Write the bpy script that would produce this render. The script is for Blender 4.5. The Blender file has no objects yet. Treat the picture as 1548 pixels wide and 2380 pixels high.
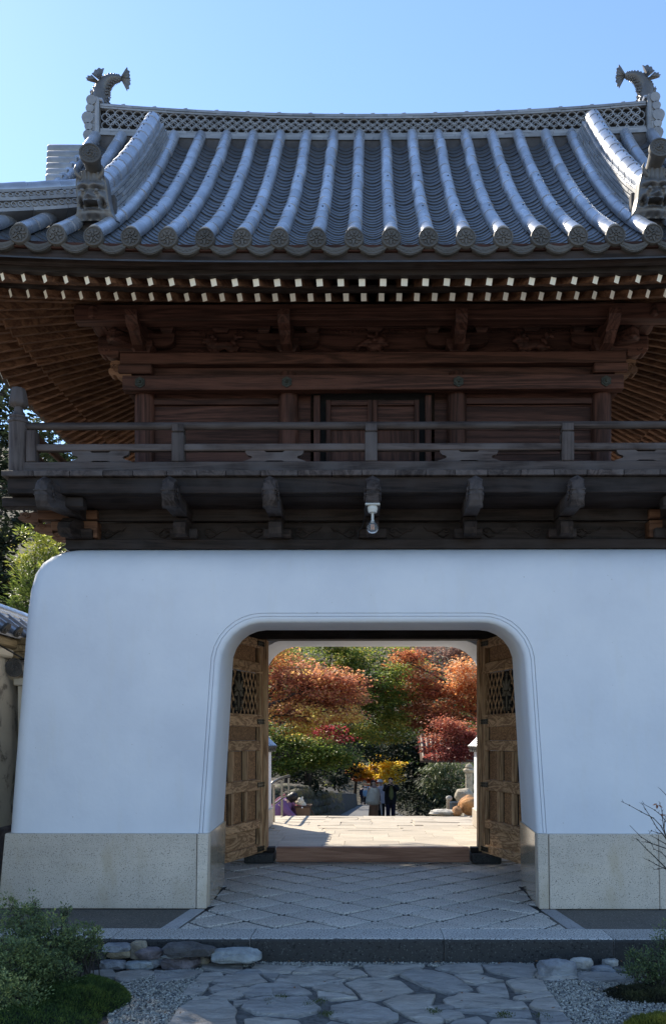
import bpy, bmesh, math, random
from math import sin, cos, pi, radians, sqrt, atan2, exp
from mathutils import Vector, Matrix, noise

random.seed(7)
SC = bpy.context.scene
COL = SC.collection

# ------------------------------------------------------------------ camera, sky, sun, exposure
cam = bpy.data.cameras.new('camera')
cam.sensor_fit = 'HORIZONTAL'
cam.sensor_width = 36.0
cam.lens = 2000.0 / 1548.0 * 36.0
cam.shift_x = -0.0504
cam.shift_y = 0.3424
cam.clip_start = 0.05
cam.clip_end = 3000
cam_o = bpy.data.objects.new('camera', cam)
cam_o.location = (0, 0, 1.45)
cam_o.rotation_euler = (radians(90), 0, radians(0.4))
COL.objects.link(cam_o)
SC.camera = cam_o

SUN_EL, SUN_AZ = radians(40.5), radians(38)          # azimuth measured from straight behind the gate towards the left
world = bpy.data.worlds.new('World')
SC.world = world
world.use_nodes = True
wn = world.node_tree
bg = wn.nodes['Background']
sky = wn.nodes.new('ShaderNodeTexSky')
sky.sky_type = 'NISHITA'
sky.sun_disc = False
sky.sun_elevation = SUN_EL
sky.sun_rotation = -SUN_AZ
sky.altitude = 100
sky.air_density = 1.0
sky.dust_density = 0.07
sky.ozone_density = 3.6
wn.links.new(sky.outputs[0], bg.inputs[0])
bg.inputs[1].default_value = 0.13
sun = bpy.data.lights.new('sun', 'SUN')
sun.energy = 4.4
sun.angle = radians(0.5)
sun.color = (1.0, 0.90, 0.74)
sun_o = bpy.data.objects.new('sun', sun)
sd = Vector((-sin(SUN_AZ) * cos(SUN_EL), cos(SUN_AZ) * cos(SUN_EL), sin(SUN_EL)))
sun_o.rotation_euler = sd.to_track_quat('Z', 'Y').to_euler()
sun_o.location = sd * 60
COL.objects.link(sun_o)
SC.view_settings.view_transform = 'Standard'
SC.view_settings.look = 'None'
SC.view_settings.gamma = 1
SC.view_settings.use_curve_mapping = False
SC.view_settings.exposure = 1.12
SC.render.engine = 'CYCLES'
SC.cycles.max_bounces = 8
SC.cycles.diffuse_bounces = 5
SC.cycles.transparent_max_bounces = 8

# ------------------------------------------------------------------ helpers
def at(px, py, Y):
    """point of the place seen at (px, py) of the 1548-wide photo, Y metres away"""
    return Vector(((px - 866) * Y / 2000.0, Y, 1.45 + (1720 - py) * Y / 2000.0))

def on_ground(px, py, z):
    Y = (1.45 - z) * 2000.0 / (py - 1720)
    return Vector(((px - 866) * Y / 2000.0, Y, z))

WLOC = {}
class MB:
    def __init__(s):
        s.v = []; s.f = []; s.m = []; s.sm = []
    def add(s, verts, faces, m=0, smooth=False):
        b = len(s.v)
        s.v += [tuple(p) for p in verts]
        for f in faces:
            s.f.append([i + b for i in f]); s.m.append(m); s.sm.append(smooth)
        return s
    def box(s, x0, x1, y0, y1, z0, z1, m=0):
        v = [(x0,y0,z0),(x1,y0,z0),(x1,y1,z0),(x0,y1,z0),(x0,y0,z1),(x1,y0,z1),(x1,y1,z1),(x0,y1,z1)]
        return s.add(v, [(0,3,2,1),(4,5,6,7),(0,1,5,4),(1,2,6,5),(2,3,7,6),(3,0,4,7)], m)
    def beam(s, a, b, w, h, m=0, mend=None, up=(0,0,1)):
        """box bar from a to b; w across, h high; mend = material of its two end faces"""
        a = Vector(a); b = Vector(b); d = (b - a).normalized()
        r = d.cross(Vector(up)).normalized(); u = r.cross(d)
        v = []
        for p in (a, b):
            for i, j in ((-1,-1),(1,-1),(1,1),(-1,1)):
                v.append(p + r * (i * w / 2) + u * (j * h / 2))
        k = len(s.f)
        s.add(v, [(0,1,5,4),(1,2,6,5),(2,3,7,6),(3,0,4,7)], m)
        s.add(v, [(0,3,2,1),(4,5,6,7)], m if mend is None else mend)
        return s
    def tube(s, pts, rad, n=10, m=0, cap=True, smooth=True, flat=1.0):
        pts = [Vector(p) for p in pts]
        if not hasattr(rad, '__len__'): rad = [rad] * len(pts)
        rings = []; ref = None
        for i, p in enumerate(pts):
            d = (pts[min(i+1, len(pts)-1)] - pts[max(i-1, 0)])
            if d.length < 1e-9: d = Vector((0,0,1))
            d.normalize()
            if ref is None:
                ref = Vector((0,0,1)) if abs(d.z) < .9 else Vector((1,0,0))
            r = d.cross(ref)
            if r.length < 1e-6: r = d.orthogonal()
            r.normalize(); u = r.cross(d); ref = u
            rings.append([p + r * (cos(2*pi*k/n) * rad[i]) + u * (sin(2*pi*k/n) * rad[i] * flat) for k in range(n)])
        v = [q for ring in rings for q in ring]; f = []
        for i in range(len(pts)-1):
            for k in range(n):
                f.append((i*n+k, i*n+(k+1)%n, (i+1)*n+(k+1)%n, (i+1)*n+k))
        s.add(v, f, m, smooth)
        if cap:
            s.add(rings[0], [tuple(reversed(range(n)))], m); s.add(rings[-1], [tuple(range(n))], m)
        return s
    def lathe(s, prof, c=(0,0,0), n=16, m=0, smooth=True, axis='z', cap=True):
        """prof = [(r, h)]"""
        c = Vector(c); v = []
        for r, h in prof:
            for k in range(n):
                a = 2*pi*k/n
                if axis == 'z': v.append(c + Vector((r*cos(a), r*sin(a), h)))
                elif axis == 'y': v.append(c + Vector((r*cos(a), h, r*sin(a))))
                else: v.append(c + Vector((h, r*cos(a), r*sin(a))))
        f = []
        for i in range(len(prof)-1):
            for k in range(n):
                q = (i*n+k, i*n+(k+1)%n, (i+1)*n+(k+1)%n, (i+1)*n+k)
                f.append(q if axis != 'y' else tuple(reversed(q)))
        s.add(v, f, m, smooth)
        if cap:
            s.add(v[:n], [tuple(reversed(range(n)))], m); s.add(v[-n:], [tuple(range(n))], m)
        return s
    def prism(s, poly, frame, depth, m=0, smooth=False):
        """poly 2D (a,b) outline, counter-clockwise; frame(a,b,t) -> point, t from 0 to depth"""
        n = len(poly)
        lo = [frame(a, b, 0) for a, b in poly]; hi = [frame(a, b, depth) for a, b in poly]
        s.add(lo + hi, [tuple(reversed(range(n))), tuple(range(n, 2*n))], m)
        s.add(lo + hi, [(i, (i+1)%n, n+(i+1)%n, n+i) for i in range(n)], m, smooth)
        return s
    def ell(s, c, r, m=0, nu=10, nv=7, rot=None):
        c = Vector(c); v = []; f = []
        for j in range(nv+1):
            t = pi*j/nv
            for k in range(nu):
                a = 2*pi*k/nu
                p = Vector((r[0]*sin(t)*cos(a), r[1]*sin(t)*sin(a), -r[2]*cos(t)))
                if rot is not None: p = rot @ p
                v.append(c + p)
        for j in range(nv):
            for k in range(nu):
                f.append((j*nu+k, j*nu+(k+1)%nu, (j+1)*nu+(k+1)%nu, (j+1)*nu+k))
        return s.add(v, f, m, True)
    def grid(s, rows, m=0, smooth=True, flip=False):
        nr = len(rows); nc = len(rows[0])
        v = [p for r in rows for p in r]; f = []
        for i in range(nr-1):
            for j in range(nc-1):
                q = (i*nc+j, i*nc+j+1, (i+1)*nc+j+1, (i+1)*nc+j)
                f.append(tuple(reversed(q)) if flip else q)
        return s.add(v, f, m, smooth)
    def mesh(s, name, mats, bevel=0, sharp=None, merge=False, center=True, recalc=False, remesh=0):
        c = Vector((0,0,0))
        if center and s.v:
            lo = [min(p[i] for p in s.v) for i in range(3)]; hi = [max(p[i] for p in s.v) for i in range(3)]
            c = Vector([(lo[i]+hi[i])/2 for i in range(3)])
        me = bpy.data.meshes.new(name)
        me.from_pydata([(p[0]-c.x, p[1]-c.y, p[2]-c.z) for p in s.v], [], s.f)
        me.polygons.foreach_set('material_index', s.m)
        me.polygons.foreach_set('use_smooth', s.sm)
        if not isinstance(mats, (list, tuple)): mats = [mats]
        for m in mats: me.materials.append(m)
        if bevel or merge or recalc:
            bm = bmesh.new(); bm.from_mesh(me)
            if merge or bevel or recalc: bmesh.ops.remove_doubles(bm, verts=bm.verts, dist=1e-5)
            if recalc: bmesh.ops.recalc_face_normals(bm, faces=bm.faces)
            if bevel:
                ed = [e for e in bm.edges if len(e.link_faces) == 2 and e.calc_face_angle(0) > .6]
                bmesh.ops.bevel(bm, geom=ed, offset=bevel, segments=1, affect='EDGES', clamp_overlap=True)
            bm.to_mesh(me); bm.free()
        if remesh:
            o = bpy.data.objects.new('tmp', me); COL.objects.link(o)
            md = o.modifiers.new('r', 'REMESH'); md.mode = 'VOXEL'; md.voxel_size = remesh; md.use_smooth_shade = True
            s2 = o.modifiers.new('s', 'SMOOTH'); s2.iterations = 2; s2.factor = .5
            dg = bpy.context.evaluated_depsgraph_get()
            m2 = bpy.data.meshes.new_from_object(o.evaluated_get(dg))
            bpy.data.objects.remove(o); me = m2; me.name = name
            me.materials.clear()
            for m in mats: me.materials.append(m)
        if sharp is not None: me.set_sharp_from_angle(angle=radians(sharp))
        me.update()
        return me, c
    def build(s, name, mats, parent=None, **k):
        me, c = s.mesh(name, mats, **k)
        return put(name, me, c, parent)

def put(name, me, loc, parent=None, rot=None, scale=None):
    o = bpy.data.objects.new(name, me)
    COL.objects.link(o)
    loc = Vector(loc); WLOC[o.name] = loc
    if parent is not None:
        o.parent = parent; o.location = loc - WLOC[parent.name]
    else: o.location = loc
    if rot is not None: o.rotation_euler = rot
    if scale is not None: o.scale = scale
    return o

def empty(name, loc, parent=None):
    return put(name, None, loc, parent)

def tag(o, label=None, cat=None, group=None, kind=None):
    if label: o['label'] = label
    if cat: o['category'] = cat
    if group: o['group'] = group
    if kind: o['kind'] = kind
    return o

def thing(name, loc, label, cat, group=None):
    return tag(empty(name, loc), label, cat, group)

def lerp(a, b, t): return a + (b - a) * t
def interp(tab, x):
    if x <= tab[0][0]: return tab[0][1]
    for (a, va), (b, vb) in zip(tab, tab[1:]):
        if x <= b: return va + (vb - va) * (x - a) / (b - a)
    return tab[-1][1]

def skinned(edges_pts, edges, radii, root=0, sub=2, mats=None, name='body'):
    me = bpy.data.meshes.new(name)
    me.from_pydata([tuple(p) for p in edges_pts], edges, [])
    o = bpy.data.objects.new('tmp', me); COL.objects.link(o)
    o.modifiers.new('skin', 'SKIN')
    sk = me.skin_vertices[0].data
    for i, r in enumerate(radii):
        sk[i].radius = (r, r) if not hasattr(r, '__len__') else r
        sk[i].use_root = (i == root)
    if sub:
        ss = o.modifiers.new('sub', 'SUBSURF'); ss.levels = sub; ss.render_levels = sub
    dg = bpy.context.evaluated_depsgraph_get()
    m2 = bpy.data.meshes.new_from_object(o.evaluated_get(dg))
    bpy.data.objects.remove(o)
    m2.name = name; m2.materials.clear()
    for m in (mats if isinstance(mats, (list, tuple)) else [mats]): m2.materials.append(m)
    m2.polygons.foreach_set('use_smooth', [True] * len(m2.polygons))
    return m2

# ------------------------------------------------------------------ materials
class NT:
    def __init__(s, name):
        s.mat = bpy.data.materials.new(name); s.mat.use_nodes = True
        s.t = s.mat.node_tree; s.b = s.t.nodes['Principled BSDF']
        s.co = s.t.nodes.new('ShaderNodeTexCoord')
    def n(s, typ, **k):
        nd = s.t.nodes.new(typ)
        for a, v in k.items(): setattr(nd, a, v)
        return nd
    def l(s, a, b): s.t.links.new(a, b)
    def coord(s, scale=(1,1,1), rot=(0,0,0), src='Object', rnd=True):
        mp = s.n('ShaderNodeMapping'); mp.inputs['Scale'].default_value = scale; mp.inputs['Rotation'].default_value = rot
        if rnd and src == 'Object':
            oi = s.n('ShaderNodeObjectInfo'); mu = s.n('ShaderNodeMath', operation='MULTIPLY'); mu.inputs[1].default_value = 37.0
            s.l(oi.outputs['Random'], mu.inputs[0])
            ad = s.n('ShaderNodeVectorMath', operation='ADD')
            s.l(s.co.outputs[src], ad.inputs[0]); s.l(mu.outputs[0], ad.inputs[1]); s.l(ad.outputs[0], mp.inputs[0])
        else: s.l(s.co.outputs[src], mp.inputs[0])
        return mp.outputs[0]
    def noise(s, co, scale=5, detail=4, rough=.55, dist=0):
        nd = s.n('ShaderNodeTexNoise'); nd.inputs['Scale'].default_value = scale; nd.inputs['Detail'].default_value = detail
        nd.inputs['Roughness'].default_value = rough; nd.inputs['Distortion'].default_value = dist
        s.l(co, nd.inputs['Vector']); return nd.outputs['Fac']
    def ramp(s, fac, stops):
        r = s.n('ShaderNodeValToRGB'); e = r.color_ramp.elements
        while len(e) < len(stops): e.new(.5)
        for i, (p, c) in enumerate(stops):
            e[i].position = p; e[i].color = (c[0], c[1], c[2], 1) if hasattr(c, '__len__') else (c, c, c, 1)
        s.l(fac, r.inputs[0]); return r.outputs[0]
    def mix(s, fac, a, b, mode='MIX'):
        m = s.n('ShaderNodeMix', data_type='RGBA', blend_type=mode)
        for sock, v in ((m.inputs[0], fac), (m.inputs[6], a), (m.inputs[7], b)):
            if isinstance(v, (int, float)): sock.default_value = v
            elif isinstance(v, tuple): sock.default_value = (*v, 1)
            else: s.l(v, sock)
        return m.outputs[2]
    def rnd(s, a, b):
        oi = s.n('ShaderNodeObjectInfo'); return s.ramp(oi.outputs['Random'], [(0, a), (1, b)])
    def col(s, c): s.l(c, s.b.inputs['Base Color'])
    def bump(s, h, strength=.3, dist=.01):
        b = s.n('ShaderNodeBump'); b.inputs['Strength'].default_value = strength; b.inputs['Distance'].default_value = dist
        s.l(h, b.inputs['Height']); s.l(b.outputs[0], s.b.inputs['Normal'])
    def rough(s, v):
        if isinstance(v, (int, float)): s.b.inputs['Roughness'].default_value = v
        else: s.l(v, s.b.inputs['Roughness'])
    def spec(s, v): s.b.inputs['Specular IOR Level'].default_value = v

def mul3(c, k): return (c[0]*k, c[1]*k, c[2]*k)

def plain(name, c, rough=.6, var=.25, scale=6, bump=.15, spec=.4, metal=0, obj=.15):
    m = NT(name); co = m.coord()
    f = m.noise(co, scale, 5)
    base = m.ramp(f, [(.3, mul3(c, 1-var)), (.7, mul3(c, 1+var))])
    if obj: base = m.mix(1, base, m.rnd((1-obj,)*3, (1+obj,)*3), 'MULTIPLY')
    m.col(base); m.rough(rough); m.spec(spec); m.b.inputs['Metallic'].default_value = metal
    if bump: m.bump(m.noise(co, scale*6, 4), bump, .01)
    return m.mat

def wood(name, dark, light, axis='x', rough=.62, grain=1.0, obj=.25, bump=.25, grey=None):
    m = NT(name)
    ln = .06; sc = {'x': (ln,1,1), 'y': (1,ln,1), 'z': (1,1,ln)}[axis]
    co = m.coord(sc)
    big = m.noise(co, 5*grain, 3, .5, .8)
    wv = m.n('ShaderNodeMath', operation='MULTIPLY'); wv.inputs[1].default_value = 42.0; m.l(big, wv.inputs[0])
    sn = m.n('ShaderNodeMath', operation='SINE'); m.l(wv.outputs[0], sn.inputs[0])
    fine = m.noise(co, 90*grain, 3, .6)
    a = m.n('ShaderNodeMath', operation='MULTIPLY_ADD'); a.inputs[1].default_value = .22; m.l(sn.outputs[0], a.inputs[0]); m.l(fine, a.inputs[2])
    base = m.ramp(a.outputs[0], [(.2, dark), (.8, light)])
    if grey is not None:
        p = m.noise(m.coord(), 3.5, 4)
        base = m.mix(m.ramp(p, [(.42, 0), (.68, .75)]), base, grey)
    base = m.mix(1, base, m.rnd((1-obj,)*3, (1+obj,)*3), 'MULTIPLY')
    m.col(base); m.rough(rough); m.spec(.16); m.bump(a.outputs[0], bump, .004)
    return m.mat

def speckle(name, c, dark, light, scale=90, rough=.6, stain=None, bump=.2, spec=.4, amount=.36):
    m = NT(name); co = m.coord(rnd=False)
    n1 = m.noise(co, scale, 2, .5); n2 = m.noise(co, scale*1.7, 2, .5); n3 = m.noise(co, 2.2, 4, .6)
    base = m.ramp(n3, [(.3, mul3(c, .85)), (.7, mul3(c, 1.12))])
    base = m.mix(m.ramp(n1, [(amount-.02, 1), (amount+.045, 0)]), base, dark)
    base = m.mix(m.ramp(n2, [(.62, 0), (.68, .8)]), base, light)
    if stain is not None:
        ns = m.noise(m.coord((1.2,1.2,.5), rot=(0,.7,0), rnd=False), 2.0, 4, .6, .6)
        base = m.mix(m.ramp(ns, [(.50, 0), (.64, .55)]), base, stain)
    base = m.mix(1, base, m.rnd((.85,)*3, (1.1,)*3), 'MULTIPLY')
    m.col(base); m.rough(rough); m.spec(spec)
    if bump: m.bump(n1, bump, .004)
    return m.mat

def leafmat(name, stops, trans=.58, rough=.5):
    """leaf colour runs over the leaves' own random tint"""
    m = NT(name)
    at_ = m.n('ShaderNodeAttribute'); at_.attribute_name = 'tint'
    c = m.ramp(at_.outputs['Fac'], stops)
    m.col(c); m.rough(rough); m.spec(.35)
    tr = m.n('ShaderNodeBsdfTranslucent'); m.l(c, tr.inputs['Color'])
    mx = m.n('ShaderNodeMixShader'); mx.inputs[0].default_value = trans
    out = m.t.nodes['Material Output']
    m.l(m.b.outputs[0], mx.inputs[1]); m.l(tr.outputs[0], mx.inputs[2]); m.l(mx.outputs[0], out.inputs['Surface'])
    return m.mat

M = {}
def plaster():
    m = NT('white_plaster'); co = m.coord(rnd=False)
    a = m.noise(co, 1.1, 5, .6); b = m.noise(co, 14, 5, .6)
    base = m.ramp(a, [(.28, (.58,.60,.645)), (.5, (.64,.66,.70)), (.72, (.69,.705,.735))])
    s = m.noise(m.coord((2.5,2.5,.5), rnd=False), 2.5, 5, .65)
    base = m.mix(m.ramp(s, [(.54, 0), (.80, .32)]), base, (.60,.585,.54))
    sp = m.noise(co, 38, 2, .4)
    base = m.mix(m.ramp(sp, [(.205, .6), (.23, 0)]), base, (.32,.3,.27))
    m.col(base); m.rough(.75); m.spec(.25); mm = m.n('ShaderNodeMath', operation='MULTIPLY_ADD'); mm.inputs[1].default_value = 2.5; m.l(m.noise(co, 3.2, 3, .5), mm.inputs[0]); m.l(b, mm.inputs[2])
    m.bump(mm.outputs[0], .22, .012)
    return m.mat
M['plaster'] = plaster()
M['granite'] = speckle('speckled_granite', (.53,.465,.385), (.12,.105,.09), (.70,.64,.56), 130, .55, stain=(.42,.34,.23))
M['granite_polished'] = speckle('polished_granite', (.40,.335,.25), (.27,.22,.16), (.48,.42,.33), 95, .11, bump=0, spec=.7)
M['paving'] = speckle('paving_granite', (.54,.495,.43), (.085,.08,.072), (.78,.75,.70), 85, .6, bump=.12, amount=.41)
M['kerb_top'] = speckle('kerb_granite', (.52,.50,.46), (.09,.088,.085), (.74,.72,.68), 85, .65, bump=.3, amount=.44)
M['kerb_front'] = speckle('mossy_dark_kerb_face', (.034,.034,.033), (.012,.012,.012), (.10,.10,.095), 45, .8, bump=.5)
M['aggregate'] = speckle('washed_aggregate', (.12,.108,.09), (.04,.038,.035), (.36,.33,.28), 60, .8, bump=.5)
M['light_strip'] = speckle('pale_edging_granite', (.34,.34,.34), (.12,.12,.12), (.5,.5,.5), 90, .6, bump=.2)

def slate():
    m = NT('slate_flagstone'); co = m.coord((1.6,4.5,4))
    a = m.noise(co, 2.4, 7, .64, .8); b = m.noise(m.coord((2,7,7)), 9, 6, .65, .5)
    base = m.ramp(a, [(.28, (.25,.235,.215)), (.5, (.52,.485,.44)), (.72, (.70,.66,.60))])
    warm = m.noise(m.coord(), 1.6, 4)
    base = m.mix(m.ramp(warm, [(.52, 0), (.72, .6)]), base, (.46,.39,.33))
    base = m.mix(1, base, m.rnd((.82,.84,.88), (1.18,1.14,1.08)), 'MULTIPLY')
    m.col(base); m.rough(.62); m.spec(.4)
    mx = m.n('ShaderNodeMath', operation='ADD'); m.l(a, mx.inputs[0]); m.l(b, mx.inputs[1])
    m.bump(mx.outputs[0], 1.0, .05)
    return m.mat
M['slate'] = slate()
def rockm(name, c, lichen=None, k=.5):
    m = NT(name); co = m.coord()
    a = m.noise(co, 9, 8, .68, .5); b = m.noise(co, 4, 6, .6)
    base = m.ramp(a, [(.3, mul3(c, .45)), (.55, c), (.75, mul3(c, 1.4))])
    if lichen: base = m.mix(m.ramp(b, [(.5, 0), (.6, k)]), base, lichen)
    m.col(base); m.rough(.85); m.bump(a, 1, .06); return m.mat
M['rock_grey'] = rockm('grey_rock', (.26,.27,.29), (.42,.44,.45), .55)
M['rock_dark'] = rockm('dark_rock', (.11,.105,.105), (.38,.40,.40), .6)
M['rock_pale'] = rockm('pale_rock', (.36,.385,.385))
M['rock_tan'] = rockm('tan_rock', (.40,.345,.25), (.10,.09,.08), .5)
M['rock_purple'] = rockm('purplish_rock', (.20,.17,.175))
M['rock_white'] = rockm('white_rock', (.52,.50,.45), (.2,.19,.17), .5)
M['soil'] = plain('dark_soil', (.06,.05,.04), .95, .5, 20, .6)
M['mortar'] = plain('path_mortar', (.13,.125,.115), .9, .45, 30, .7)

def tilem(name, c, rough=.36, var=.25, obj=.20, metal=.25):
    m = NT(name); co = m.coord()
    a = m.noise(co, 7, 5, .6, .4); b = m.noise(co, 3, 3)
    base = m.ramp(a, [(.3, mul3(c, 1-var)), (.7, mul3(c, 1+var*.6))])
    base = m.mix(m.ramp(b, [(.60, 0), (.67, .35)]), base, mul3(c, .5))
    base = m.mix(1, base, m.rnd((1-obj,)*3, (1+obj,)*3), 'MULTIPLY')
    m.col(base); m.b.inputs['Metallic'].default_value = metal
    m.rough(m.ramp(b, [(.3, rough-.06), (.7, rough+.14)])); m.spec(.5); m.bump(m.noise(co, 40, 4), .12, .004)
    return m.mat
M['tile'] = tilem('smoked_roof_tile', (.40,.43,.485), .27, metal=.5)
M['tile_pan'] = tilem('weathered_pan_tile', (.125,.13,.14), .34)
M['tile_ridge'] = tilem('dark_ridge_tile', (.27,.275,.285), .36, metal=.2)
M['tile_dark'] = tilem('unglazed_disc_tile', (.075,.07,.064), .62, metal=.0)
M['tile_oni'] = tilem('demon_tile_clay', (.11,.11,.113), .38, metal=.15)
M['nail'] = plain('dark_nail_hole', (.015,.015,.018), .8, 0, bump=0)
M['ridge_plaster'] = plain('dark_ridge_mortar', (.085,.08,.08), .9, .3, 12, .3)
M['void'] = plain('black_recess', (.008,.008,.009), .9, 0, bump=0)

RD, RL = (.026,.012,.0095), (.082,.037,.028)
for ax in 'xyz': M['red_'+ax] = wood('red_brown_timber_'+ax, RD, RL, ax)
for ax in 'xyz': M['rafter_'+ax] = wood('rafter_timber_'+ax, (.065,.030,.018), (.165,.085,.05), ax)
for ax in 'xyz': M['grey_'+ax] = wood('weathered_dark_timber_'+ax, (.012,.0085,.007), (.040,.028,.024), ax, grey=(.043,.036,.035))
for ax in 'xyz': M['rail_'+ax] = wood('weathered_grey_rail_'+ax, (.030,.023,.022), (.085,.068,.064), ax, grey=(.09,.08,.08))
for ax in 'xyz': M['door_'+ax] = wood('zelkova_door_timber_'+ax, (.19,.10,.048), (.58,.365,.20), ax, grain=1.6, bump=.4, obj=.12)
M['door_panel'] = wood('burl_door_panel', (.13,.062,.028), (.38,.21,.10), 'x', grain=2.6, bump=.3, obj=.15)
M['threshold'] = wood('threshold_timber', (.24,.12,.078), (.40,.22,.145), 'x', obj=0, bump=.1)
M['white_end'] = plain('white_painted_end', (.74,.72,.64), .7, .07, 9, 0, obj=.05)
M['bronze'] = plain('dark_bronze_fitting', (.055,.05,.035), .45, .4, 20, .2, metal=.6)
M['verdigris'] = plain('verdigris_bolt_cap', (.035,.038,.032), .5, .4, 25, .2, metal=.4)
M['steel'] = plain('brushed_steel', (.26,.235,.20), .35, .1, 5, 0, metal=.8)
M['white_ceramic'] = plain('white_ceramic', (.45,.45,.42), .25, .03, 3, 0)
M['foil'] = plain('carved_crest_timber', (.10,.078,.05), .55, .3, 20, .2)
# ================================================================== THE GATE: white lower storey
YC = 9.8                         # depth of the ridge line; the building is symmetric about it
gate = thing('temple_gate', (0, YC, 0), 'two-storey temple gate with white plastered base, dark timber balcony and grey tiled roof', 'gate')
INS = [(0,0),(.64,.05),(1.3,.085),(2.0,.125),(2.55,.155),(2.80,.178),(2.93,.205),(3.03,.25),(3.10,.31),(3.155,.39),(3.185,.46),(3.20,.60)]
def inset(z): return interp(INS, z)
YF, HW = 7.38, 3.225               # front face and half width at the ground
CR = .13                         # rounding of the vertical corners

def facade(name, w0, wk, top, rad, back_depth, mirror, bo=.047, bt=.004):
    """one plastered face with its rounded doorway; mirror = the rear face"""
    mb = MB()
    fy = (lambda y: 2*YC - y) if mirror else (lambda y: y)
    def P(x, z, dy=0): return (x, fy(YF + inset(z) + dy), z)
    def loop(off, n1, n2, ot=None):
        """doorway outline grown by off; n1 points up each side, n2 along the top"""
        W = lambda z: w0 - wk*z + off
        r = rad - off*.5 if ot is not None else rad + off; tz = top + (off if ot is None else ot); wt = W(tz - r)
        left = []
        z0, z1 = .60, tz - r
        h = (pi/2) * r
        L1 = (z1 - z0) + h/2
        for i in range(n1):
            s = L1 * i/(n1-1)
            if s <= z1 - z0: left.append((-W(z0+s), z0+s))
            else:
                a = (s-(z1-z0))/r; left.append((-wt + r - r*cos(a), z1 + r*sin(a)))
        topp = []
        Lt = 2*(wt - r) + h
        for i in range(1, n2-1):
            s = Lt * i/(n2-1)
            if s < h/2:
                a = pi/4 + s/r; topp.append((-wt + r - r*cos(a), z1 + r*sin(a)))
            elif s > Lt - h/2:
                a = pi/4 + (Lt-s)/r; topp.append((wt - r + r*cos(a), z1 + r*sin(a)))
            else: topp.append((-wt + r + (s-h/2), tz))
        return left + topp + [(-x, z) for x, z in reversed(left)]
    n1, n2 = 20, 31
    RX, RZ = w0 + .34, top + .30
    zl = [lerp(.60, RZ, i/(n1-1)) for i in range(n1)]
    def ux(u, z): return u * (HW - inset(z)) / HW
    ulist = [lerp(-RX, RX, i/(n2-1)) for i in range(n2)]
    outer = [(ux(-RX, z), z) for z in zl] + [(ux(u, RZ), RZ) for u in ulist[1:-1]] + [(ux(RX, z), z) for z in reversed(zl)]
    rows = []
    def ring(off, dy, k=0, yabs=None, ot=None):
        lp = loop(off, n1, n2, ot); r = []
        for (x, z), (ox, oz) in zip(lp, outer):
            x2, z2 = lerp(x, ox, k), lerp(z, oz, k)
            p = P(x2, z2, dy)
            if yabs is not None: p = (p[0], fy(yabs), p[2])
            r.append(p)
        rows.append(r)
    B = .042
    ring(bo, 0, yabs=back_depth, ot=bt)
    ring(bo*.5, 0, yabs=lerp(back_depth, YF+.2, .5), ot=bt*.5)
    ring(0, B)
    for a in (30, 60): ring(B*(1-cos(radians(a))), B*(1-sin(radians(a))))
    ring(B, 0)
    ring(.050, 0); ring(.0535, .011); ring(.057, 0)
    ring(.079, 0); ring(.0825, .011); ring(.086, 0)
    for k in (.15, .4, .7, 1.0): ring(.10 if k < 1 else 0, 0, k)
    mb.grid(rows, 0, True, flip=mirror)
    # panels left, right and above, then the rounded corners and half of each flank
    zrows = zl + [z for z in (2.93, 2.98, 3.03, 3.07, 3.10, 3.13, 3.155, 3.17, 3.185, 3.195, 3.2) if z > RZ + .01]
    for sx in (-1, 1):
        g = []
        for z in zrows:
            xe = HW - inset(z); ye = YF + inset(z)
            r = []
            for i in range(7): r.append((sx*lerp(ux(RX, z), xe - CR, i/6), fy(ye), z))
            for a in (18, 36, 54, 72, 90):
                t = radians(a); r.append((sx*(xe - CR + CR*sin(t)), fy(ye + CR - CR*cos(t)), z))
            for i in range(1, 5): r.append((sx*xe, fy(lerp(ye + CR, YC, i/4)), z))
            g.append(r)
        mb.grid(g, 0, True, flip=(sx > 0) == mirror)
    ztop = [z for z in zrows if z >= RZ - 1e-6]
    mb.grid([[P(ux(u, z), z) for u in ulist] for z in ztop], 0, True, flip=mirror)
    # inner face of the thick wall and its soffit
    o = mb.build(name, M['plaster'], gate, merge=True, sharp=40)
    return o

facade('plaster_wall', 1.454, .058, 2.478, .37, 8.55, False, .065, .062)
facade('plaster_wall', 1.52, .01, 2.75, .46, 8.40, True)

for sx in (-1, 1):                               # passage walls, the thick walls' inner faces
    mb = MB()
    mb.add([(sx*1.85, 8.55, 0), (sx*1.85, 11.2, 0), (sx*1.85, 11.2, 3.1), (sx*1.85, 8.55, 3.1)], [(0,1,2,3)])
    mb.add([(sx*1.517, 8.548, 0), (sx*1.85, 8.548, 0), (sx*1.85, 8.548, 2.2), (sx*1.390, 8.548, 2.2)], [(0,1,2,3)])
    mb.add([(sx*1.56, 11.202, 0), (sx*1.85, 11.202, 0), (sx*1.85, 11.202, 2.3), (sx*1.54, 11.202, 2.3)], [(0,1,2,3)])
    mb.build('passage_wall', M['plaster'], gate, merge=True)
def arch_fill(y, w0, wk, top, rad, zt, xw):
    """face above and round the doorway on the passage side"""
    mb = MB(); lp = []
    tz = top; z1 = tz - rad; wt = w0 - wk*z1
    arc = [(-wt + rad - rad*cos(a), z1 + rad*sin(a)) for a in [i*pi/16 for i in range(9)]]
    pts = arc + [(-x, z) for x, z in reversed(arc)]
    up = [(lerp(-xw, xw, i/(len(pts)-1)), zt) for i in range(len(pts))]
    mb.grid([[(x, y, z) for x, z in pts], [(x, y, z) for x, z in up]], 0, False)
    for s in (-1, 1):
        mb.add([(s*(wt+.0), y, z1), (s*xw, y, z1), (s*xw, y, zt)], [(0,1,2)])
    return mb
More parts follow.
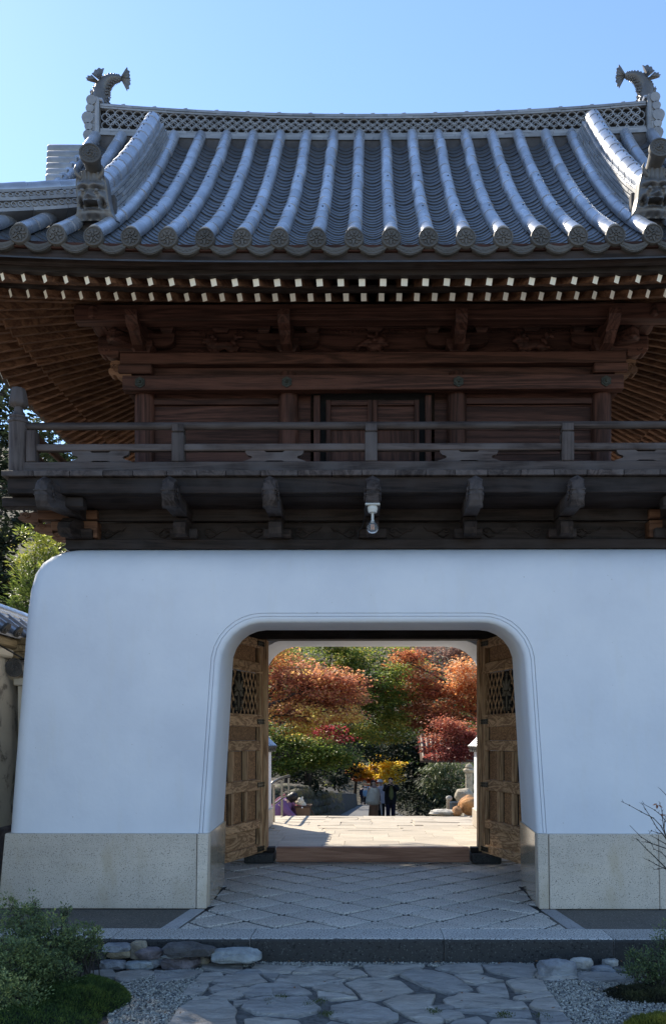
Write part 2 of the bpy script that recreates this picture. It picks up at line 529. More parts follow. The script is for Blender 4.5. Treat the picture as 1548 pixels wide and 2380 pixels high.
arch_fill(8.549, 1.519, .058, 2.54, .338, 3.1, 1.85).build('passage_arch', M['plaster'], gate)
arch_fill(11.201, 1.565, .01, 2.753, .437, 3.1, 1.85).build('passage_arch', M['plaster'], gate)
ceil = empty('passage_ceiling', (0, 9.9, 2.98), gate)
for i in range(12):
    x = -1.84 + i*.3075
    MB().box(x, x+.300, 8.56, 11.19, 2.975, 3.0).build('ceiling_board', M['red_y'], ceil)
MB().box(-1.84, 1.84, 8.56, 11.19, 3.003, 3.05).build('ceiling_backing', M['void'], ceil)
MB().box(-1.83, 1.83, 10.16, 10.36, 2.64, 2.97).build('lintel', M['grey_x'], gate, bevel=.01)
MB().box(-1.82, 1.82, 9.1, 9.22, 2.82, 2.97).build('ceiling_beam', M['grey_x'], gate, bevel=.01)

# stone plinth -----------------------------------------------------
plinth = empty('stone_plinth', (0, YF, 0), gate)
def stone(pts_lo, pts_hi, mat, name='plinth_stone', bevel=.006):
    """block between a bottom outline and a top outline"""
    n = len(pts_lo); mb = MB()
    mb.add(pts_lo + pts_hi, [tuple(reversed(range(n))), tuple(range(n, 2*n))] + [(i, (i+1)%n, n+(i+1)%n, n+i) for i in range(n)])
    return mb.build(name, mat, plinth, bevel=bevel)
for mir in (0, 1):
    fy = (lambda y: 2*YC - y) if mir else (lambda y: y)
    for s in (-1, 1):
        def Q(lst, z): return [(s*x, fy(y), z) for x, y in lst]
        xi = 1.425 if not mir else 1.52
        cuts = [3.215, xi+.085] if s < 0 or mir else [3.215, 2.45, xi+.085]
        for a, b in zip(cuts, cuts[1:]):
            lo, hi = [(a, 7.355), (a, 7.70), (b+.004, 7.70), (b+.004, 7.355)], [(a-.045 if a > 3 else a, 7.395), (a-.045 if a > 3 else a, 7.70), (b+.004, 7.70), (b+.004, 7.395)]
            stone(Q(lo, 0), Q(hi, .64), M['granite'])
        stone(Q([(xi+.083, 7.355), (xi+.083, 7.50), (xi-.002, 7.50), (xi-.002, 7.355)], 0), Q([(xi+.083, 7.395), (xi+.083, 7.50), (xi-.012, 7.50), (xi-.012, 7.395)], .642), M['granite'])
        yb = 8.56 if not mir else 8.39
        stone(Q([(xi+.10, 7.503), (xi+.10, yb), (xi+.052, yb), (xi-.004, 7.503)], 0), Q([(xi+.08, 7.503), (xi+.08, yb), (xi+.036, yb), (xi-.014, 7.503)], .642), M['granite_polished'], bevel=.003)
        for ya, yb2 in ((7.703, YC-.002),):
            stone(Q([(3.215, ya), (3.215, yb2), (2.9, yb2), (2.9, ya)], 0), Q([(3.17, ya), (3.17, yb2), (2.9, yb2), (2.9, ya)], .64), M['granite'])

# door posts, their stone shoes and the threshold --------------------
for s in (-1, 1):
    MB().box(s*1.30-.05, s*1.30+.05, 10.17, 10.35, .13, 2.637).build('door_post', M['door_z'], gate, bevel=.008)
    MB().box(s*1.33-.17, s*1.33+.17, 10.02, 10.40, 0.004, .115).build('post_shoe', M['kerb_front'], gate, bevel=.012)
    MB().box(s*1.205-.045, s*1.205+.045, 10.16, 10.30, .116, .175).build('threshold_stop', M['grey_x'], gate, bevel=.006)
th = MB().box(-1.137, 1.142, 10.135, 10.255, .006, .178).build('threshold_board', M['threshold'], None, bevel=.006)
tag(th, 'smooth reddish brown threshold board lying across the gate passage', 'threshold')

# door leaves ---------------------------------------------------------
def door(sx):
    L, T = 1.27, .078
    r = empty('door_leaf', (sx*1.285, 10.17, 0), gate)
    ang = radians(16.5)
    # local frame: u along the leaf from hinge (0) to free edge (L), t through its thickness, face towards the passage at t = 0
    dx, dy = sx*sin(ang), -cos(ang)
    nx, ny = -sx*cos(ang), -sin(ang)            # normal of the visible face
    def F(u, t, z): return (sx*1.285 + dx*u - nx*t, 10.17 + dy*u - ny*t, z)
    def bx(name, u0, u1, z0, z1, t0, t1, mat, bevel=.006, kind=None):
        v = [F(u0,t0,z0),F(u1,t0,z0),F(u1,t1,z0),F(u0,t1,z0),F(u0,t0,z1),F(u1,t0,z1),F(u1,t1,z1),F(u0,t1,z1)]
        mb = MB().add(v, [(0,3,2,1),(4,5,6,7),(0,1,5,4),(1,2,6,5),(2,3,7,6),(3,0,4,7)])
        o = mb.build(name, mat, r, bevel=bevel, recalc=True)
        o.rotation_euler = (0, 0, 0)
        return o
    DX, DZ = M['door_y'], M['door_z']
    bx('stile', 0, .085, .118, 2.63, .0, T, DZ); bx('stile', L-.085, L, .118, 2.63, .0, T, DZ)
    rails = [(.12,.222), (.415,.515), (.86,.985), (1.325,1.44), (1.60,1.725), (2.24,2.35), (2.525,2.63)]
    for a, b in rails: bx('rail', .087, L-.087, a, b, .006, T-.004, DX)
    bx('rail', .04, L-.04, 2.225, 2.25, -.012, .004, DX, .003); bx('rail', .04, L-.04, 1.715, 1.74, -.012, .004, DX, .003)
    mw = .05
    for uc in (.087 + (L-.174)/3, .087 + 2*(L-.174)/3):
        for a, b in ((.517,.858), (.987,1.323)): bx('mullion', uc-mw/2, uc+mw/2, a, b, .004, T-.006, DZ)
    edges = [.087, .087+(L-.174)/3, .087+2*(L-.174)/3, L-.087]
    for a, b in ((.517,.858), (.987,1.323)):
        for i in range(3):
            bx('panel', edges[i]+(.025 if i else .001)+.065, edges[i+1]-(.03 if i < 2 else .001), a+.002, b-.002, .040, .052, M['door_panel'], 0)
            bx('gap_shade', edges[i]+.001, edges[i+1]-.001, a+.002, b-.002, .058, .064, M['void'], 0)  # black board puts the shade of the deep recess into the colour
    for a, b in ((.224,.413), (1.442,1.598), (2.352,2.523)):
        bx('panel', .165, L-.09, a, b, .035, .05, M['door_panel'] if a > .4 else DX, 0); bx('gap_shade', .09, L-.09, a, b, .058, .064, M['void'], 0)
    bx('lattice_backing', .09, L-.09, 1.742, 2.223, .062, .068, M['void'], 0)
    # lattice: crossed slats clipped to the frame
    u0, u1, z0, z1 = .09, L-.09, 1.742, 2.223
    st, sl = .098, 1.72
    for fam in (1, -1):
        k = -8
        while k < 26:
            c = u0 + k*st; k += 1
            pts = []
            # line: u = c + fam*(z - z0)/sl
            za, zb = z0, z1
            f = lambda z: c + fam*(z - z0)/sl
            inv = lambda u: z0 + (u - c)*sl*fam
            zs = [za, zb]
            if f(za) < u0 or f(za) > u1: zs[0] = inv(u0 if f(za) < u0 else u1)
            if f(zb) < u0 or f(zb) > u1: zs[1] = inv(u0 if f(zb) < u0 else u1)
            if zs[0] >= zs[1] - .03 or zs[0] < z0 - 1e-6 or zs[1] > z1 + 1e-6: continue
            tt = .022 if fam > 0 else .031
            hole = .17
            uc, zc = (u0+u1)/2, (z0+z1)/2
            segs = [(zs[0], zs[1])]
            out = []
            for a, b in segs:
                n = 24; cur = None
                for i in range(n+1):
                    z = a + (b-a)*i/n; u = f(z)
                    inside = ((u-uc)/.135)**2 + ((z-zc)/.235)**2 < 1
                    if not inside:
                        if cur is None: cur = [z, z]
                        cur[1] = z
                    elif cur: out.append(cur); cur = None
                if cur: out.append(cur)
            for a, b in out:
                if b - a < .02: continue
                MB().beam(F(f(a), tt, a), F(f(b), tt, b), .015, .008, up=(nx, ny, 0)).build('lattice_slat', DZ, r)
    # carved flower crest in the middle of the lattice
    uc, zc = (u0+u1)/2, (z0+z1)/2
    def petal(a, l, w, t, base=0):
        o = []
        for i in range(9):
            k = i/8; o.append((base + l*k, w*sin(pi*k**.8)))
        for i in range(7, 0, -1):
            k = i/8; o.append((base + l*k, -w*sin(pi*k**.8)))
        ca, sa = cos(a), sin(a)
        fr = lambda p, q, d: F(uc + p*ca - q*sa, t - d, zc + p*sa + q*ca)
        return MB().prism(o, fr, .014)
    for a in (90, 55, 125): petal(radians(a), .155, .022, .03, .015).build('crest_petal', M['foil'], r)
    for a in (200, 340): petal(radians(a), .105, .024, .032, .015).build('crest_petal', M['foil'], r)
    petal(radians(270), .20, .014, .034, .02).build('crest_petal', M['foil'], r)
    for a, d in ((90,.19), (160,.085), (20,.085), (232,.14), (308,.14), (250,.19), (290,.19)):
        cu, cz = d*cos(radians(a)), d*sin(radians(a))
        st5 = [(cu + (.034 if i % 2 == 0 else .014)*cos(pi/2 + i*pi/5), cz + (.034 if i % 2 == 0 else .014)*sin(pi/2 + i*pi/5)) for i in range(10)]
        MB().prism(st5, lambda p, q, d2: F(uc+p, .032-d2, zc+q), .012).build('crest_star', M['foil'], r)
    MB().ell(F(uc, .016, zc), (.016,.016,.016)).build('crest_boss', M['foil'], r)
    # fittings
    def plate(u, z, w, h, t=-.004):
        bx('strap_plate', u-w/2, u+w/2, z-h/2, z+h/2, t, .012, M['bronze'], .002)
        m = MB()
        for i in range(4):
            for j in (-1, 1): m.ell(F(u-w/2+w*(i+.5)/4, t-.002, z+j*h*.27), (.006,.006,.006), nu=6, nv=4)
        m.build('strap_stud', M['void'], r)
    for z in (2.578, 1.662, .922, .17): plate(.075, z, .20, .06)
    for z in (.922, .17, 1.662): plate(L-.11, z, .15, .058)
    for z in (1.60, .93): bx('hinge_strip', -.012, .01, z-.16, z+.16, .01, .05, M['bronze'], .004)
    return r
door(-1); door(1)
# ================================================================== ROOF
SP = .295                                   # spacing of the round tiles
YE, ZE = 6.80, 5.435                        # eave disc faces
EX = 3.95                                   # half length of the eave
def zf(u): return ZE + .74*u + .0885*u*u
def slope(u): return .74 + .177*u
def lift(x, u): return .0021*abs(x)**3 * max(0, 1 - u/2.65)**1.5
U_TOP = 2.68
roof = empty('roof', (0, YC, 5.4), gate)

# underlay: front and back slopes, side slopes below the gables
mb = MB()
for mir in (0, 1):
    rows = []
    for i in range(15):
        u = 3.0*i/14 - .02
        rows.append([(x, (YE+u) if not mir else 2*YC-YE-u, zf(u) - .20 + lift(x, u)) for x in [lerp(-EX if u < .85 else -max(3.1, EX-u), EX if u < .85 else max(3.1, EX-u), k/24) for k in range(25)]])
    mb.grid(rows, 0, True, flip=bool(mir))
for s in (-1, 1):
    rows = []
    for i in range(8):
        t = .95*i/7
        rows.append([(s*(EX-t), lerp(YE+t, 2*YC-YE-t, k/12), zf(t) - .115 + lift(EX, t)*abs(k/6-1)**3) for k in range(13)])
    mb.grid(rows, 0, True, flip=s < 0)
    mb.add([(s*3.0, YE+.95, zf(.95)-.2), (s*3.0, 2*YC-YE-.95, zf(.95)-.2), (s*3.0, YC, 8.2)], [(0,1,2)])
mb.build('roof_underlay', M['ridge_plaster'], roof, recalc=False)

# round tiles: shared straight pieces set along the curve
def round_tile_mesh(nail):
    mb = MB(); n = 12; Ln = .315
    prof = [(-.004, .0612), (.05, .0610), (Ln-.02, .0588), (Ln, .0588)]
    rows = []
    for t, r in prof:
        rows.append([(r*cos(a), t, r*sin(a)*1.02 if sin(a) > 0 else r*sin(a)*.8) for a in [lerp(-.55, pi+.55, k/n) for k in range(n+1)]])
    mb.grid(rows, 0, True, flip=True)
    r0 = rows[0]; inn = [(x*.82, y, z*.82) for x, y, z in r0]
    mb.grid([inn, r0], 0, False, flip=True)
    if nail:
        mb.ell((.004, .16, .0605), (.0095,.0095,.007), 1, 6, 4)
    return mb.mesh('round_tile', [M['tile'], M['nail']], center=False, sharp=35)[0]
RT, RTN = round_tile_mesh(False), round_tile_mesh(True)
usteps = [.05]
while usteps[-1] < U_TOP - .06:
    u = usteps[-1]; usteps.append(u + .295/sqrt(1+slope(u)**2))
ks = [k + .5 for k in range(-14, 14)]
rest = MB()
for k in ks:
    x = k*SP
    if abs(x) > EX: continue
    umax = U_TOP if abs(k) <= 10.5 else EX - abs(x)
    for j, u in enumerate(usteps):
        if u > umax - .05: break
        if abs(k) > 8 and j > 3 and abs(k) > 10.6: break
        z = zf(u) + lift(x, u); u2 = usteps[j+1] if j+1 < len(usteps) else u+.2
        th_ = atan2(zf(u2) + lift(x, u2) - z, u2-u)
        me = RTN if j in (3, 7) else RT
        dz = random.uniform(-.002, .002)
        if -10.6 <= k <= 9.6:
            put('round_tile', me, (x + random.uniform(-.003,.003), YE+u, z+dz), roof, rot=(th_, random.uniform(-.02,.02), random.uniform(-.012,.012)))
        R = Matrix.Rotation(th_, 3, 'X')
        if not (-10.6 <= k <= 9.6):
            v = [R @ Vector(p.co) + Vector((x, YE+u, z)) for p in RT.vertices]
            rest.add(v, [tuple(p.vertices) for p in RT.polygons], 0, True)
# rear slope, unseen from here, as one run of tiles
for k in ks:
    x = k*SP
    if abs(k) > 10.6: continue
    pts = [(x, 2*YC-YE-u, zf(u)+lift(x,u)) for u in [0, .5, 1, 1.5, 2, 2.65]]
    rest.tube(pts, .06, 8)
for s in (-1, 1):
    for i in range(-8, 9):
        y = YC + i*SP
        tm = min(.95, 3.0-abs(y-YC))
        pts = [(s*(EX-t), y, zf(t)+lift(EX,t)*abs((y-YC)/3)**3) for t in [0, tm*.5, tm]]
        rest.tube(pts, .06, 8)
tag(rest.build('round_tile_field', M['tile'], roof), kind='stuff')

# pan tiles
def pan_mesh():
    mb = MB(); n = 8; W = .118; Ln = .165
    rows = []
    for t, dz in ((0, 0), (Ln, -.012)):
        rows.append([(lerp(-W, W, i/n), t, -.030 + dz - .052*(1-(2*i/n-1)**2)) for i in range(n+1)])
    mb.grid(rows, 0, True)
    lip = [(x, y, z-.024) for x, y, z in rows[0]]
    mb.grid([lip, rows[0]], 0, False)
    mb.grid([[(x, y+.02, z) for x, y, z in lip], lip], 0, False)
    return mb.mesh('pan_tile', M['tile_pan'], center=False, sharp=30)[0]
PT = pan_mesh()
psteps = [.03]
while psteps[-1] < U_TOP - .02:
    u = psteps[-1]; psteps.append(u + .108/sqrt(1+slope(u)**2))
field = MB(); count = 0
for k in range(-13, 14):
    x = k*SP
    umax = U_TOP if abs(k) <= 10 else EX - abs(x)
    for j, u in enumerate(psteps):
        if u > umax: break
        z = zf(u) + lift(x, u); th_ = atan2(slope(u), 1)
        jx, jz = random.uniform(-.004,.004), random.uniform(-.003,.003)
        if j < 15 and -10 <= k <= 8:
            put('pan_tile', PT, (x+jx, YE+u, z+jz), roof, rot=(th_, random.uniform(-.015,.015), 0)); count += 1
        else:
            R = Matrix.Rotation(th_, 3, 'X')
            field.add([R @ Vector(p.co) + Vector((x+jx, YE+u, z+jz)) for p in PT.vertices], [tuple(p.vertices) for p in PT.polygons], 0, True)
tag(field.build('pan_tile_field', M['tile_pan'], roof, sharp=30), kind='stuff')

# eave discs with a five-petalled flower and stars
def disc_mesh():
    mb = MB(); R = .079
    mb.lathe([(R-.006, .05), (R, .045), (R, 0), (R-.004, -.006), (R-.011, -.006), (R-.014, .000), (.001, .001)], n=28, axis='y', cap=False)
    fr = lambda a, b, d: (a, -d + .001, b)
    for i in range(5):
        a = -pi/2 + i*2*pi/5
        o = []
        for q in range(9): o.append((.010 + .050*q/8, .0085*sin(pi*(q/8)**.9)))
        for q in range(7, 0, -1): o.append((.010 + .050*q/8, -.0085*sin(pi*(q/8)**.9)))
        ca, sa = cos(a), sin(a)
        mb.prism([(p*ca-q*sa, p*sa+q*ca) for p, q in o], fr, .011)
        b = a + pi/5
        cx, cz = .044*cos(b), .044*sin(b)
        mb.prism([(cx + (.0155 if q % 2 == 0 else .007)*cos(b + q*pi/5), cz + (.0155 if q % 2 == 0 else .007)*sin(b + q*pi/5)) for q in range(10)], fr, .008)
        mb.prism([(.022*cos(b) + .006*cos(t*pi/3), .022*sin(b) + .006*sin(t*pi/3)) for t in range(6)], fr, .007)
    mb.ell((0, -.008, 0), (.0085,.008,.0085), 0, 8, 5)
    return mb.mesh('eave_disc', M['tile_dark'], center=False, sharp=35)[0]
DM = disc_mesh()
def drop_mesh():
    """front piece of the lowest pan tile: a crescent with a raised scroll band"""
    mb = MB(); n = 12; W = .135
    top = [(lerp(-W, W, i/n), -.028 - .055*(1-(2*i/n-1)**2)) for i in range(n+1)]
    bot = [(lerp(-W, W, i/n), -.058 - .085*(1-(2*i/n-1)**2)) for i in range(n+1)]
    f = lambda lst, y: [(x, y, z) for x, z in lst]
    mb.grid([f(bot, 0), f(top, 0)], 0, False)
    mb.grid([f(top, 0), f(top, .09)], 0, False); mb.grid([f(bot, .09), f(bot, 0)], 0, False)
    i0 = [(x, lerp(a[1], b[1], .12)) for a, b, x in [(bot[i], top[i], top[i][0]) for i in range(2, n-1)]]
    i1 = [(x, lerp(a[1], b[1], .30)) for a, b, x in [(bot[i], top[i], top[i][0]) for i in range(2, n-1)]]
    mb.grid([f(i0, -.006), f(i1, -.006)], 0, False)
    mb.grid([f(i0, 0), f(i0, -.006)], 0, False)
    rr = random.Random(3)
    for i in range(2, n-1):
        for q in range(2):
            x = lerp(-W, W, (i+q*.5)/n); k = (2*(i+q*.5)/n-1)**2
            z = lerp(-.058-.085*(1-k), -.028-.055*(1-k), rr.uniform(.45,.7))
            mb.ell((x, -.001, z), (.006, .004, .004), 0, 5, 3)
    return mb.mesh('eave_pan_front', M['tile_dark'], center=False, sharp=30)[0]
DR = drop_mesh()
for k in ks:
    x = k*SP
    if abs(x) > EX-.02: continue
    put('eave_disc', DM, (x, YE, ZE + lift(x, 0) - .012), roof, rot=(random.uniform(-.03,.03), random.uniform(-.5,.5) if abs(k) > 7 else random.uniform(-.08,.08), 0))
for k in range(-13, 14):
    x = k*SP
    put('eave_pan_front', DR, (x, YE+.012, ZE + lift(x, 0)), roof, rot=(0, -.0096*x*abs(x)*0, 0))

# ridges ------------------------------------------------------------
def sag(x): return .0145*x*x
ridge = empty('main_ridge', (0, YC, 8.2), gate)
RL_ = 3.05
YR = 9.62
def strip(name, x0, x1, z0, z1, yh, mat, parent, n=1, bevel=0, lo=None):
    """piece of the ridge between x0 and x1, following its sag; half thickness yh"""
    mb = MB(); rows = []
    n = max(1, n)
    zz0 = (lambda x: z0 + .55*sag(x)) if lo is None else lo
    for i in range(n+1):
        x = lerp(x0, x1, i/n); a, b = zz0(x), (z1 if callable(z1) else (lambda q: z1 + sag(q)))(x)
        rows.append([(x, YC-yh, a), (x, YC-yh, b), (x, YC+yh, b), (x, YC+yh, a), (x, YC-yh, a)])
    mb.grid(rows, 0, False, flip=True)
    for r, fl in ((rows[0], 0), (rows[-1], 1)):
        q = [0,1,2,3] if fl else [3,2,1,0]
        mb.add(r[:4], [q])
    return mb.build(name, mat, parent, bevel=bevel)
lowz = lambda b: (lambda x: b + .55*sag(x))
strip('ridge_mortar', -RL_, RL_, 7.7, lowz(8.14), .20, M['ridge_plaster'], ridge, 16, lo=lambda x: 7.7)
strip('ridge_core', -RL_, RL_, 8.13, 8.455, .145, M['void'], ridge, 16)
def course(z0, z1, yh, step, off):
    x = -RL_ - .0; i = 0
    xs = [-RL_]
    q = -RL_ + off
    while q < RL_ - .05: xs.append(q); q += step
    xs.append(RL_)
    for a, b in zip(xs, xs[1:]):
        dy = random.uniform(-.003, .003)
        strip('ridge_course_tile', a+.0015, b-.0015, 0, lowz(z1) if not callable(z1) else z1, yh+dy, M['tile_ridge'], ridge, 2, 0, lo=lowz(z0) if not callable(z0) else z0)
course(8.143, 8.175, .215, .55, .3)
course(8.181, 8.207, .195, .55, .12)
course(8.213, 8.236, .185, .55, .42)
topz = lambda x: 8.385 + sag(x)*1.0
course(lambda x: 8.402 + sag(x), lambda x: 8.423 + sag(x), .185, .55, .2)
# lattice of overlapping ring tiles: rows between the courses, one more row towards the ends
def ring_mesh():
    mb = MB(); n = 16
    rows = [[], [], [], []]
    for k in range(n+1):
        a = 2*pi*k/n; c, s_ = cos(a), sin(a)
        for q, (rr, y) in enumerate(((.0535, -.012), (.0535, .012), (.0445, .012), (.0445, -.012))):
            rows[q].append((rr*c, y, rr*s_*.66))
    mb.grid([rows[2], rows[3], rows[0], rows[1]], 0, True)
    return mb.mesh('ring_tile', M['tile_ridge'], center=False, sharp=30)[0]
RM = ring_mesh()
nx_ = 118
for i in range(nx_+1):
    x = lerp(-RL_+.06, RL_-.06, i/nx_)
    lo_, hi_ = 8.236 + .55*sag(x), 8.402 + sag(x)
    nr = 4
    for j in range(nr):
        if (i + j) % 2: continue
        z = lerp(lo_, hi_, (j+1)/5)
        put('ring_tile', RM, (x, YC-.158 - .004*(j % 2), z), ridge, scale=(1, 1, (hi_-lo_)/.169))
# cap: long half-round tiles with a small hooked bead at every joint
nc = 17
for i in range(nc):
    a, b = lerp(-RL_, RL_, i/nc), lerp(-RL_, RL_, (i+1)/nc)
    mb = MB(); rows = []
    for q in range(3):
        x = lerp(a, b-.003, q/2); zz = 8.432 + sag(x)
        rows.append([(x, YC - .19*cos(t), zz + .012 + .048*sin(t)) for t in [pi*w/8 for w in range(9)]])
    rows = [[(r[0][0], r[0][1], r[0][2]-.02)] + r + [(r[-1][0], r[-1][1], r[-1][2]-.02)] for r in rows]
    mb.grid(rows, 0, True)
    mb.build('ridge_cap_tile', M['tile_ridge'], ridge, sharp=50)
for i in range(-8, 9):
    x = i*.352; zz = 8.432 + sag(x)
    mb = MB()
    mb.tube([(x-.028, YC-.12, zz+.03), (x-.012, YC-.10, zz+.075), (x+.016, YC-.10, zz+.078), (x+.028, YC-.115, zz+.055), (x+.014, YC-.13, zz+.045)], [.012,.016,.015,.012,.006], 7)
    mb.build('ridge_cap_bead', M['tile_ridge'], ridge)
# ridge ends: lobed side of the end tile
for s in (-1, 1):
    e = empty('ridge_end_tile', (s*3.15, YC, 8.3), gate)
    sg = sag(RL_)
    MB().box(s*3.055 if s > 0 else -3.11, 3.11 if s > 0 else -3.055, YC-.23, YC+.23, 7.95, 8.60+sg*.3).build('end_slab', M['tile_ridge'], e, bevel=.015)
    zz = 8.64
    for (r, h, o_) in ((.075,.10,.02), (.065,.085,.035), (.085,.12,.06), (.06,.08,.05), (.075,.11,.05)):
        zz -= h
        mb = MB(); mb.tube([(s*(3.115+o_), YC-.24, zz+h/2), (s*(3.115+o_), YC+.24, zz+h/2)], h*.56, 12, flat=1)
        mb.box(min(s*3.10, s*(3.115+o_)), max(s*3.10, s*(3.115+o_)), YC-.225, YC+.225, zz+.002, zz+h-.002)
        mb.build('end_lobe', M['tile_ridge'], e, sharp=40)
    MB().box(*(sorted((s*3.02, s*3.16))), YC-.21, YC+.21, 8.605, 8.64).build('end_cap', M['tile'], e, bevel=.01)
# verge tiles of the gable: round tiles lying outwards
for s in (-1, 1):
    vt = empty('gable_verge', (s*3.3, 9.0, 7.6), gate)
    for mir in (0, 1):
        for j in range(6):
            u = 2.42 - j*.14
            y = YE+u; z = zf(u) + .02
            if mir: y = 2*YC - y
            mb = MB()
            xs = [3.06, 3.12, 3.46 - .05*j, 3.47 - .05*j]
            mb.tube([(s*x, y, z) for x in xs], [.068, .072, .076, .07], 14)
            mb.build('verge_tile', M['tile_ridge'], vt, sharp=35)
            MB().box(*sorted((s*3.10, s*(3.42-.05*j))), y-.10, y+.10, z-.13, z-.075).build('verge_pan', M['tile_pan'], vt, bevel=.008)
    # gable board behind the verge
    MB().add([(s*3.12, YE+.9, zf(.9)-.35), (s*3.12, 2*YC-YE-.9, zf(.9)-.35), (s*3.12, YC, 8.1)], [(0,1,2)]).build('gable_board', M['grey_y'], vt)

# descending ridges: courses of flat tiles under a round cap -------------
def ridge_run(name, path, side, widths, heights, seg, cap_r, parent, mat=None):
    """stack of courses following path (list of points, top of the tiles below); side = unit across vector"""
    side = Vector(side).normalized(); z = 0
    cum = [0]
    for a, b in zip(path, path[1:]): cum.append(cum[-1] + (b-a).length)
    def pos(d):
        d = max(0, min(cum[-1], d))
        for i in range(len(path)-1):
            if d <= cum[i+1]: return path[i].lerp(path[i+1], (d-cum[i])/(cum[i+1]-cum[i]))
        return path[-1]
    def nrm(d):
        t = (pos(d+.02) - pos(d-.02)).normalized(); n = side.cross(t)
        return n if n.z > 0 else -n
    for c, (w, h) in enumerate(zip(widths, heights)):
        d = -seg*(.5 if c % 2 else 0)
        while d < cum[-1] - .02:
            a, b = max(0, d+.002), min(cum[-1], d+seg-.002); d += seg
            if b - a < .03: continue
            mb = MB(); rows = []; jw = random.uniform(-.004,.004)
            for q in range(3):
                dd = lerp(a, b, q/2); p, n = pos(dd), nrm(dd)
                lo = p + n*z; hi = p + n*(z+h-.004)
                rows.append([lo - side*(w+jw), hi - side*(w+jw), hi + side*(w+jw), lo + side*(w+jw), lo - side*(w+jw)])
            mb.grid(rows, 0, False)
            mb.add(rows[0][:4], [(0,1,2,3)]); mb.add(rows[-1][:4], [(3,2,1,0)])
            mb.build('ridge_course_tile', mat or M['tile_ridge'], parent, recalc=True)
        z += h
    d = 0
    while d < cum[-1] - .02:
        a, b = d, min(cum[-1], d+.285); d += .285
        pts = [pos(lerp(a, b, q/3)) + nrm(lerp(a, b, q/3))*(z + cap_r*.35) for q in range(4)]
        mb = MB(); mb.tube(pts, [cap_r*1.03, cap_r*1.02, cap_r*.98, cap_r*.97], 14)
        for w in (.33, .8):
            dd = lerp(a, b, w); mb.ell(pos(dd) + nrm(dd)*(z + cap_r*1.35), (.007,.007,.005), 1, 6, 4)
        mb.build('ridge_round_tile', [M['tile'], M['nail']], parent, sharp=35)
    return pos, nrm, z
for s in (-1, 1):
    dr = empty('descending_ridge', (s*2.36, 8.4, 6.8), gate)
    path = [Vector((s*2.36, YE+u, zf(u)+.035)) for u in [lerp(.50, 2.60, i/14) for i in range(15)]]
    ridge_run('x', path, (1,0,0), [.150,.142,.134,.126,.118,.110], [.033,.032,.03,.03,.028,.028], .24, .080, dr)
    # hip ridge
    hr = empty('hip_ridge', (s*3.3, 7.4, 6.1), gate)
    pts = []
    for i in range(13):
        q = lerp(1.06, .03, i/12); u = .76*q; x = 3.93 - 1.43*q
        pts.append(Vector((s*x, YE+u, zf(u) + .02 + lift(x, u*.5))))
    dirv = Vector((1, s*1.0, 0)) if True else None
    side = Vector((.76, s*1.43, 0)).normalized()
    W1 = [.12,.105]
    pos, nrm, z = ridge_run('x', pts, side, [.115,.095,.115,.095,.105], [.03,.055,.03,.045,.025], .30, .072, hr)
    # small ring tiles on the hip ridge's visible face
    L = sum((b-a).length for a, b in zip(pts, pts[1:]))
    d = .05
    fs = side if side.y < 0 else -side
    while d < L - .05:
        p = pos(d); n = nrm(d)
        tdir = (pos(d+.02) - pos(d-.02)).normalized()
        for hh, rr in ((.058, .022), (.138, .018)):
            mb = MB(); c = p + n*hh + fs*.098
            rows = []
            for r0, o_ in ((rr*.72, 0), (rr*.72, .012), (rr, .012), (rr, 0)):
                rows.append([c + tdir*(r0*cos(2*pi*k/10)) + n*(r0*sin(2*pi*k/10)) + fs*o_ for k in range(11)])
            mb.grid(rows, 0, False); mb.build('ring_tile', M['tile_ridge'], hr, recalc=True)
        d += .058

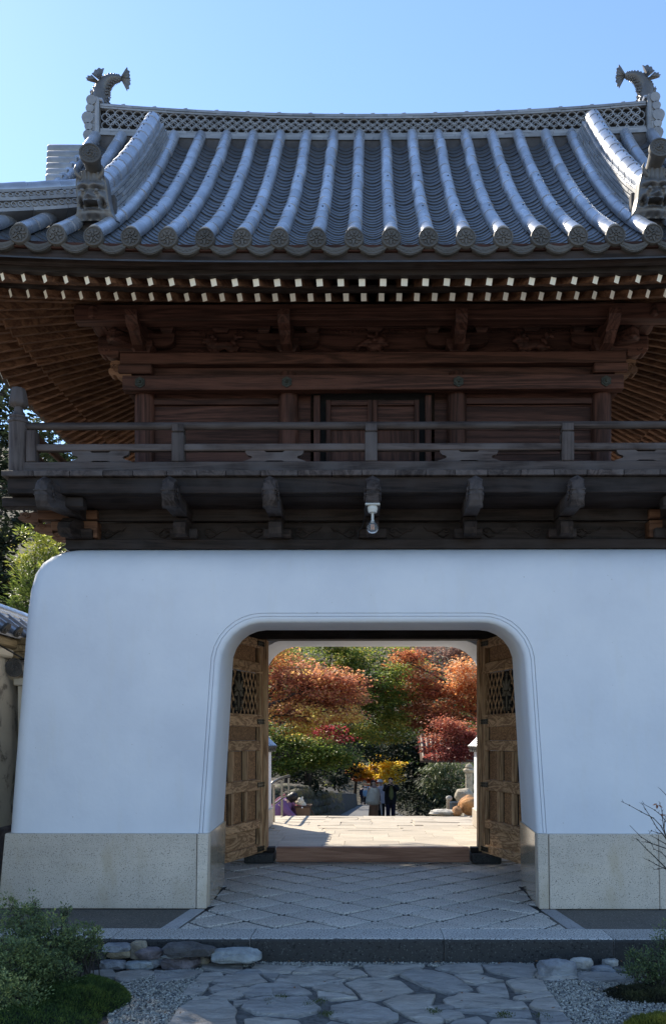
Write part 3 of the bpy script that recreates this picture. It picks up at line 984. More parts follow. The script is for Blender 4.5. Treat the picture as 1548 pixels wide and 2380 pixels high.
# demon-face tiles --------------------------------------------------------
def oni_mesh():
    """shield-shaped plaque, face raised by a height field; x across, z up, front towards -y"""
    mb = MB()
    NX, NZ = 44, 46
    def width(t):          # half width of the plaque at height t (0 bottom .. 1 top)
        return interp([(0,.195),(.06,.175),(.18,.150),(.4,.137),(.7,.135),(.86,.125),(.95,.095),(1,.05)], t)
    def g(x, z, cx, cz, sx, sz): return exp(-((x-cx)/sx)**2 - ((z-cz)/sz)**2)
    def hgt(x, z):
        ax = abs(x); h = .03
        h += .06*g(x, z, 0, .175, .100, .14)
        h += .055*g(ax, z, .055, .255-.25*0, .050, .022) + .02*g(x, z, 0, .235, .022, .03)      # brows
        h += .030*sin(min(1, max(0, (z-.26)/.07))*pi/2)*(.5+.5*cos(x*190))*.35*(ax < .10)*(z > .26)  # hair furrows
        h -= .030*g(ax, z, .058, .222, .040, .012); h += .040*g(ax, z, .058, .204, .024, .018)                                       # eyes
        h -= .020*g(ax, z, .056, .205, .009, .009)
        h += .075*g(x, z, 0, .172, .028, .026) + .026*g(ax, z, .032, .160, .020, .016)    # nose
        h += .030*g(ax, z, .085, .165, .028, .030)                                       # cheeks
        h -= .110*g(x, z, 0, .110, .075, .014) + .09*g(ax, z, .088, .122, .013, .028)     # mouth
        h += .095*g(ax, z, .060, .112, .008, .018)                                       # fangs
        h += .035*g(x, z, 0, .083, .090, .010) + .035*g(x, z, 0, .136, .075, .008)        # lips
        h += .030*g(x, z, 0, .050, .085, .022)                                           # chin
        h += .012*cos(x*95)*g(x, z, 0, .020, .12, .018)
        return h
    H = .37
    rows = []
    for j in range(NZ+1):
        t = j/NZ; z = H*t; w = width(t); r = []
        for i in range(NX+1):
            x = lerp(-w, w, i/NX); e = min(1, (w-abs(x))/.022)
            h = hgt(x, z)*e
            if w-abs(x) < .016: h = .034*(1 if w-abs(x) > .001 else 0)
            r.append((x, -h, z))
        rows.append(r)
    mb.grid(rows, 0, True)
    back = [[(x*.98, .05, z) for x, y, z in (r[0], r[-1])] for r in rows]
    mb.grid([[(r[0][0], 0, r[0][2]), (r[0][0], .06, r[0][2])] for r in rows], 0, False)
    mb.grid([[(r[-1][0], .06, r[-1][2]), (r[-1][0], 0, r[-1][2])] for r in rows], 0, False)
    mb.grid([[(r[0][0], .06, r[0][2]), (r[-1][0], .06, r[-1][2])] for r in rows], 0, False)
    mb.grid([[(p[0], 0, p[2]) for p in rows[-1]], [(p[0], .06, p[2]) for p in rows[-1]]], 0, False)
    mb.grid([[(p[0], .06, p[2]) for p in rows[0]], [(p[0], 0, p[2]) for p in rows[0]]], 0, False)
    for s in (-1, 1):                                      # beads down the rim, horns, ear curls
        for q in range(7):
            z = .045 + q*.036; mb.ell((s*(width(z/H)-.028 + .0), -.030, z), (.0095,.008,.0095), 0, 8, 5)
        mb.tube([(s*.075, -.04, .31), (s*.105, -.055, .335), (s*.118, -.05, .372), (s*.108, -.045, .40)], [.020,.017,.011,.003], 8)
    for s in (-1, 1): mb.ell((s*.058, -.103, .209), (.019,.014,.015), 0, 10, 6)
    return mb.mesh('demon_face', M['tile_oni'], center=False, sharp=70)[0]
OM = oni_mesh()
def spiral_disc(mb, c, R, n):
    """round tile end with a ring of beads and a three-comma whorl; faces n"""
    n = Vector(n).normalized(); a = n.cross(Vector((0,0,1))).normalized(); b = a.cross(n)
    c = Vector(c)
    ringv = lambda r, h: [c + a*(r*cos(2*pi*k/24)) + b*(r*sin(2*pi*k/24)) + n*h for k in range(25)]
    mb.grid([ringv(R, -.03), ringv(R, .006), ringv(R*.86, .008), ringv(R*.82, 0), ringv(.0005, 0)], 0, False)
    for k in range(14):
        t = 2*pi*k/14; mb.ell(c + a*(R*.62*cos(t)) + b*(R*.62*sin(t)) + n*.002, (R*.065,)*3, 0, 6, 4)
    for k in range(3):
        pts = [c + a*(R*r*cos(2*pi*k/3 + w)) + b*(R*r*sin(2*pi*k/3 + w)) + n*.002 for r, w in ((.12,0),(.22,.5),(.34,1.1),(.42,1.9),(.46,2.6))]
        mb.tube(pts, [R*.13,R*.11,R*.085,R*.055,R*.02], 6)
for s in (-1, 1):
    x = s*2.34
    on = empty('demon_tile', (x, 7.25, 5.80), gate)
    zb = zf(.42) + .075
    o = put('demon_face', OM, (x, 7.26, zb), on, rot=(radians(20), 0, 0))
    tb = MB()
    a = Vector((x, 7.34, zb+.34)); b = at(208, 352, 6.98) if s < 0 else at(1533, 345, 6.98)
    d = (b-a).normalized()
    tb.tube([a - d*.25, a, a.lerp(b, .55), a.lerp(b, .85), b], [.062,.062,.064,.074,.086], 18)
    spiral_disc(tb, b + d*.002, .088, d)
    tb.build('bird_perch_tile', M['tile_dark'], on, sharp=40)
    MB().box(x-.15, x+.15, 7.30, 7.36, zf(.5)-.05, zb+.25).build('mortar_block', M['ridge_plaster'], on)

# dolphin-like fish finials -------------------------------------------------
def fish(s):
    base = Vector((s*3.085, YC-.02, 8.485 + sag(3.0)))
    f = empty('fish_finial', base, gate)
    k = -s                                   # tail reaches towards the middle of the ridge
    P = lambda a, z, y=0: base + Vector((k*a, y, z))*1.14
    spine = [(0,-.02),(-.005,.06),(-.012,.13),(-.008,.20),(.03,.272),(.09,.318),(.155,.330),(.20,.328)]
    rad = [.090,.104,.102,.094,.082,.062,.041,.026]
    pts = [P(*q) for q in spine]
    # resample for smoothness
    fine, fr = [], []
    for i in range(len(pts)-1):
        for q in range(3):
            t = q/3
            p0, p1, p2, p3 = pts[max(0,i-1)], pts[i], pts[i+1], pts[min(len(pts)-1,i+2)]
            fine.append(.5*((2*p1) + (p2-p0)*t + (2*p0-5*p1+4*p2-p3)*t*t + (3*p1-p0-3*p2+p3)*t**3)); fr.append(lerp(rad[i], rad[i+1], t))
    fine.append(pts[-1]); fr.append(rad[-1])
    mb = MB(); mb.tube(fine, fr, 16, flat=.8)
    # scales: overlapping rows of small raised lozenges
    for i in range(4, len(fine)-2):
        d = (fine[i+1]-fine[i-1]).normalized(); y = Vector((0,1,0)); u = y.cross(d)
        for q in range(10):
            a = 2*pi*(q + .5*(i % 2))/10
            c = fine[i] + (y*cos(a)*.8 + u*sin(a))*fr[i]*.98
            mb.ell(c - (y*cos(a)*.8 + u*sin(a))*.006, (.015,.012,.015), 0, 6, 4)
    for i in range(6, 19):                         # serrated belly
        d = (fine[i+1]-fine[i-1]).normalized(); u = Vector((0,1,0)).cross(d)
        sgn = 1 if u.x*k > 0 or u.z < 0 else -1
        c = fine[i] + u*sgn*fr[i]
        mb.tube([c, c + u*sgn*.022 + d*.008], [.012,.002], 5)
    mb.ell(P(-.01,.02), (.10,.085,.05), 0, 12, 6); mb.ell(P(.05,.0), (.07,.07,.035), 0, 10, 6)
    for sy in (-1, 1): mb.ell(P(.055,.055,sy*.06), (.02,.016,.02), 0, 8, 5)
    mb.build('fish_body', M['tile_oni'], f, sharp=50)
    def fan(name, root, tips, th):
        """solid ribbed fin spreading from root to a scalloped edge through tips"""
        m = MB(); n = 4*(len(tips)-1)
        r0 = P(*root); cols = []
        for i in range(n+1):
            q = i/4; j = min(len(tips)-2, int(q)); t = P(*tips[j]).lerp(P(*tips[j+1]), q-j)
            sc = 1 - .10*(1-abs(cos(pi*q)))
            cols.append((r0 + (t-r0)*sc, .5+.5*cos(2*pi*q)))
        f_, b_ = [], []
        for k_ in (.0, .35, .7, .93, 1):
            f_.append([r0.lerp(c, k_) + Vector((0, -th*(.35+.65*w)*(1-k_**3) - .002, 0)) for c, w in cols])
            b_.append([r0.lerp(c, k_) + Vector((0, th*(.35+.65*w)*(1-k_**3) + .002, 0)) for c, w in cols])
        m.grid(f_, 0, True); m.grid(b_, 0, True, flip=True)
        m.grid([f_[-1], b_[-1]], 0, False)
        m.grid([[p[0] for p in f_], [p[0] for p in b_]], 0, False); m.grid([[p[-1] for p in b_], [p[-1] for p in f_]], 0, False)
        return m.build(name, M['tile_oni'], f, sharp=60, recalc=True)
    fan('tail_fin', (.19,.328), [(.255,.445),(.282,.40),(.284,.365),(.29,.325)], .014)
    fan('tail_fin', (.19,.326), [(.292,.315),(.29,.275),(.275,.225),(.255,.20)], .014)
    fan('dorsal_fin', (-.01,.24,-.07), [(-.128,.262,-.07),(-.138,.285,-.07),(-.122,.315,-.06),(-.085,.33,-.05)], .02)
    fan('dorsal_fin', (.00,.265,-.08), [(-.078,.325,-.07),(-.048,.365,-.07),(-.01,.392,-.06),(.04,.395,-.05)], .02)
    fan('belly_fin', (-.06,.17), [(-.115,.165),(-.12,.20),(-.11,.225)], .010)
fish(-1); fish(1)
# ================================================================== EAVES
eaves = empty('eaves', (0, YC, 5.2), gate)
RX_, RY_ = EX-.17, YC-YE-.17                      # outer rectangle of the flying rafters (half sizes)
def ze(d): return 5.17 + .50*d                    # centre line of the flying rafters, d metres in from their ends
def elift(x, y):
    d = min(RX_-abs(x), RY_-abs(y-YC)); k = max(0, 1 - d/1.5)
    return k*(.0021*abs(x)**3 if RY_-abs(y-YC) <= (RX_-abs(x)) else .0050*abs(y-YC)**3)
def dist_in(x, y): return min((RX_-abs(x))*.87, RY_-abs(y-YC))
def eave_z(x, y): return ze(dist_in(x, y)) + elift(x, y)
# boards seen between the rafters; the shade there is put into their dark colour
mb = MB()
ring = lambda d: [(-(RX_-d*1.15)-0, YC-(RY_-d)), ((RX_-d*1.15), YC-(RY_-d)), ((RX_-d*1.15), YC+(RY_-d)), (-(RX_-d*1.15), YC+(RY_-d))]
rows = []
for d in (-.02, .3, .6, 1.0, 1.5):
    c = ring(d); r = []
    for i in range(4):
        a, b = c[i], c[(i+1) % 4]
        for q in range(16):
            x, y = lerp(a[0], b[0], q/16), lerp(a[1], b[1], q/16)
            r.append((x, y, eave_z(x, y) + .045 + (.0 if d < .4 else -.03)))
    rows.append(r + [r[0]])
mb.grid(rows, 0, False, flip=True)
mb.build('eave_soffit', M['grey_x'], eaves)
def poly_beam(name, rect, w, h, zoff, mat, n=20, bow=True):
    """a beam along the four sides of a rectangle, following the lift of the corners"""
    hx, hy = rect
    cs = [(-hx, YC-hy), (hx, YC-hy), (hx, YC+hy), (-hx, YC+hy)]
    for i in range(4):
        a, b = cs[i], cs[(i+1) % 4]
        mb = MB(); rows = []
        nx, ny = (0, -1) if i == 0 else (1, 0) if i == 1 else (0, 1) if i == 2 else (-1, 0)
        for q in range(n+1):
            x, y = lerp(a[0], b[0], q/n), lerp(a[1], b[1], q/n)
            z = zoff(x, y)
            x2, y2 = x - nx*w, y - ny*w
            if q in (0, n):     # mitre
                if i in (0, 2): x2 = x2 - (w if x2 > 0 else -w)
                else: y2 = y2 - (w if y2 > YC else -w)
            rows.append([(x, y, z), (x, y, z+h), (x2, y2, z+h), (x2, y2, z), (x, y, z)])
        mb.grid(rows, 0, False)
        mb.build(name, mat if i in (0, 2) else M[mat.name and 'grey_y'], eaves, recalc=True)
lz = lambda x, y: (.0021*abs(x)**3 if abs(abs(y-YC)-3.0) < .4 else .0050*abs(y-YC)**3)
poly_beam('eave_board', (EX-.05, YC-YE-.05), .05, .105, lambda x, y: 5.225 + lz(x, y), M['grey_x'])
poly_beam('tile_batten', (EX-.03, YC-YE-.03), .06, .05, lambda x, y: 5.335 + lz(x, y), M['red_x'])
poly_beam('eave_board', (EX-.11, YC-YE-.11), .06, .055, lambda x, y: 5.175 + lz(x, y) + .01, M['grey_x'])
D2 = .38                                           # inner tier starts here
poly_beam('rafter_batten', (RX_-D2*1.15+.02, RY_-D2+.02), .05, .045, lambda x, y: ze(D2) - .075 + elift(x, y), M['grey_x'])
# fan rafters in two tiers; each is a bar with a white painted end
FC = (0, 10.0)
def rafter(px_, py_, front):
    P0 = Vector((px_, py_)); F = Vector(FC); d = (F - P0).normalized()
    def hit(dd):
        """point along the ray where the inset equals dd"""
        lo, hi = 0, 5.0
        for _ in range(24):
            m = (lo+hi)/2; q = P0 + d*m
            if dist_in(q.x, q.y) < dd: lo = m
            else: hi = m
        return P0 + d*lo
    a = hit(0.0); b = hit(.52)
    z = lambda p, off: eave_z(p.x, p.y) + off
    mats = [M['rafter_y'] if front else M['rafter_x'], M['white_end']]
    mb = MB(); mb.beam((a.x, a.y, z(a, 0)), (b.x, b.y, z(b, 0)), .051, .072 if front else .12, 0)
    mb.m[-2] = 1
    mb.build('flying_rafter', mats, eaves)
    c = hit(D2-.012); e = hit(1.42)
    o1 = -.125
    mb = MB(); mb.beam((c.x, c.y, z(c, o1)), (e.x, e.y, z(e, o1)), .047, .060 if front else .11, 0)
    if front: mb.m[-2] = 1
    mb.build('base_rafter', mats, eaves)
i = -22
for i in range(-22, 22):
    x = (i+.5)*.172
    if abs(x) < RX_: rafter(x, YC-RY_, True)
    if abs(x) < RX_ and i % 2 == 0: pass
for s in (-1, 1):
    n = int(RY_*2/.168)
    for j in range(n+1):
        y = YC - RY_ + .06 + j*(RY_*2-.12)/n
        rafter(s*RX_, y, False)
for s in (-1, 1):
    for t in (-1, 1):
        a = Vector((s*(RX_+.02), YC+t*(RY_+.02), 0)); b = Vector((s*2.0, YC+t*1.45, 0))
        a.z = 5.13 + elift(a.x, a.y); b.z = ze(1.45)-.10
        mb = MB(); mb.beam(a, b, .12, .15); mb.build('hip_rafter', M['rafter_x'], eaves, bevel=.008)

# ================================================================== UPPER STOREY
up = empty('upper_storey', (0, YC, 3.75), gate)
YU = 8.30; HX = 2.20; DEP = 2*(YC-YU)
CX = [-2.20, -.81, .81, 2.20]
RX, RY, RZ = M['red_x'], M['red_y'], M['red_z']
for yy in (YU, YC, 2*YC-YU):
    for x in CX:
        if yy == YC and abs(x) < 2: continue
        mb = MB(); mb.lathe([(.088, 3.74), (.094, 4.2), (.095, 4.7), (.092, 4.92), (.075, 4.985)], (x, yy, 0), 20)
        mb.build('column', M['red_z'], up, sharp=40)
def ring_beams(name, z0, z1, y_front, hx, t=.12, ext=0, mx=None):
    """beams round the four walls; y_front is the front face of the front one"""
    dy = YC - y_front
    for sg in (-1, 1):
        ya, yb = sorted((YC + sg*dy, YC + sg*(dy-t)))
        MB().box(-hx-ext, hx+ext, ya, yb, z0, z1).build(name, mx or RX, up, bevel=.006)
        xa, xb = sorted((sg*hx, sg*(hx-t)))
        MB().box(xa+.001*sg, xb+.001*sg, YC-dy+t+.002-ext*0, YC+dy-t-.002, z0, z1).build(name, RY, up, bevel=.006)
# wall boards (horizontal planks) between the columns, front
def planks(x0, x1, z0, z1, y, n, name='wall_board'):
    for i in range(n):
        a, b = lerp(z0, z1, i/n), lerp(z0, z1, (i+1)/n)
        MB().box(x0, x1, y, y+.03, a+.002, b-.002).build(name, RX, up)
planks(-2.12, -.89, 3.75, 4.90, YU+.02, 6); planks(.89, 2.12, 3.75, 4.90, YU+.02, 5)
planks(-.72, -.60, 3.75, 4.90, YU+.04, 1); planks(.60, .72, 3.75, 4.90, YU+.04, 1)
MB().box(-2.2, 2.2, 2*YC-YU-.02, 2*YC-YU+.02, 3.72, 5.5).build('rear_wall', RX, up)
for s in (-1, 1):
    for i in range(6):
        MB().box(*sorted((s*2.19, s*2.22)), YU+.09, 2*YC-YU-.09, 3.75+i*.16, 3.748+(i+1)*.16).build('wall_board', RY, up)
ring_beams('nageshi_beam', 4.765, 4.905, YU-.17, 2.34, .10, .03)
MB().box(-2.12, -.90, YU-.02, YU+.019, 4.685, 4.745).build('inner_rail', RX, up, bevel=.004)
MB().box(.90, 2.12, YU-.02, YU+.019, 4.685, 4.745).build('inner_rail', RX, up, bevel=.004)
for s in (-1, 1): MB().box(s*1.505-.615, s*1.505+.615, YU-.03, YU+.018, 3.75, 3.83).build('ground_rail', RX, up, bevel=.004)
for s in (-1, 1): MB().box(s*1.505-.615, s*1.505+.615, YU-.025, YU+.018, 4.10, 4.14).build('inner_rail', RX, up, bevel=.004)
planks(-2.14, 2.14, 4.90, 5.05, YU-.02, 1, 'frieze_board')
ring_beams('head_beam', 5.035, 5.145, YU-.12, 2.36, .22, .05)
MB().box(-2.22, 2.22, YU+.03, YU+.06, 5.145, 5.52).build('bracket_board', RX, up)
for s in (-1, 1): MB().box(*sorted((s*2.20, s*2.23)), YU, 2*YC-YU, 5.145, 5.56).build('bracket_board', RY, up)
ring_beams('purlin', 5.305, 5.45, YU-.42, 2.62, .13, .12)
ring_beams('purlin', 5.42, 5.52, YU-.02, 2.24, .12, 0)
MB().box(-2.1, 2.1, YU-.30, YU+.02, 5.452, 5.475).build('bracket_ceiling', RX, up)
# hexagonal bolt caps
for x in CX:
    mb = MB(); fr = lambda a, b, d: (x+a, YU-.171-d, 4.835+b)
    mb.prism([(.052*cos(k*pi/3+pi/6), .052*sin(k*pi/3+pi/6)) for k in range(6)], fr, .012)
    mb.prism([(.036*cos(k*pi/3), .036*sin(k*pi/3)) for k in range(6)], lambda a, b, d: (x+a, YU-.183-d, 4.835+b), .010)
    mb.ell((x, YU-.195, 4.835), (.016,.016,.016), 0, 8, 5)
    mb.build('bolt_cap', M['verdigris'], up)
# central double door of the upper storey
dd = empty('balcony_door', (0, YU, 4.2), up)
dd_parent = up
def ubox(name, x0, x1, y0, y1, z0, z1, mat, bevel=.004): return MB().box(x0, x1, y0, y1, z0, z1).build(name, mat, up, bevel=bevel)
bpy.data.objects.remove(dd)
for s in (-1, 1):
    ubox('door_jamb', s*.535-.03, s*.535+.03, YU-.05, YU+.039, 3.75, 4.76, RZ)
    for x in (s*.025, s*.425): ubox('shutter_stile', x-.022, x+.022, YU-.035, YU+.02, 3.78, 4.72, RZ)
    x0, x1 = sorted((s*.048, s*.402))
    for z0, z1 in ((3.80,3.85),(4.09,4.14),(4.44,4.49),(4.67,4.72)): ubox('shutter_rail', x0, x1, YU-.03, YU+.018, z0, z1, RX)
    ubox('shutter_stile', s*.225-.018, s*.225+.018, YU-.028, YU+.016, 3.851, 4.089, RZ)
    for z0, z1 in ((3.85,4.09),(4.14,4.44),(4.49,4.67)): ubox('shutter_panel', x0, x1, YU+.0, YU+.012, z0, z1, RZ if z1 < 4.5 else RX, 0)
ubox('door_back', -.57, .57, YU+.045, YU+.07, 3.75, 4.90, M['void'], 0)

# bracket sets: bearing blocks and curved arms
def arm_poly(w, h):
    o = [(-w, h), (-w, h*.55)]
    for q in range(6):
        a = q/5*pi/2; o.append((-w + w*.38*(1-cos(a)), h*.55*(1-sin(a))))
    o += [(w*.62*1, 0)] if False else []
    o2 = [(-p, z) for p, z in reversed(o)]
    return (o + o2)[::-1]
def block(x, y, z, w, h, name='bearing_block', d=None):
    d = d or w
    mb = MB(); prof = [(.70, 0), (.78, h*.18), (1.0, h*.45), (1.0, h)]
    v = []; f = []
    for k, zz in prof:
        v += [(x-w/2*k, y-d/2*k, z+zz), (x+w/2*k, y-d/2*k, z+zz), (x+w/2*k, y+d/2*k, z+zz), (x-w/2*k, y+d/2*k, z+zz)]
    for i in range(3):
        for q in range(4): f.append((i*4+q, i*4+(q+1)%4, i*4+4+(q+1)%4, i*4+4+q))
    f += [(3,2,1,0), (12,13,14,15)]
    mb.add(v, f); return mb.build(name, RX, up)
def arm_x(x, y, z, w, h, t):
    return MB().prism(arm_poly(w, h), lambda a, b, d: (x+a, y-t/2+d, z+b), t).build('bracket_arm', RX, up)
for x in CX:
    corner = abs(x) > 2
    xx = x
    block(xx, YU-.05, 5.146, .22, .11)
    arm_x(xx, YU-.03, 5.225, .30, .12, .09)
    for q in (-.23, .23): block(xx+q, YU-.03, 5.346, .125, .085)
    # projecting arms towards the front
    prof = [(0,.0),(-.30,.02),(-.40,.06),(-.44,.12),(-.44,.17),(0,.17)]
    MB().prism(prof, lambda a, b, d: (xx-.055+d, YU-.05+a, 5.20+b), .11).build('bracket_arm', RY, up, recalc=True)
    prof = [(0,.0),(-.22,.0),(-.30,.05),(-.34,.10),(-.34,.12),(0,.12)]
    MB().prism(prof, lambda a, b, d: (xx-.05+d, YU-.05+a, 5.15+b), .10).build('bracket_arm', RY, up, recalc=True)
    block(xx, YU-.37, 5.262, .15, .085) if False else None
# struts with frog-leg outlines, cloud carvings and animals between the columns
def cloud(x, z, s, mir=1):
    mb = MB()
    o = [(-.17,0),(-.16,.035),(-.125,.055),(-.085,.045),(-.06,.065),(-.02,.05),(0,.02),(0,0)]
    mb.prism([(mir*a*s, b*s) for a, b in (o if mir > 0 else o)], lambda a, b, d: (x+a, YU+.03-d, z+b), .022)
    mb.tube([(x+mir*a*s, YU+.008, z+b*s) for a, b in o[1:-1]], .008, 6)
    return mb.build('cloud_carving', RX, up, recalc=True)
def scroll(x, z, s, mir=1, y=YU):
    mb = MB()
    pts = []
    for q in range(22):
        t = q/21; a = 3.6*pi*t*.62; r = .055*(1-.85*t)
        pts.append((x + mir*s*(r*cos(a)), y+.018, z + s*(r*sin(a))))
    mb.tube(pts, [.011*s*(1-.5*q/21) for q in range(22)], 6)
    mb.tube([(x+mir*s*.05, y+.02, z), (x+mir*s*.085, y+.02, z-.02*s), (x+mir*s*.12, y+.02, z+.004*s), (x+mir*s*.16, y+.02, z-.012*s), (x+mir*s*.19, y+.02, z+.018*s)], [.012*s,.014*s,.011*s,.010*s,.003], 6)
    return mb.build('scroll_carving', RX, up)
def lion(x, z, k, kind):
    """small carved beast, galloping; k = +1 head left"""
    mb = MB(); y = YU-.02
    E = lambda a, b, rx, rz, ry=.03, rot=0, dy=0: mb.ell((x-k*a*1.0, y+dy, z+b), (rx, ry, rz), 0, 10, 7, Matrix.Rotation(k*rot, 3, 'Y'))
    if kind == 0:
        E(0,.10,.10,.045,.035,-.25); E(.075,.115,.055,.055,.04); E(-.085,.085,.055,.045,.036,.3)
        E(.125,.145,.045,.048,.045); E(.165,.135,.025,.02,.03); E(.105,.185,.014,.03,.02,.4); E(.14,.19,.014,.028,.02,-.3)
        for a in range(7): E(.09+.045*cos(a*.9), .14+.05*sin(a*.9), .02,.02,.04)
        E(.10,.055,.022,.055,.026,-.7); E(.15,.025,.030,.014,.024,-.2); E(.045,.05,.020,.05,.024,-.9); E(.005,.022,.035,.013,.02,.1)
        E(-.13,.06,.022,.06,.026,1.0); E(-.185,.025,.04,.013,.022,.35)
        E(-.12,.135,.022,.045,.022,-.7); E(-.15,.175,.035,.02,.02,-.4); E(-.19,.185,.03,.018,.018,.3); E(-.14,.20,.02,.02,.02)
    else:
        E(0,.09,.085,.06,.04); E(.06,.14,.05,.05,.045); E(.02,.16,.03,.04,.03); E(-.07,.13,.07,.035,.035,.5); E(-.14,.10,.035,.02,.025,.8)
        E(-.17,.07,.016,.035,.02,.2); E(.09,.18,.016,.035,.02,.6); E(.02,.21,.016,.035,.02,-.2); E(.11,.11,.03,.025,.03)
        E(-.03,.18,.05,.02,.025,-.3); E(-.06,.03,.07,.018,.025,.2); E(.07,.03,.04,.022,.03,-.3); E(.0,.02,.10,.012,.02); E(-.12,.03,.05,.014,.02,-.2)
        for a in range(8): E(.055*cos(a*.8), .085+.06*sin(a*.8), .018,.018,.045)
    return mb.build('beast_carving', RX, up, remesh=.007)
lion(-1.46, 5.15, 1, 0); lion(.02, 5.15, -1, 1); lion(1.53, 5.15, 1, 0)
for xc in (-1.46, .02, 1.53):
    cloud(xc-.15, 5.147, 1.15, 1); cloud(xc+.17, 5.147, 1.15, -1)
    block(xc, YU+.005, 5.385, .17, .075, d=.06)
    for q, m_ in ((-.16,-1), (.16,1), (-.36,1), (.36,-1)): scroll(xc+q, 5.405, .62, m_)
# corner beast-nose brackets sticking out sideways (their outlines show against the rafters)
NOSE = [(0,.0),(.06,-.012),(.12,.0),(.16,.03),(.19,.022),(.225,.045),(.23,.085),(.20,.11),(.215,.135),(.20,.165),(.15,.175),(.10,.165),(.05,.18),(0,.18)]
def nose_x(s, x, y, z, sc, t=.11, mat=None, wh=None):
    mb = MB(); mb.prism([(a*sc, b*sc) for a, b in NOSE], lambda a, b, d: (x + s*a, y - t/2 + d, z + b), t)
    pts = [(x + s*sc*(.145 + .055*(1-.8*q/16)*cos(q*.62)), y-t/2-.004, z + sc*(.095 + .055*(1-.8*q/16)*sin(q*.62))) for q in range(17)]
    mb.tube(pts, .009*sc, 6)
    o = mb.build('corner_nose', mat or M['rafter_x'], up, recalc=True, sharp=40); return o
for s in (-1, 1):
    for y in (YU-.06, 2*YC-YU+.06):
        MB().box(*sorted((s*2.1, s*2.42)), y-.08, y+.08, 4.94, 5.03).build('nose_block', RX, up, bevel=.01)
        nose_x(s, s*2.30, y, 4.905, .95)
        nose_x(s, s*2.36, y, 5.30, 1.35, .13, RX)
        MB().box(*sorted((s*2.2, s*2.62)), y-.07, y+.07, 5.15, 5.30).build('nose_block', RX, up, bevel=.02)
        nose_x(s, s*2.42, y, 5.10, .8, .12, RX)
    # diagonal bracket under the hip
    a = Vector((s*2.15, YU+.05, 5.22)); 
    for q, (l, z0, h) in enumerate(((.42, 5.16, .12), (.62, 5.29, .12))):
        b = a + Vector((s*l*.75, -l*.75, 0)); m = MB(); m.beam((a.x, a.y, z0+h/2), (b.x, b.y, z0+h/2+.03), .13, h); m.build('diagonal_arm', RX, up, bevel=.02)

# ================================================================== BALCONY
bal = empty('balcony', (0, YC, 3.7), gate)
YB = 7.33; BX = 3.12
GX, GY, GZ = M['grey_x'], M['grey_y'], M['grey_z']
rr = random.Random(11)
x = -BX-.04
while x < BX+.02:
    w = rr.uniform(.245, .315); x1 = min(x+w, BX+.04)
    if x1 - x > .05: MB().box(x+.002, x1-.002, YB-.04+rr.uniform(-.003,.003), 8.20, 3.695, 3.742).build('deck_plank', M['rail_y'], bal, bevel=.004)
    x = x1
for s in (-1, 1):
    y = 8.205
    while y < 11.4:
        y1 = y + rr.uniform(.25,.31); MB().box(*sorted((s*2.15, s*(BX+.05))), y+.002, y1-.002, 3.695, 3.742).build('deck_plank', GX, bal, bevel=.004); y = y1
    MB().box(*sorted((s*(BX-.11), s*BX)), YB+.115, 2*YC-YB-.115, 3.555, 3.693).build('balcony_beam', GY, bal, bevel=.006)
MB().box(-BX, BX, YB, YB+.11, 3.555, 3.693).build('balcony_beam', GX, bal, bevel=.006)
MB().box(-BX, BX, 2*YC-YB-.11, 2*YC-YB, 3.555, 3.693).build('balcony_beam', GX, bal, bevel=.006)
MB().box(-2.2, 2.2, 8.22, 11.38, 3.70, 3.735).build('upper_floor', RX, bal)
# railing
YRL = 7.43; XR = 3.02
def rail_run(front):
    z3 = 4.165
    if front:
        for y, g in ((YRL, M['rail_x']), (2*YC-YRL, M['rail_x'])):
            MB().box(-XR, XR, y-.045, y+.045, 3.744, 3.845).build('bottom_rail', g, bal, bevel=.006)
            MB().box(-XR+.02, XR-.02, y-.03, y+.03, 3.945, 4.005).build('middle_rail', g, bal, bevel=.008)
            mb = MB(); n = 26; pts = [(lerp(-XR-.02, XR+.02, i/n), y, z3) for i in range(n+1)]
            mb.tube(pts, .033, 12); mb.build('top_rail', g, bal, sharp=40)
    else:
        for s in (-1, 1):
            MB().box(s*XR-.045, s*XR+.045, YRL+.08, 2*YC-YRL-.08, 3.744, 3.845).build('bottom_rail', M['rail_y'], bal, bevel=.006)
            MB().box(s*XR-.03, s*XR+.03, YRL+.08, 2*YC-YRL-.08, 3.945, 4.005).build('middle_rail', M['rafter_y'], bal, bevel=.008)
            mb = MB(); mb.tube([(s*XR, YRL+.07, z3), (s*XR, YC, z3), (s*XR, 2*YC-YRL-.07, z3)], .033, 12); mb.build('top_rail', M['rafter_y'], bal, sharp=40)
rail_run(True); rail_run(False)
for y in (YRL, 2*YC-YRL):
    for x in (-1.675, -.012, 1.675):
        mb = MB()
        mb.box(x-.052, x+.052, y-.05, y+.05, 3.846, 4.095); mb.box(x-.040, x+.040, y-.042, y+.042, 4.095, 4.105)
        mb.box(x-.05, x+.05, y-.05, y+.05, 4.105, 4.17)
        mb.build('rail_post', M['rail_z'], bal, bevel=.007)
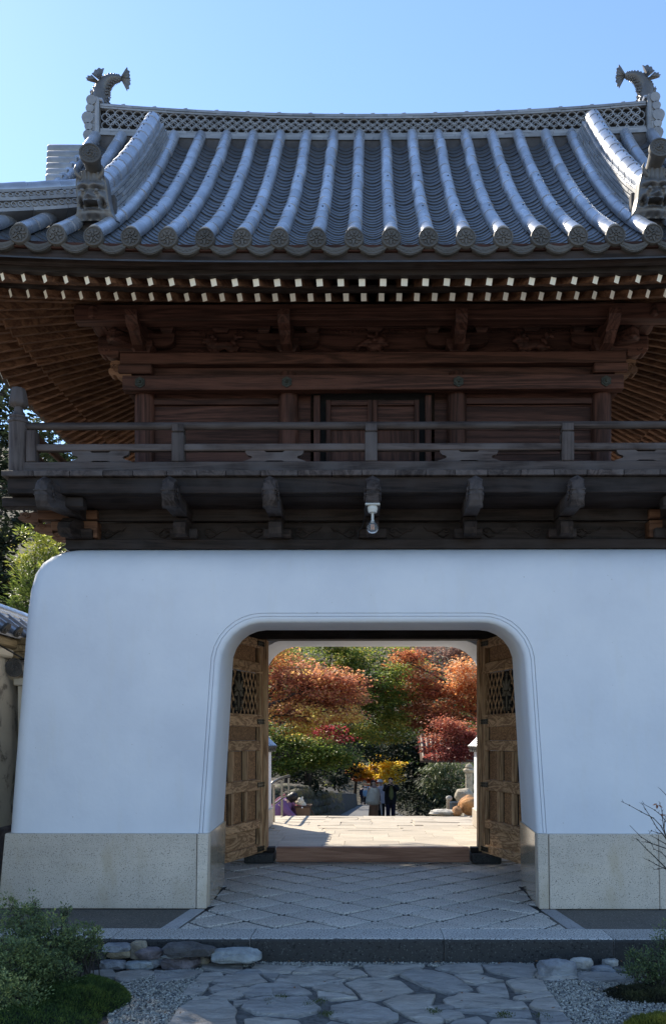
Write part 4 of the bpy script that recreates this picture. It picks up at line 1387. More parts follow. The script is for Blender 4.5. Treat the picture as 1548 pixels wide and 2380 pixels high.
for s in (-1, 1):
    for y in (8.9, YC+.3, 10.9):
        MB().box(s*XR-.05, s*XR+.05, y-.05, y+.05, 3.846, 4.15).build('rail_post', M['rafter_z'], bal, bevel=.007)
    for y in (YRL, 2*YC-YRL):
        mb = MB(); x = s*3.065
        mb.lathe([(.080,3.744),(.080,4.16),(.080,4.185),(.088,4.19),(.088,4.205),(.076,4.21),(.072,4.228),(.078,4.232),(.078,4.245),(.062,4.252),(.040,4.29),(.036,4.33)], (x, y, 0), 20, cap=False)
        # fluted bud-shaped cap
        prof = [(.038,4.330),(.070,4.345),(.077,4.362),(.074,4.39),(.067,4.43),(.060,4.465),(.054,4.488),(.044,4.496),(.020,4.500),(.002,4.502)]
        rows = [[(x + r*(1+.07*cos(q*pi*.75*1.0))*cos(2*pi*q/32), y + r*(1+.07*(1 if q % 4 < 2 else -1))*sin(2*pi*q/32), z) for q in range(33)] for r, z in prof]
        rows = [[(x + r*(1+(.06 if q % 4 < 2 else -.05))*cos(2*pi*q/32), y + r*(1+(.06 if q % 4 < 2 else -.05))*sin(2*pi*q/32), z) for q in range(33)] for r, z in prof]
        mb.grid(rows, 0, True)
        mb.build('newel_post', M['rail_z'], bal, sharp=45)
        MB().box(*sorted((s*2.90, s*2.985)), y-.05, y+.05, 3.846, 4.12).build('rail_post', M['rail_z'], bal, bevel=.006)
# cut-out struts between bottom and middle rail
def strut(x, y):
    w, z0, z1 = .285, 3.847, 3.944
    h = z1-z0
    left = [(-w, 0), (-w+.03, .012), (-w+.06, .022), (-w+.085, .030), (-w+.092, .042), (-w+.082, .052), (-w+.058, .058), (-w+.044, .068), (-w+.038, .080), (-w+.032, h)]
    top = [(-.09, h), (-.07, h-.014), (.07, h-.014), (.09, h)]
    right = [(-a, b) for a, b in reversed(left)]
    bot = [(.10, 0), (.06, .013), (-.06, .013), (-.10, 0)]
    poly = (left + top + right + bot)[::-1]
    n = len(poly)
    mb = MB(); lo = [(x+a, y-.022, z0+b) for a, b in poly]; hi = [(x+a, y+.022, z0+b) for a, b in poly]
    me = MB(); me.add(lo+hi, [tuple(range(n)), tuple(reversed(range(n, 2*n)))] + [(i, n+i, n+(i+1)%n, (i+1)%n) for i in range(n)])
    bm_ = me.build('cutout_strut', M['rail_x'], bal, recalc=True); return bm_
for y in (YRL, 2*YC-YRL):
    for x in (-2.35, -.845, .83, 2.35): strut(x, y)
# sill on the wall top, recessed carved boards and stepping brackets
MB().box(-2.79, 2.79, 7.80, 7.98, 3.185, 3.272).build('wall_plate', GX, bal, bevel=.005)
MB().box(-2.79, 2.79, 2*YC-7.98, 2*YC-7.80, 3.185, 3.272).build('wall_plate', GX, bal, bevel=.005)
for s in (-1, 1): MB().box(*sorted((s*2.61, s*2.79)), 7.982, 2*YC-7.982, 3.185, 3.272).build('wall_plate', GY, bal, bevel=.005)
MB().add([(-2.8,7.8,3.19),(2.8,7.8,3.19),(2.8,11.8,3.19),(-2.8,11.8,3.19)], [(0,1,2,3)]).build('wall_cap', M['plaster'], bal)
for y0 in (7.90,):
    for i, (z0, z1, dy) in enumerate(((3.273, 3.45, .02), (3.452, 3.554, -.06))):
        MB().box(-2.70, 2.70, y0+dy, y0+dy+.06, z0, z1).build('carved_board', GX, bal)
for s in (-1, 1):
    MB().box(*sorted((s*2.64, s*2.70)), 7.99, 11.6, 3.273, 3.554).build('carved_board', GY, bal)
MB().box(-2.7, 2.7, 11.66, 11.72, 3.273, 3.554).build('carved_board', GX, bal)
MB().box(-3.0, 3.0, YB+.115, 7.95, 3.556, 3.57).build('balcony_soffit', GX, bal)
NX_ = [-2.66, -1.705, -.86, 0, .862, 1.71, 2.66]
M['nose_y'] = wood('dark_weathered_nose', (.016,.012,.011), (.055,.043,.040), 'y', grey=(.075,.068,.070))
def nose_y(x, skew):
    w = .061
    # side outline: (forward, up) of the upper head
    o = [(0,.0),(.30,.0),(.36,-.028),(.40,-.02),(.43,.02),(.442,.07),(.44,.12),(.425,.165),(.385,.205),(.33,.185),(.27,.185),(0,.185)]
    mb = MB(); n = len(o)
    lo = []; mid = []; hi = []
    for a, b in o:
        yy = 7.60 - a; zz = 3.43 + b; xs = x + skew*a
        k = .82 if a > .41 else 1
        lo.append((xs-w*k, yy, zz)); hi.append((xs+w*k, yy, zz)); mid.append((xs, yy-(.014 if a > .3 else 0), zz+(.030 if b > .16 and a > .2 else 0)))
    mb.grid([lo+[lo[0]], mid+[mid[0]], hi+[hi[0]]], 0, False)
    mb.add(lo, [tuple(range(n))]); mb.add(hi, [tuple(reversed(range(n)))])
    for z, a in ((3.50, .436), (3.535, .442)):
        mb.box(x+skew*a-w*.95, x+skew*a+w*.95, 7.60-a-.012, 7.60-a+.02, z-.004, z+.004)
    for s in (-1, 1):
        mb.ell((x+skew*.38+s*w, 7.24, 3.56), (.012,.024,.024), 0, 8, 5)
        mb.tube([(x+skew*.36+s*(w+.003), 7.60-.33-.05*cos(q*.6)*(1-q/18), 3.50+.045*sin(q*.6)*(1-q/18)) for q in range(15)], .009, 5)
    mb.build('beam_nose', M['nose_y'], bal, recalc=True)
    o = [(0,0),(.16,0),(.20,-.02),(.25,.0),(.27,.05),(.255,.10),(.21,.125),(.19,.155),(0,.155)]
    mb = MB(); mb.prism([(a, b) for a, b in o], lambda a, b, d: (x + skew*a - w*.9 + d, 7.84 - a, 3.275 + b), w*1.8)
    mb.build('lower_nose', GY, bal, recalc=True)
    MB().box(x-.125, x+.125, 7.74, 7.85, 3.274, 3.36).build('nose_seat', GX, bal, bevel=.012)
    MB().box(x-w, x+w, 7.605, 7.90, 3.44, 3.553).build('nose_beam', GY, bal, bevel=.006)
for x in NX_: nose_y(x, (-.25 if x < -2.6 else .25 if x > 2.6 else 0))
def curl(x, z, m_):
    mb = MB(); y = 7.915
    pts = [(x + m_*(.045*(1-.8*q/15)*cos(q*.45)), y, z + .026*(1-.8*q/15)*sin(q*.45)) for q in range(16)]
    mb.tube(pts, .0085, 6)
    mb.tube([(x+m_*.045, y, z), (x+m_*.09, y, z-.024), (x+m_*.13, y, z+.004), (x+m_*.165, y, z+.0), (x+m_*.20, y, z+.035)], [.010,.012,.010,.009,.004], 6)
    mb.tube([(x-m_*.03, y, z-.03), (x+m_*.02, y, z-.06), (x+m_*.06, y, z-.045), (x+m_*.085, y, z-.02)], [.006,.011,.010,.005], 6)
    mb.build('scroll_carving', GX, bal)
for a, b in zip(NX_, NX_[1:]):
    curl(a+.19, 3.375, 1); curl(b-.19, 3.375, -1)
# stepped side brackets with scroll ends at the corners
for s in (-1, 1):
    for y in (7.86, 2*YC-7.86):
        for (x0, z, sc, x1) in ((2.70, 3.285, .55, 2.80), (2.70, 3.355, .75, 2.92), (2.70, 3.455, .8, 3.05)):
            MB().box(*sorted((s*2.5, s*x1)), y-.07, y+.06, z, z+.085).build('side_arm', M['rafter_x'], bal, bevel=.008)
            mb = MB(); mb.prism([(a*sc, b*sc*.62) for a, b in NOSE], lambda a, b, d: (s*(x1-.01) + s*a, y-.06+d, z-.02+b), .11)
            mb.tube([(s*(x1 + sc*(.12+.05*(1-.8*q/16)*cos(q*.62))), y-.064, z + sc*(.045+.036*(1-.8*q/16)*sin(q*.62))) for q in range(17)], .008, 6)
            mb.build('side_nose', M['rafter_x'], bal, recalc=True, sharp=40)
    MB().box(*sorted((s*2.5, s*3.2)), 7.40, 7.52, 3.46, 3.55).build('corner_arm', GX, bal, bevel=.01)

# bare bulb hanging under the middle beam nose
lamp = thing('bulb_lamp', (0, 7.22, 3.30), 'bare clear light bulb in a white holder under the middle beam end', 'lamp')
lb = at(864, 1185, 7.22)
mb = MB(); mb.lathe([(.002,.012),(.040,.012),(.043,.0),(.042,-.016),(.038,-.028),(.036,-.040),(.014,-.042)], (0, 7.22, 3.398), 20); mb.build('holder', M['white_ceramic'], lamp, sharp=40)
MB().box(-.062, .062, 7.17, 7.27, 3.411, 3.428).build('holder_plate', M['white_ceramic'], lamp, bevel=.004)
mb = MB(); mb.lathe([(.011,-.040),(.0115,-.10),(.018,-.115)], (0, 7.22, 3.398), 14); mb.build('neck', M['white_ceramic'], lamp)
gm = NT('clear_bulb_glass'); gm.b.inputs['Transmission Weight'].default_value = .92; gm.rough(.04); gm.b.inputs['IOR'].default_value = 1.12; gm.b.inputs['Base Color'].default_value = (.86,.9,.95,1); gm.spec(.8)
mb = MB(); mb.lathe([(.018,-.112),(.026,-.125),(.042,-.142),(.050,-.163),(.0475,-.186),(.034,-.205),(.014,-.213),(.001,-.214)], (0, 7.22, 3.398), 20, cap=False); mb.build('bulb', gm.mat, lamp)
fm = plain('filament_support', (.55,.28,.16), .5, .1, 5, 0)
mb = MB()
for q in (-.011, 0, .011): mb.tube([(q, 7.22, 3.398-.135), (q*1.1, 7.22, 3.398-.185)], .0035, 5)
mb.build('filament', fm, lamp)
mb = MB(); mb.tube([(-.062, 7.23, 3.42), (-.066, 7.30, 3.40), (-.066, 7.55, 3.43), (-.09, 7.72, 3.36), (-.128, 7.735, 3.33), (-.13, 7.735, 3.275)], .005, 5); mb.build('cord', M['nail'], lamp)
# ================================================================== GROUND
def path_z(y): return interp([(16.4,-.17),(20,-1.2),(30,-1.46),(70,-3.86),(110,-5.2),(400,-6)], y)
def terrain(x, y):
    if y < 16.41: z = -.19
    else: z = path_z(y) - .02
    if y > 15.5:
        k = min(1, (y-15.5)/6)
        side = max(0, abs(x + (.2 if y > 30 else 0)) - 2.4)
        z += k*(min(side, 5)*.42 + max(0, side-5)*.28)*(1 if x < 0 else .8)
    if y > 85: z += (y-85)*.30*min(1, (y-85)/60)
    if y > 16: z += .12*noise.noise(Vector((x*.35, y*.35, 0)))*min(1, abs(x)/3)
    return z
xs = sorted(set([lerp(-14, 14, i/56) for i in range(57)] + [s*v for v in (17,21,26,33,45,65,100,160,260,400) for s in (-1,1)]))
ys = [-300,-160,-80,-40,-20,-10,0,4,8,12,15.5,16.4,16.45] + [17+i*.8 for i in range(40)] + [50,55,60,66,72,80,88,96,106,120,140,170,210,260,330,420]
gnd = MB().grid([[(x, y, terrain(x, y)) for x in xs] for y in ys], 0, True)
def groundm():
    m = NT('court_ground'); co = m.coord(rnd=False)
    a = m.noise(co, 1.3, 6, .65); b = m.noise(co, 60, 3, .6)
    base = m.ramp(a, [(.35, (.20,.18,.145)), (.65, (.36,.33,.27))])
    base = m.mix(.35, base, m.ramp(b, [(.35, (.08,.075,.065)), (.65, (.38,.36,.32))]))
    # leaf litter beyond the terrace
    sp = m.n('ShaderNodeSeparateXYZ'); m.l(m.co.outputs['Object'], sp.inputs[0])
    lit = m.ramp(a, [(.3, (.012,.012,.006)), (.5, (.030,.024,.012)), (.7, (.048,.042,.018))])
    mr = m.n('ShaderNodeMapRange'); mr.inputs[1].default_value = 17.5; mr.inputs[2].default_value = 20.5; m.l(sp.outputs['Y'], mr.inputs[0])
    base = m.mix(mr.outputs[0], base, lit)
    m.col(base); m.rough(.95); m.bump(b, .4, .01); return m.mat
M['court'] = groundm()
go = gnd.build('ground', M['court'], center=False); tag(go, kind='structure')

wg = plain('pale_bounce_sheet', (.58,.54,.46), .9, .1, 40, .3)  # unseen pale sheets added beside the gate to bounce sunlight under the eaves
for s in (-1, 1):
    v = [(s*4.35, 1.5, -.186), (s*15, 1.5, -.186), (s*15, 15.4, -.186), (s*4.35, 15.4, -.186)]
    tag(MB().add(v if s > 0 else v[::-1], [(0,1,2,3)]).build('gravel_court', wg), kind='structure')
# platform, its kerb and its paving ------------------------------------------
M['joint'] = plain('dark_paving_joint', (.035,.034,.032), .95, .3, 20, .3)
plat = empty('gate_platform', (0, 9, 0)); tag(plat, kind='structure')
MB().box(-4.2, 4.2, 6.585, 10.2, -.19, -.012).build('platform_core', M['joint'], plat)
for s in (-1, 1):
    MB().box(*sorted((s*1.44, s*4.2)), 6.60, 7.36, -.014, -.006).build('aggregate_strip', M['aggregate'], plat)
    v = [(s*1.50, 6.60), (s*1.63, 6.60), (s*1.56, 7.35), (s*1.435, 7.35)]
    if s < 0: v = v[::-1]
    MB().prism(v, lambda a, b, d: (a, b, -.012 + d), .012).build('edging_stone', M['light_strip'], plat, bevel=.003)
kx = [-4.2, -2.55, -1.91, -.89, .52, 1.75, 2.9, 4.2]
for a, b in zip(kx, kx[1:]):
    mb = MB(); x0, x1 = a+.003, b-.003; y0, y1 = 6.26 + random.uniform(-.006,.006), 6.592
    prof = [(y0, -.19), (y0, -.022), (y0+.008, -.006), (y0+.024, 0), (y1, 0), (y1, -.19)]
    n = 26
    rows = []
    for i in range(n+1):
        x = lerp(x0, x1, i/n)
        rows.append([(x, y + (.006*noise.noise(Vector((x*9, z*14, 1))) if j < 3 else 0), z + (.003*noise.noise(Vector((x*7, 3, 1))) if j in (2,3) else 0)) for j, (y, z) in enumerate(prof)])
    k0 = len(mb.f)
    mb.grid(rows, 0, False, flip=False)
    for fi in range(k0, len(mb.f)):
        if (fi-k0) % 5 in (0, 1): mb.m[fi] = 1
    mb.add(rows[0], [tuple(range(6))]); mb.add(rows[-1], [tuple(reversed(range(6)))])
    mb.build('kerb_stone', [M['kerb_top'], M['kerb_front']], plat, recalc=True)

def clip_poly(poly, a, b, c):
    """keep the part of poly where a*x + b*y <= c"""
    out = []
    for i in range(len(poly)):
        p, q = poly[i], poly[(i+1) % len(poly)]
        dp, dq = a*p[0]+b*p[1]-c, a*q[0]+b*q[1]-c
        if dp <= 0: out.append(p)
        if dp*dq < 0:
            t = dp/(dp-dq); out.append((p[0]+(q[0]-p[0])*t, p[1]+(q[1]-p[1])*t))
    return out
def slab(poly, name, mat, z1, th, parent, inset_=.004, tilt=.002, bevel=.004):
    n = len(poly)
    if n < 3: return
    A = sum(poly[i][0]*poly[(i+1)%n][1]-poly[(i+1)%n][0]*poly[i][1] for i in range(n))/2
    if abs(A) < .002: return
    if A < 0: poly = poly[::-1]
    cx, cy = sum(p[0] for p in poly)/n, sum(p[1] for p in poly)/n
    q = [(cx+(x-cx)*(1-inset_*2/max(.05, sqrt((x-cx)**2+(y-cy)**2))), cy+(y-cy)*(1-inset_*2/max(.05, sqrt((x-cx)**2+(y-cy)**2)))) for x, y in poly]
    tx, ty = random.uniform(-tilt, tilt), random.uniform(-tilt, tilt); dz = random.uniform(-tilt, tilt)*.6
    mb = MB(); mb.prism(q, lambda a, b, d: (a, b, z1 - th + d + dz + ((a-cx)*tx + (b-cy)*ty)*4*(d > 0)), th)
    return mb.build(name, mat, parent, bevel=bevel)
T = .365; D = T/sqrt(2)*1.0
for i in range(-8, 9):
    for j in range(0, 20):
        cx = (i + .5*(j % 2))*2*D + .02; cy = 6.62 + j*D
        poly = [(cx-D, cy), (cx, cy-D), (cx+D, cy), (cx, cy+D)]
        poly = clip_poly(poly, 0, -1, -6.60); poly = clip_poly(poly, 0, 1, 10.13)
        for s in (-1, 1):
            poly = clip_poly(poly, s, .13, 1.505 + .13*6.6) if len(poly) > 2 and cy < 7.4 else clip_poly(poly, s, 0, 1.458 if cy < 8.5 else 1.84) if len(poly) > 2 else poly
        if len(poly) > 2: slab(poly, 'paving_tile', M['paving'], .0, .03, plat, .013, .004, .006)
def warm_paving():
    return speckle('sunlit_court_granite', (.40,.35,.28), (.25,.215,.17), (.48,.43,.35), 60, .7, bump=.3)
M['court_paving'] = warm_paving()
MB().box(-4.2, 4.2, 10.2, 16.35, -.19, -.012).build('platform_core', M['court_paving'], plat)
rr = random.Random(5)
y = 10.26
while y < 13.4:
    y1 = y + rr.uniform(.44,.56); x = -2.4 - rr.uniform(0,.5)
    while x < 2.4:
        x1 = x + rr.uniform(.55,.95)
        slab([(x,y),(x1,y),(x1,y1),(x,y1)], 'court_slab', M['court_paving'], .0, .03, plat, .0012, .001, .002); x = x1
    y = y1
# irregular stones of the rear terrace
while y < 16.3:
    y1 = min(16.36, y + rr.uniform(.35,.6)); x = -3.2 - rr.uniform(0,.5)
    while x < 3.2:
        x1 = x + rr.uniform(.4,.9)
        j = lambda: rr.uniform(-.05,.05)
        slab([(x+j(),y+j()*.5),((x+x1)/2,y+j()),(x1+j(),y+j()*.5),(x1+j(),y1+j()*.5),(x+j(),y1+j()*.5)], 'terrace_stone', M['court_paving'], .0, .03, plat, .0015, .004, .003); x = x1
    y = y1
# steps down behind the terrace
st = empty('stone_steps', (0, 18, -.6)); tag(st, kind='structure')
for i in range(7):
    for a, b in ((-2.6,-1.2), (-1.195,.2), (.205,1.4), (1.405,2.6)):
        MB().box(a, b, 16.37+i*.42, 16.37+(i+1)*.42+.03, -1.5, -.03-(i+1)*.155).build('step_stone', M['court_paving'], st, bevel=.01)
# lane going down the slope
def asphalt():
    m = NT('grey_lane'); co = m.coord(rnd=False); a = m.noise(co, 60, 3); b = m.noise(co, .8, 4)
    m.col(m.mix(.5, m.ramp(a, [(.3,(.05,.052,.056)),(.7,(.09,.092,.097))]), m.ramp(b, [(.3,(.05,.05,.055)),(.7,(.09,.09,.095))])))
    m.rough(.8); m.bump(a, .3, .01); return m.mat
M['lane'] = asphalt()
rows = [[(-.05 + k*interp([(19,2.2),(30,1.7),(40,1.45),(75,.95),(110,.9)], y), y, path_z(y) + .0) for k in (-1,-.5,0,.5,1)] for y in [19.2,22,26,30,35,40,46,52,60,68,75,85]]
tag(MB().grid(rows, 0, True).build('lane', M['lane']), kind='structure')

# ================================================================== FLAGSTONE PATH in front
pth = empty('flagstone_path', (0, 5.6, -.17)); tag(pth, kind='structure')
GZ_ = -.165
MB().add([on_ground(px, py, -.182) for px, py in ((395,2420),(1330,2420),(1225,2232),(450,2232))], [(0,1,2,3)]).build('mortar_bed', M['mortar'], pth)
CR_ = {'A': (300, 3060, 600/1548), 'B': (850, 3130, 600/1548), 'C': (1400, 3080, 806/1548)}
STONES = [
 ('A',[(545,395),(935,400),(950,415),(800,470),(560,500)]),('A',[(205,430),(400,400),(540,410),(520,440),(290,495),(215,480)]),
 ('A',[(0,410),(180,405),(205,435),(190,465),(0,450)]),('A',[(950,345),(1190,335),(1290,350),(1290,385),(1210,430),(1100,405),(960,385)]),
 ('A',[(905,480),(950,430),(1115,425),(1130,440),(1090,490),(920,505)]),('A',[(795,600),(870,490),(1000,505),(1005,535),(960,585),(880,615)]),
 ('A',[(1055,500),(1165,440),(1420,435),(1500,500),(1320,530),(1240,545)]),('A',[(1010,560),(1100,520),(1220,545),(1200,570),(1080,590)]),
 ('A',[(980,635),(1110,596),(1230,565),(1330,550),(1390,570),(1240,640),(1100,650)]),
 ('A',[(640,900),(760,720),(850,675),(1060,650),(1160,655),(1245,740),(1220,790),(1245,850),(1200,920)]),
 ('A',[(1230,424),(1330,388),(1440,402),(1470,425),(1300,436)]),
 ('B',[(-40,200),(10,172),(350,185),(290,238),(60,235)]),('B',[(365,190),(820,180),(780,200),(640,252),(310,242)]),
 ('B',[(905,165),(1110,165),(1430,170),(1395,210),(1205,245),(1110,272),(1010,270),(960,240)]),('B',[(665,262),(770,225),(880,225),(940,262),(800,292)]),
 ('B',[(50,255),(190,250),(155,300),(120,295)]),('B',[(160,310),(200,258),(640,260),(755,300),(610,322),(440,348),(340,330)]),
 ('B',[(-90,372),(0,337),(210,325),(340,345),(470,410),(380,425),(120,436),(-60,440)]),('B',[(480,365),(600,338),(725,322),(840,425),(700,402),(520,382)]),
 ('B',[(520,398),(700,414),(860,452),(640,466),(540,438)]),('B',[(765,325),(880,285),(1060,275),(1220,300),(1340,385),(1200,420),(1010,466),(910,456),(870,400)]),
 ('B',[(-130,540),(-50,465),(100,447),(430,452),(540,538),(500,575),(340,612),(200,600),(0,588),(-60,560)]),
 ('B',[(622,590),(645,522),(900,474),(1000,494),(1205,595),(1195,640),(1080,668),(860,662),(640,618)]),
 ('B',[(1088,485),(1240,434),(1400,420),(1525,432),(1490,520),(1560,570),(1600,640),(1500,690),(1400,650),(1280,600)]),
 ('B',[(-100,640),(0,618),(355,642),(385,700),(330,760),(-60,760)]),('B',[(560,720),(640,668),(860,700),(1100,720),(1150,800),(560,800)]),('B',[(1180,690),(1300,654),(1440,664),(1460,800),(1170,800)]),
 ('C',[(80,240),(150,225),(360,215),(380,262),(230,278)]),('C',[(375,225),(560,215),(700,225),(715,260),(690,300),(560,290),(430,265)]),
 ('C',[(-137,290),(-60,262),(60,265),(180,290),(315,375),(160,402),(20,362),(-70,320)]),('C',[(205,295),(350,290),(510,325),(420,333),(340,343),(270,335)]),
 ('C',[(350,370),(400,337),(518,340),(546,423),(440,418),(370,400)]),('C',[(537,330),(640,300),(760,320),(788,385),(720,403),(592,388)]),
 ('C',[(580,430),(680,407),(800,397),(828,423),(700,441),(620,445)]),('C',[(682,485),(702,452),(830,432),(893,523),(860,523),(740,508)]),
 ('C',[(137,440),(240,394),(420,414),(640,457),(666,493),(400,498),(212,493),(152,470)]),('C',[(207,507),(400,507),(678,505),(690,546),(600,556),(390,528),(240,516)]),
 ('C',[(115,517),(220,522),(258,550),(150,578),(130,560)]),('C',[(165,600),(230,567),(350,550),(398,590),(390,660),(170,660)]),
 ('C',[(430,600),(450,574),(600,572),(706,577),(760,660),(430,660)]),('C',[(742,532),(888,532),(940,600),(930,660),(770,660)]),('C',[(60,490),(130,477),(200,487),(188,506),(100,508)]),
 ('A',[(880,640),(960,628),(1000,640),(950,655),(880,660)]),('A',[(1230,660),(1340,655),(1330,680),(1230,700)]),('A',[(1300,600),(1420,575),(1548,560),(1548,610),(1340,625)]),
]
rr = random.Random(21)
for key, pl in STONES:
    ox, oy, k = CR_[key]
    pts = [on_ground((ox+a*k)/1.42506, (oy+b*k)/1.42506, GZ_) for a, b in pl]
    n = len(pts); c = sum(pts, Vector())/n
    A = sum(pts[i].x*pts[(i+1)%n].y-pts[(i+1)%n].x*pts[i].y for i in range(n))
    if A < 0: pts = pts[::-1]
    fine = []
    for i in range(n):
        p, q = pts[i], pts[(i+1)%n]; L = (q-p).length; m_ = max(2, int(L/.05))
        for w in range(m_):
            t = w/m_; r = p.lerp(q, t); 
            j = .008*noise.noise(Vector((r.x*22, r.y*22, key == 'A')))
            fine.append(r + (r-c).normalized()*(j + .008))
    mb = MB(); m_ = len(fine); dz = rr.uniform(-.004,.006); tx, ty = rr.uniform(-.02,.02), rr.uniform(-.02,.02)
    hz = lambda p, e: GZ_ + dz + (p.x-c.x)*tx + (p.y-c.y)*ty + .010*noise.noise(Vector((p.x*9, p.y*16, 5)))*e + .004*noise.noise(Vector((p.x*30, p.y*50, 2)))
    rings = [[Vector((p.x, p.y, -.20)) for p in fine]]
    for kk, dd in ((1.0, -.014), (.985, -.004), (.93, 0), (.72, 0), (.42, 0)):
        r = []
        for p in fine:
            q = c.lerp(p, kk); r.append(Vector((q.x, q.y, hz(q, 1) + dd)))
        rings.append(r)
    v = [p for r in rings for p in r] + [Vector((c.x, c.y, hz(c, 1)))]
    f = []
    for i in range(len(rings)-1):
        for w in range(m_): f.append((i*m_+w, i*m_+(w+1)%m_, (i+1)*m_+(w+1)%m_, (i+1)*m_+w))
    b = (len(rings)-1)*m_
    for w in range(m_): f.append((b+w, b+(w+1)%m_, len(v)-1))
    mb.add(v, f, 0, True); mb.build('flagstone', M['slate'], pth, sharp=30)

# gravel: every pebble a small solid, one mass
def pebble_field(name, polys, n, size, seed, label='loose pale grey gravel on both sides of the flagstone path'):
    r = random.Random(seed); mb = MB()
    base = [(1,0,0),(-1,0,0),(0,1,0),(0,-1,0),(0,0,1),(0,0,-1)]
    fc = [(0,2,4),(2,1,4),(1,3,4),(3,0,4),(2,0,5),(1,2,5),(3,1,5),(0,3,5)]
    areas = []
    for poly in polys:
        xs_ = [p.x for p in poly]; ys_ = [p.y for p in poly]; areas.append((min(xs_), max(xs_), min(ys_), max(ys_), poly))
    def inside(x, y, poly):
        c = False; j = len(poly)-1
        for i in range(len(poly)):
            if (poly[i].y > y) != (poly[j].y > y) and x < (poly[j].x-poly[i].x)*(y-poly[i].y)/(poly[j].y-poly[i].y)+poly[i].x: c = not c
            j = i
        return c
    tot = sum((a[1]-a[0])*(a[3]-a[2]) for a in areas)
    for a in areas:
        for _ in range(int(n*(a[1]-a[0])*(a[3]-a[2])/tot)):
            x, y = r.uniform(a[0], a[1]), r.uniform(a[2], a[3])
            if not inside(x, y, a[4]): continue
            s = size*r.uniform(.55,1.5)
            M3 = Matrix.Rotation(r.uniform(0,6.3),3,'Z') @ Matrix.Rotation(r.uniform(-.6,.6),3,'X')
            sc = (s*r.uniform(.8,1.3), s*r.uniform(.7,1), s*r.uniform(.45,.75))
            mb.add([M3 @ Vector((p[0]*sc[0]*r.uniform(.8,1.15), p[1]*sc[1]*r.uniform(.8,1.15), p[2]*sc[2])) + Vector((x, y, -.183 + r.uniform(0,.012))) for p in base], fc, min(4, int(r.random()**1.2*5)), True)
    o = mb.build(name, [M['peb0'], M['peb1'], M['peb2'], M['peb3'], M['peb4']])
    return tag(o, label, 'gravel', kind='stuff')
for i, c in enumerate([(.33,.30,.24), (.24,.23,.20), (.42,.39,.31), (.12,.12,.115), (.52,.48,.40)]):
    m = NT('gravel_%d' % i); m.b.inputs['Base Color'].default_value = (*c, 1); m.rough(.8); M['peb%d' % i] = m.mat
G = lambda *p: [on_ground(a, b, -.17) for a, b in p]
pebble_field('gravel', [G((250,2400),(250,2290),(330,2262),(470,2250),(470,2310),(400,2420)), G((1215,2248),(1560,2268),(1560,2400),(1320,2420),(1250,2310))], 24000, .0092, 3)
pebble_field('gravel', [G((450,2236),(1240,2236),(1240,2246),(450,2246))], 2600, .010, 4, 'thin line of gravel along the foot of the kerb')
MB_ = [(-3.2, 4.0), (-.6, 6.25)]
tag(MB().add([(-4.5,3.5,-.186),(-1.05,3.5,-.186),(-1.05,6.26,-.186),(-4.5,6.26,-.186)], [(0,1,2,3)]).build('garden_bed', M['soil']), kind='structure')
tag(MB().add([(1.0,3.5,-.186),(4.5,3.5,-.186),(4.5,6.26,-.186),(1.0,6.26,-.186)], [(0,1,2,3)]).build('garden_bed', M['soil']), kind='structure')

# ---------------------------------------------------------------- rocks
def rock(px0, px1, py0, py1, mat, label, key, seed, flat=1.0, depth=.62, name='rock'):
    ox, oy, k = CR_[key]
    X0, X1, Y0_, Y1 = [(ox+px0*k)/1.42506, (ox+px1*k)/1.42506, (oy+py0*k)/1.42506, (oy+py1*k)/1.42506]
    b = on_ground((X0+X1)/2, Y1, -.178)
    w = (X1-X0)*b.y/2000
    d = max(.09, min(.20, w*depth))
    yc = min(b.y + d/2, 6.235 - d/2)
    w = (X1-X0)*yc/2000; hh = max(.05, (Y1-Y0_)*yc/2000 - .16*d) * flat
    c = at((X0+X1)/2, (Y0_+Y1)/2, yc); c.z -= .02*d
    bm = bmesh.new(); bmesh.ops.create_icosphere(bm, subdivisions=4, radius=1)
    r = random.Random(seed); off = Vector((r.uniform(0,99), r.uniform(0,99), r.uniform(0,99)))
    planes = [(Vector((r.uniform(-1,1), r.uniform(-1,1), r.uniform(-.5,1))).normalized(), r.uniform(.72,.98)) for _ in range(8)]
    for v in bm.verts:
        p = v.co.copy()
        p = Vector([ (abs(q)**.55)*(1 if q > 0 else -1) for q in p])*.86
        for n_, dd in planes:
            e = p.dot(n_) - dd
            if e > 0: p -= n_*e*.95
        p *= 1 + .09*noise.noise(p*2.2 + off) + .07*noise.noise(p*5 + off) + .03*noise.noise(p*12 + off)
        v.co = Vector((p.x*w/2*1.16, p.y*d/2*1.15, p.z*hh/2*1.25))
    me = bpy.data.meshes.new(name); bm.to_mesh(me); bm.free()
    me.materials.append(mat); me.polygons.foreach_set('use_smooth', [True]*len(me.polygons)); me.set_sharp_from_angle(angle=radians(28))
    o = put(name, me, c); tag(o, label, 'rock', 'rocks along the foot of the kerb'); return o
R = rock
R(90,345,172,245,M['rock_grey'],'pale blue-grey flat rock at the back beside the left shrub','A',1)
R(140,345,208,306,M['rock_tan'],'rounded mottled tan rock below the pale flat rock','A',2)
R(335,480,152,306,M['rock_tan'],'pointed upright tan rock leaning on the kerb','A',3,1.1)
R(380,615,200,312,M['rock_purple'],'purplish sloping rock between the pointed rock and the lichen rock','A',4)
R(625,1062,150,290,M['rock_dark'],'large dark rock with white lichen against the kerb','A',5)
R(1030,1460,200,342,M['rock_pale'],'big pale flat-topped slab rock at the right end of the left row','A',6)
R(592,812,240,318,M['rock_pale'],'small bluish rock wedged behind the long brown rock','A',7)
R(608,942,272,402,M['rock_purple'],'long dark brown rock lying in front of the lichen rock','A',8)
R(460,625,272,384,M['rock_grey'],'grey angular rock left of the long brown rock','A',9)
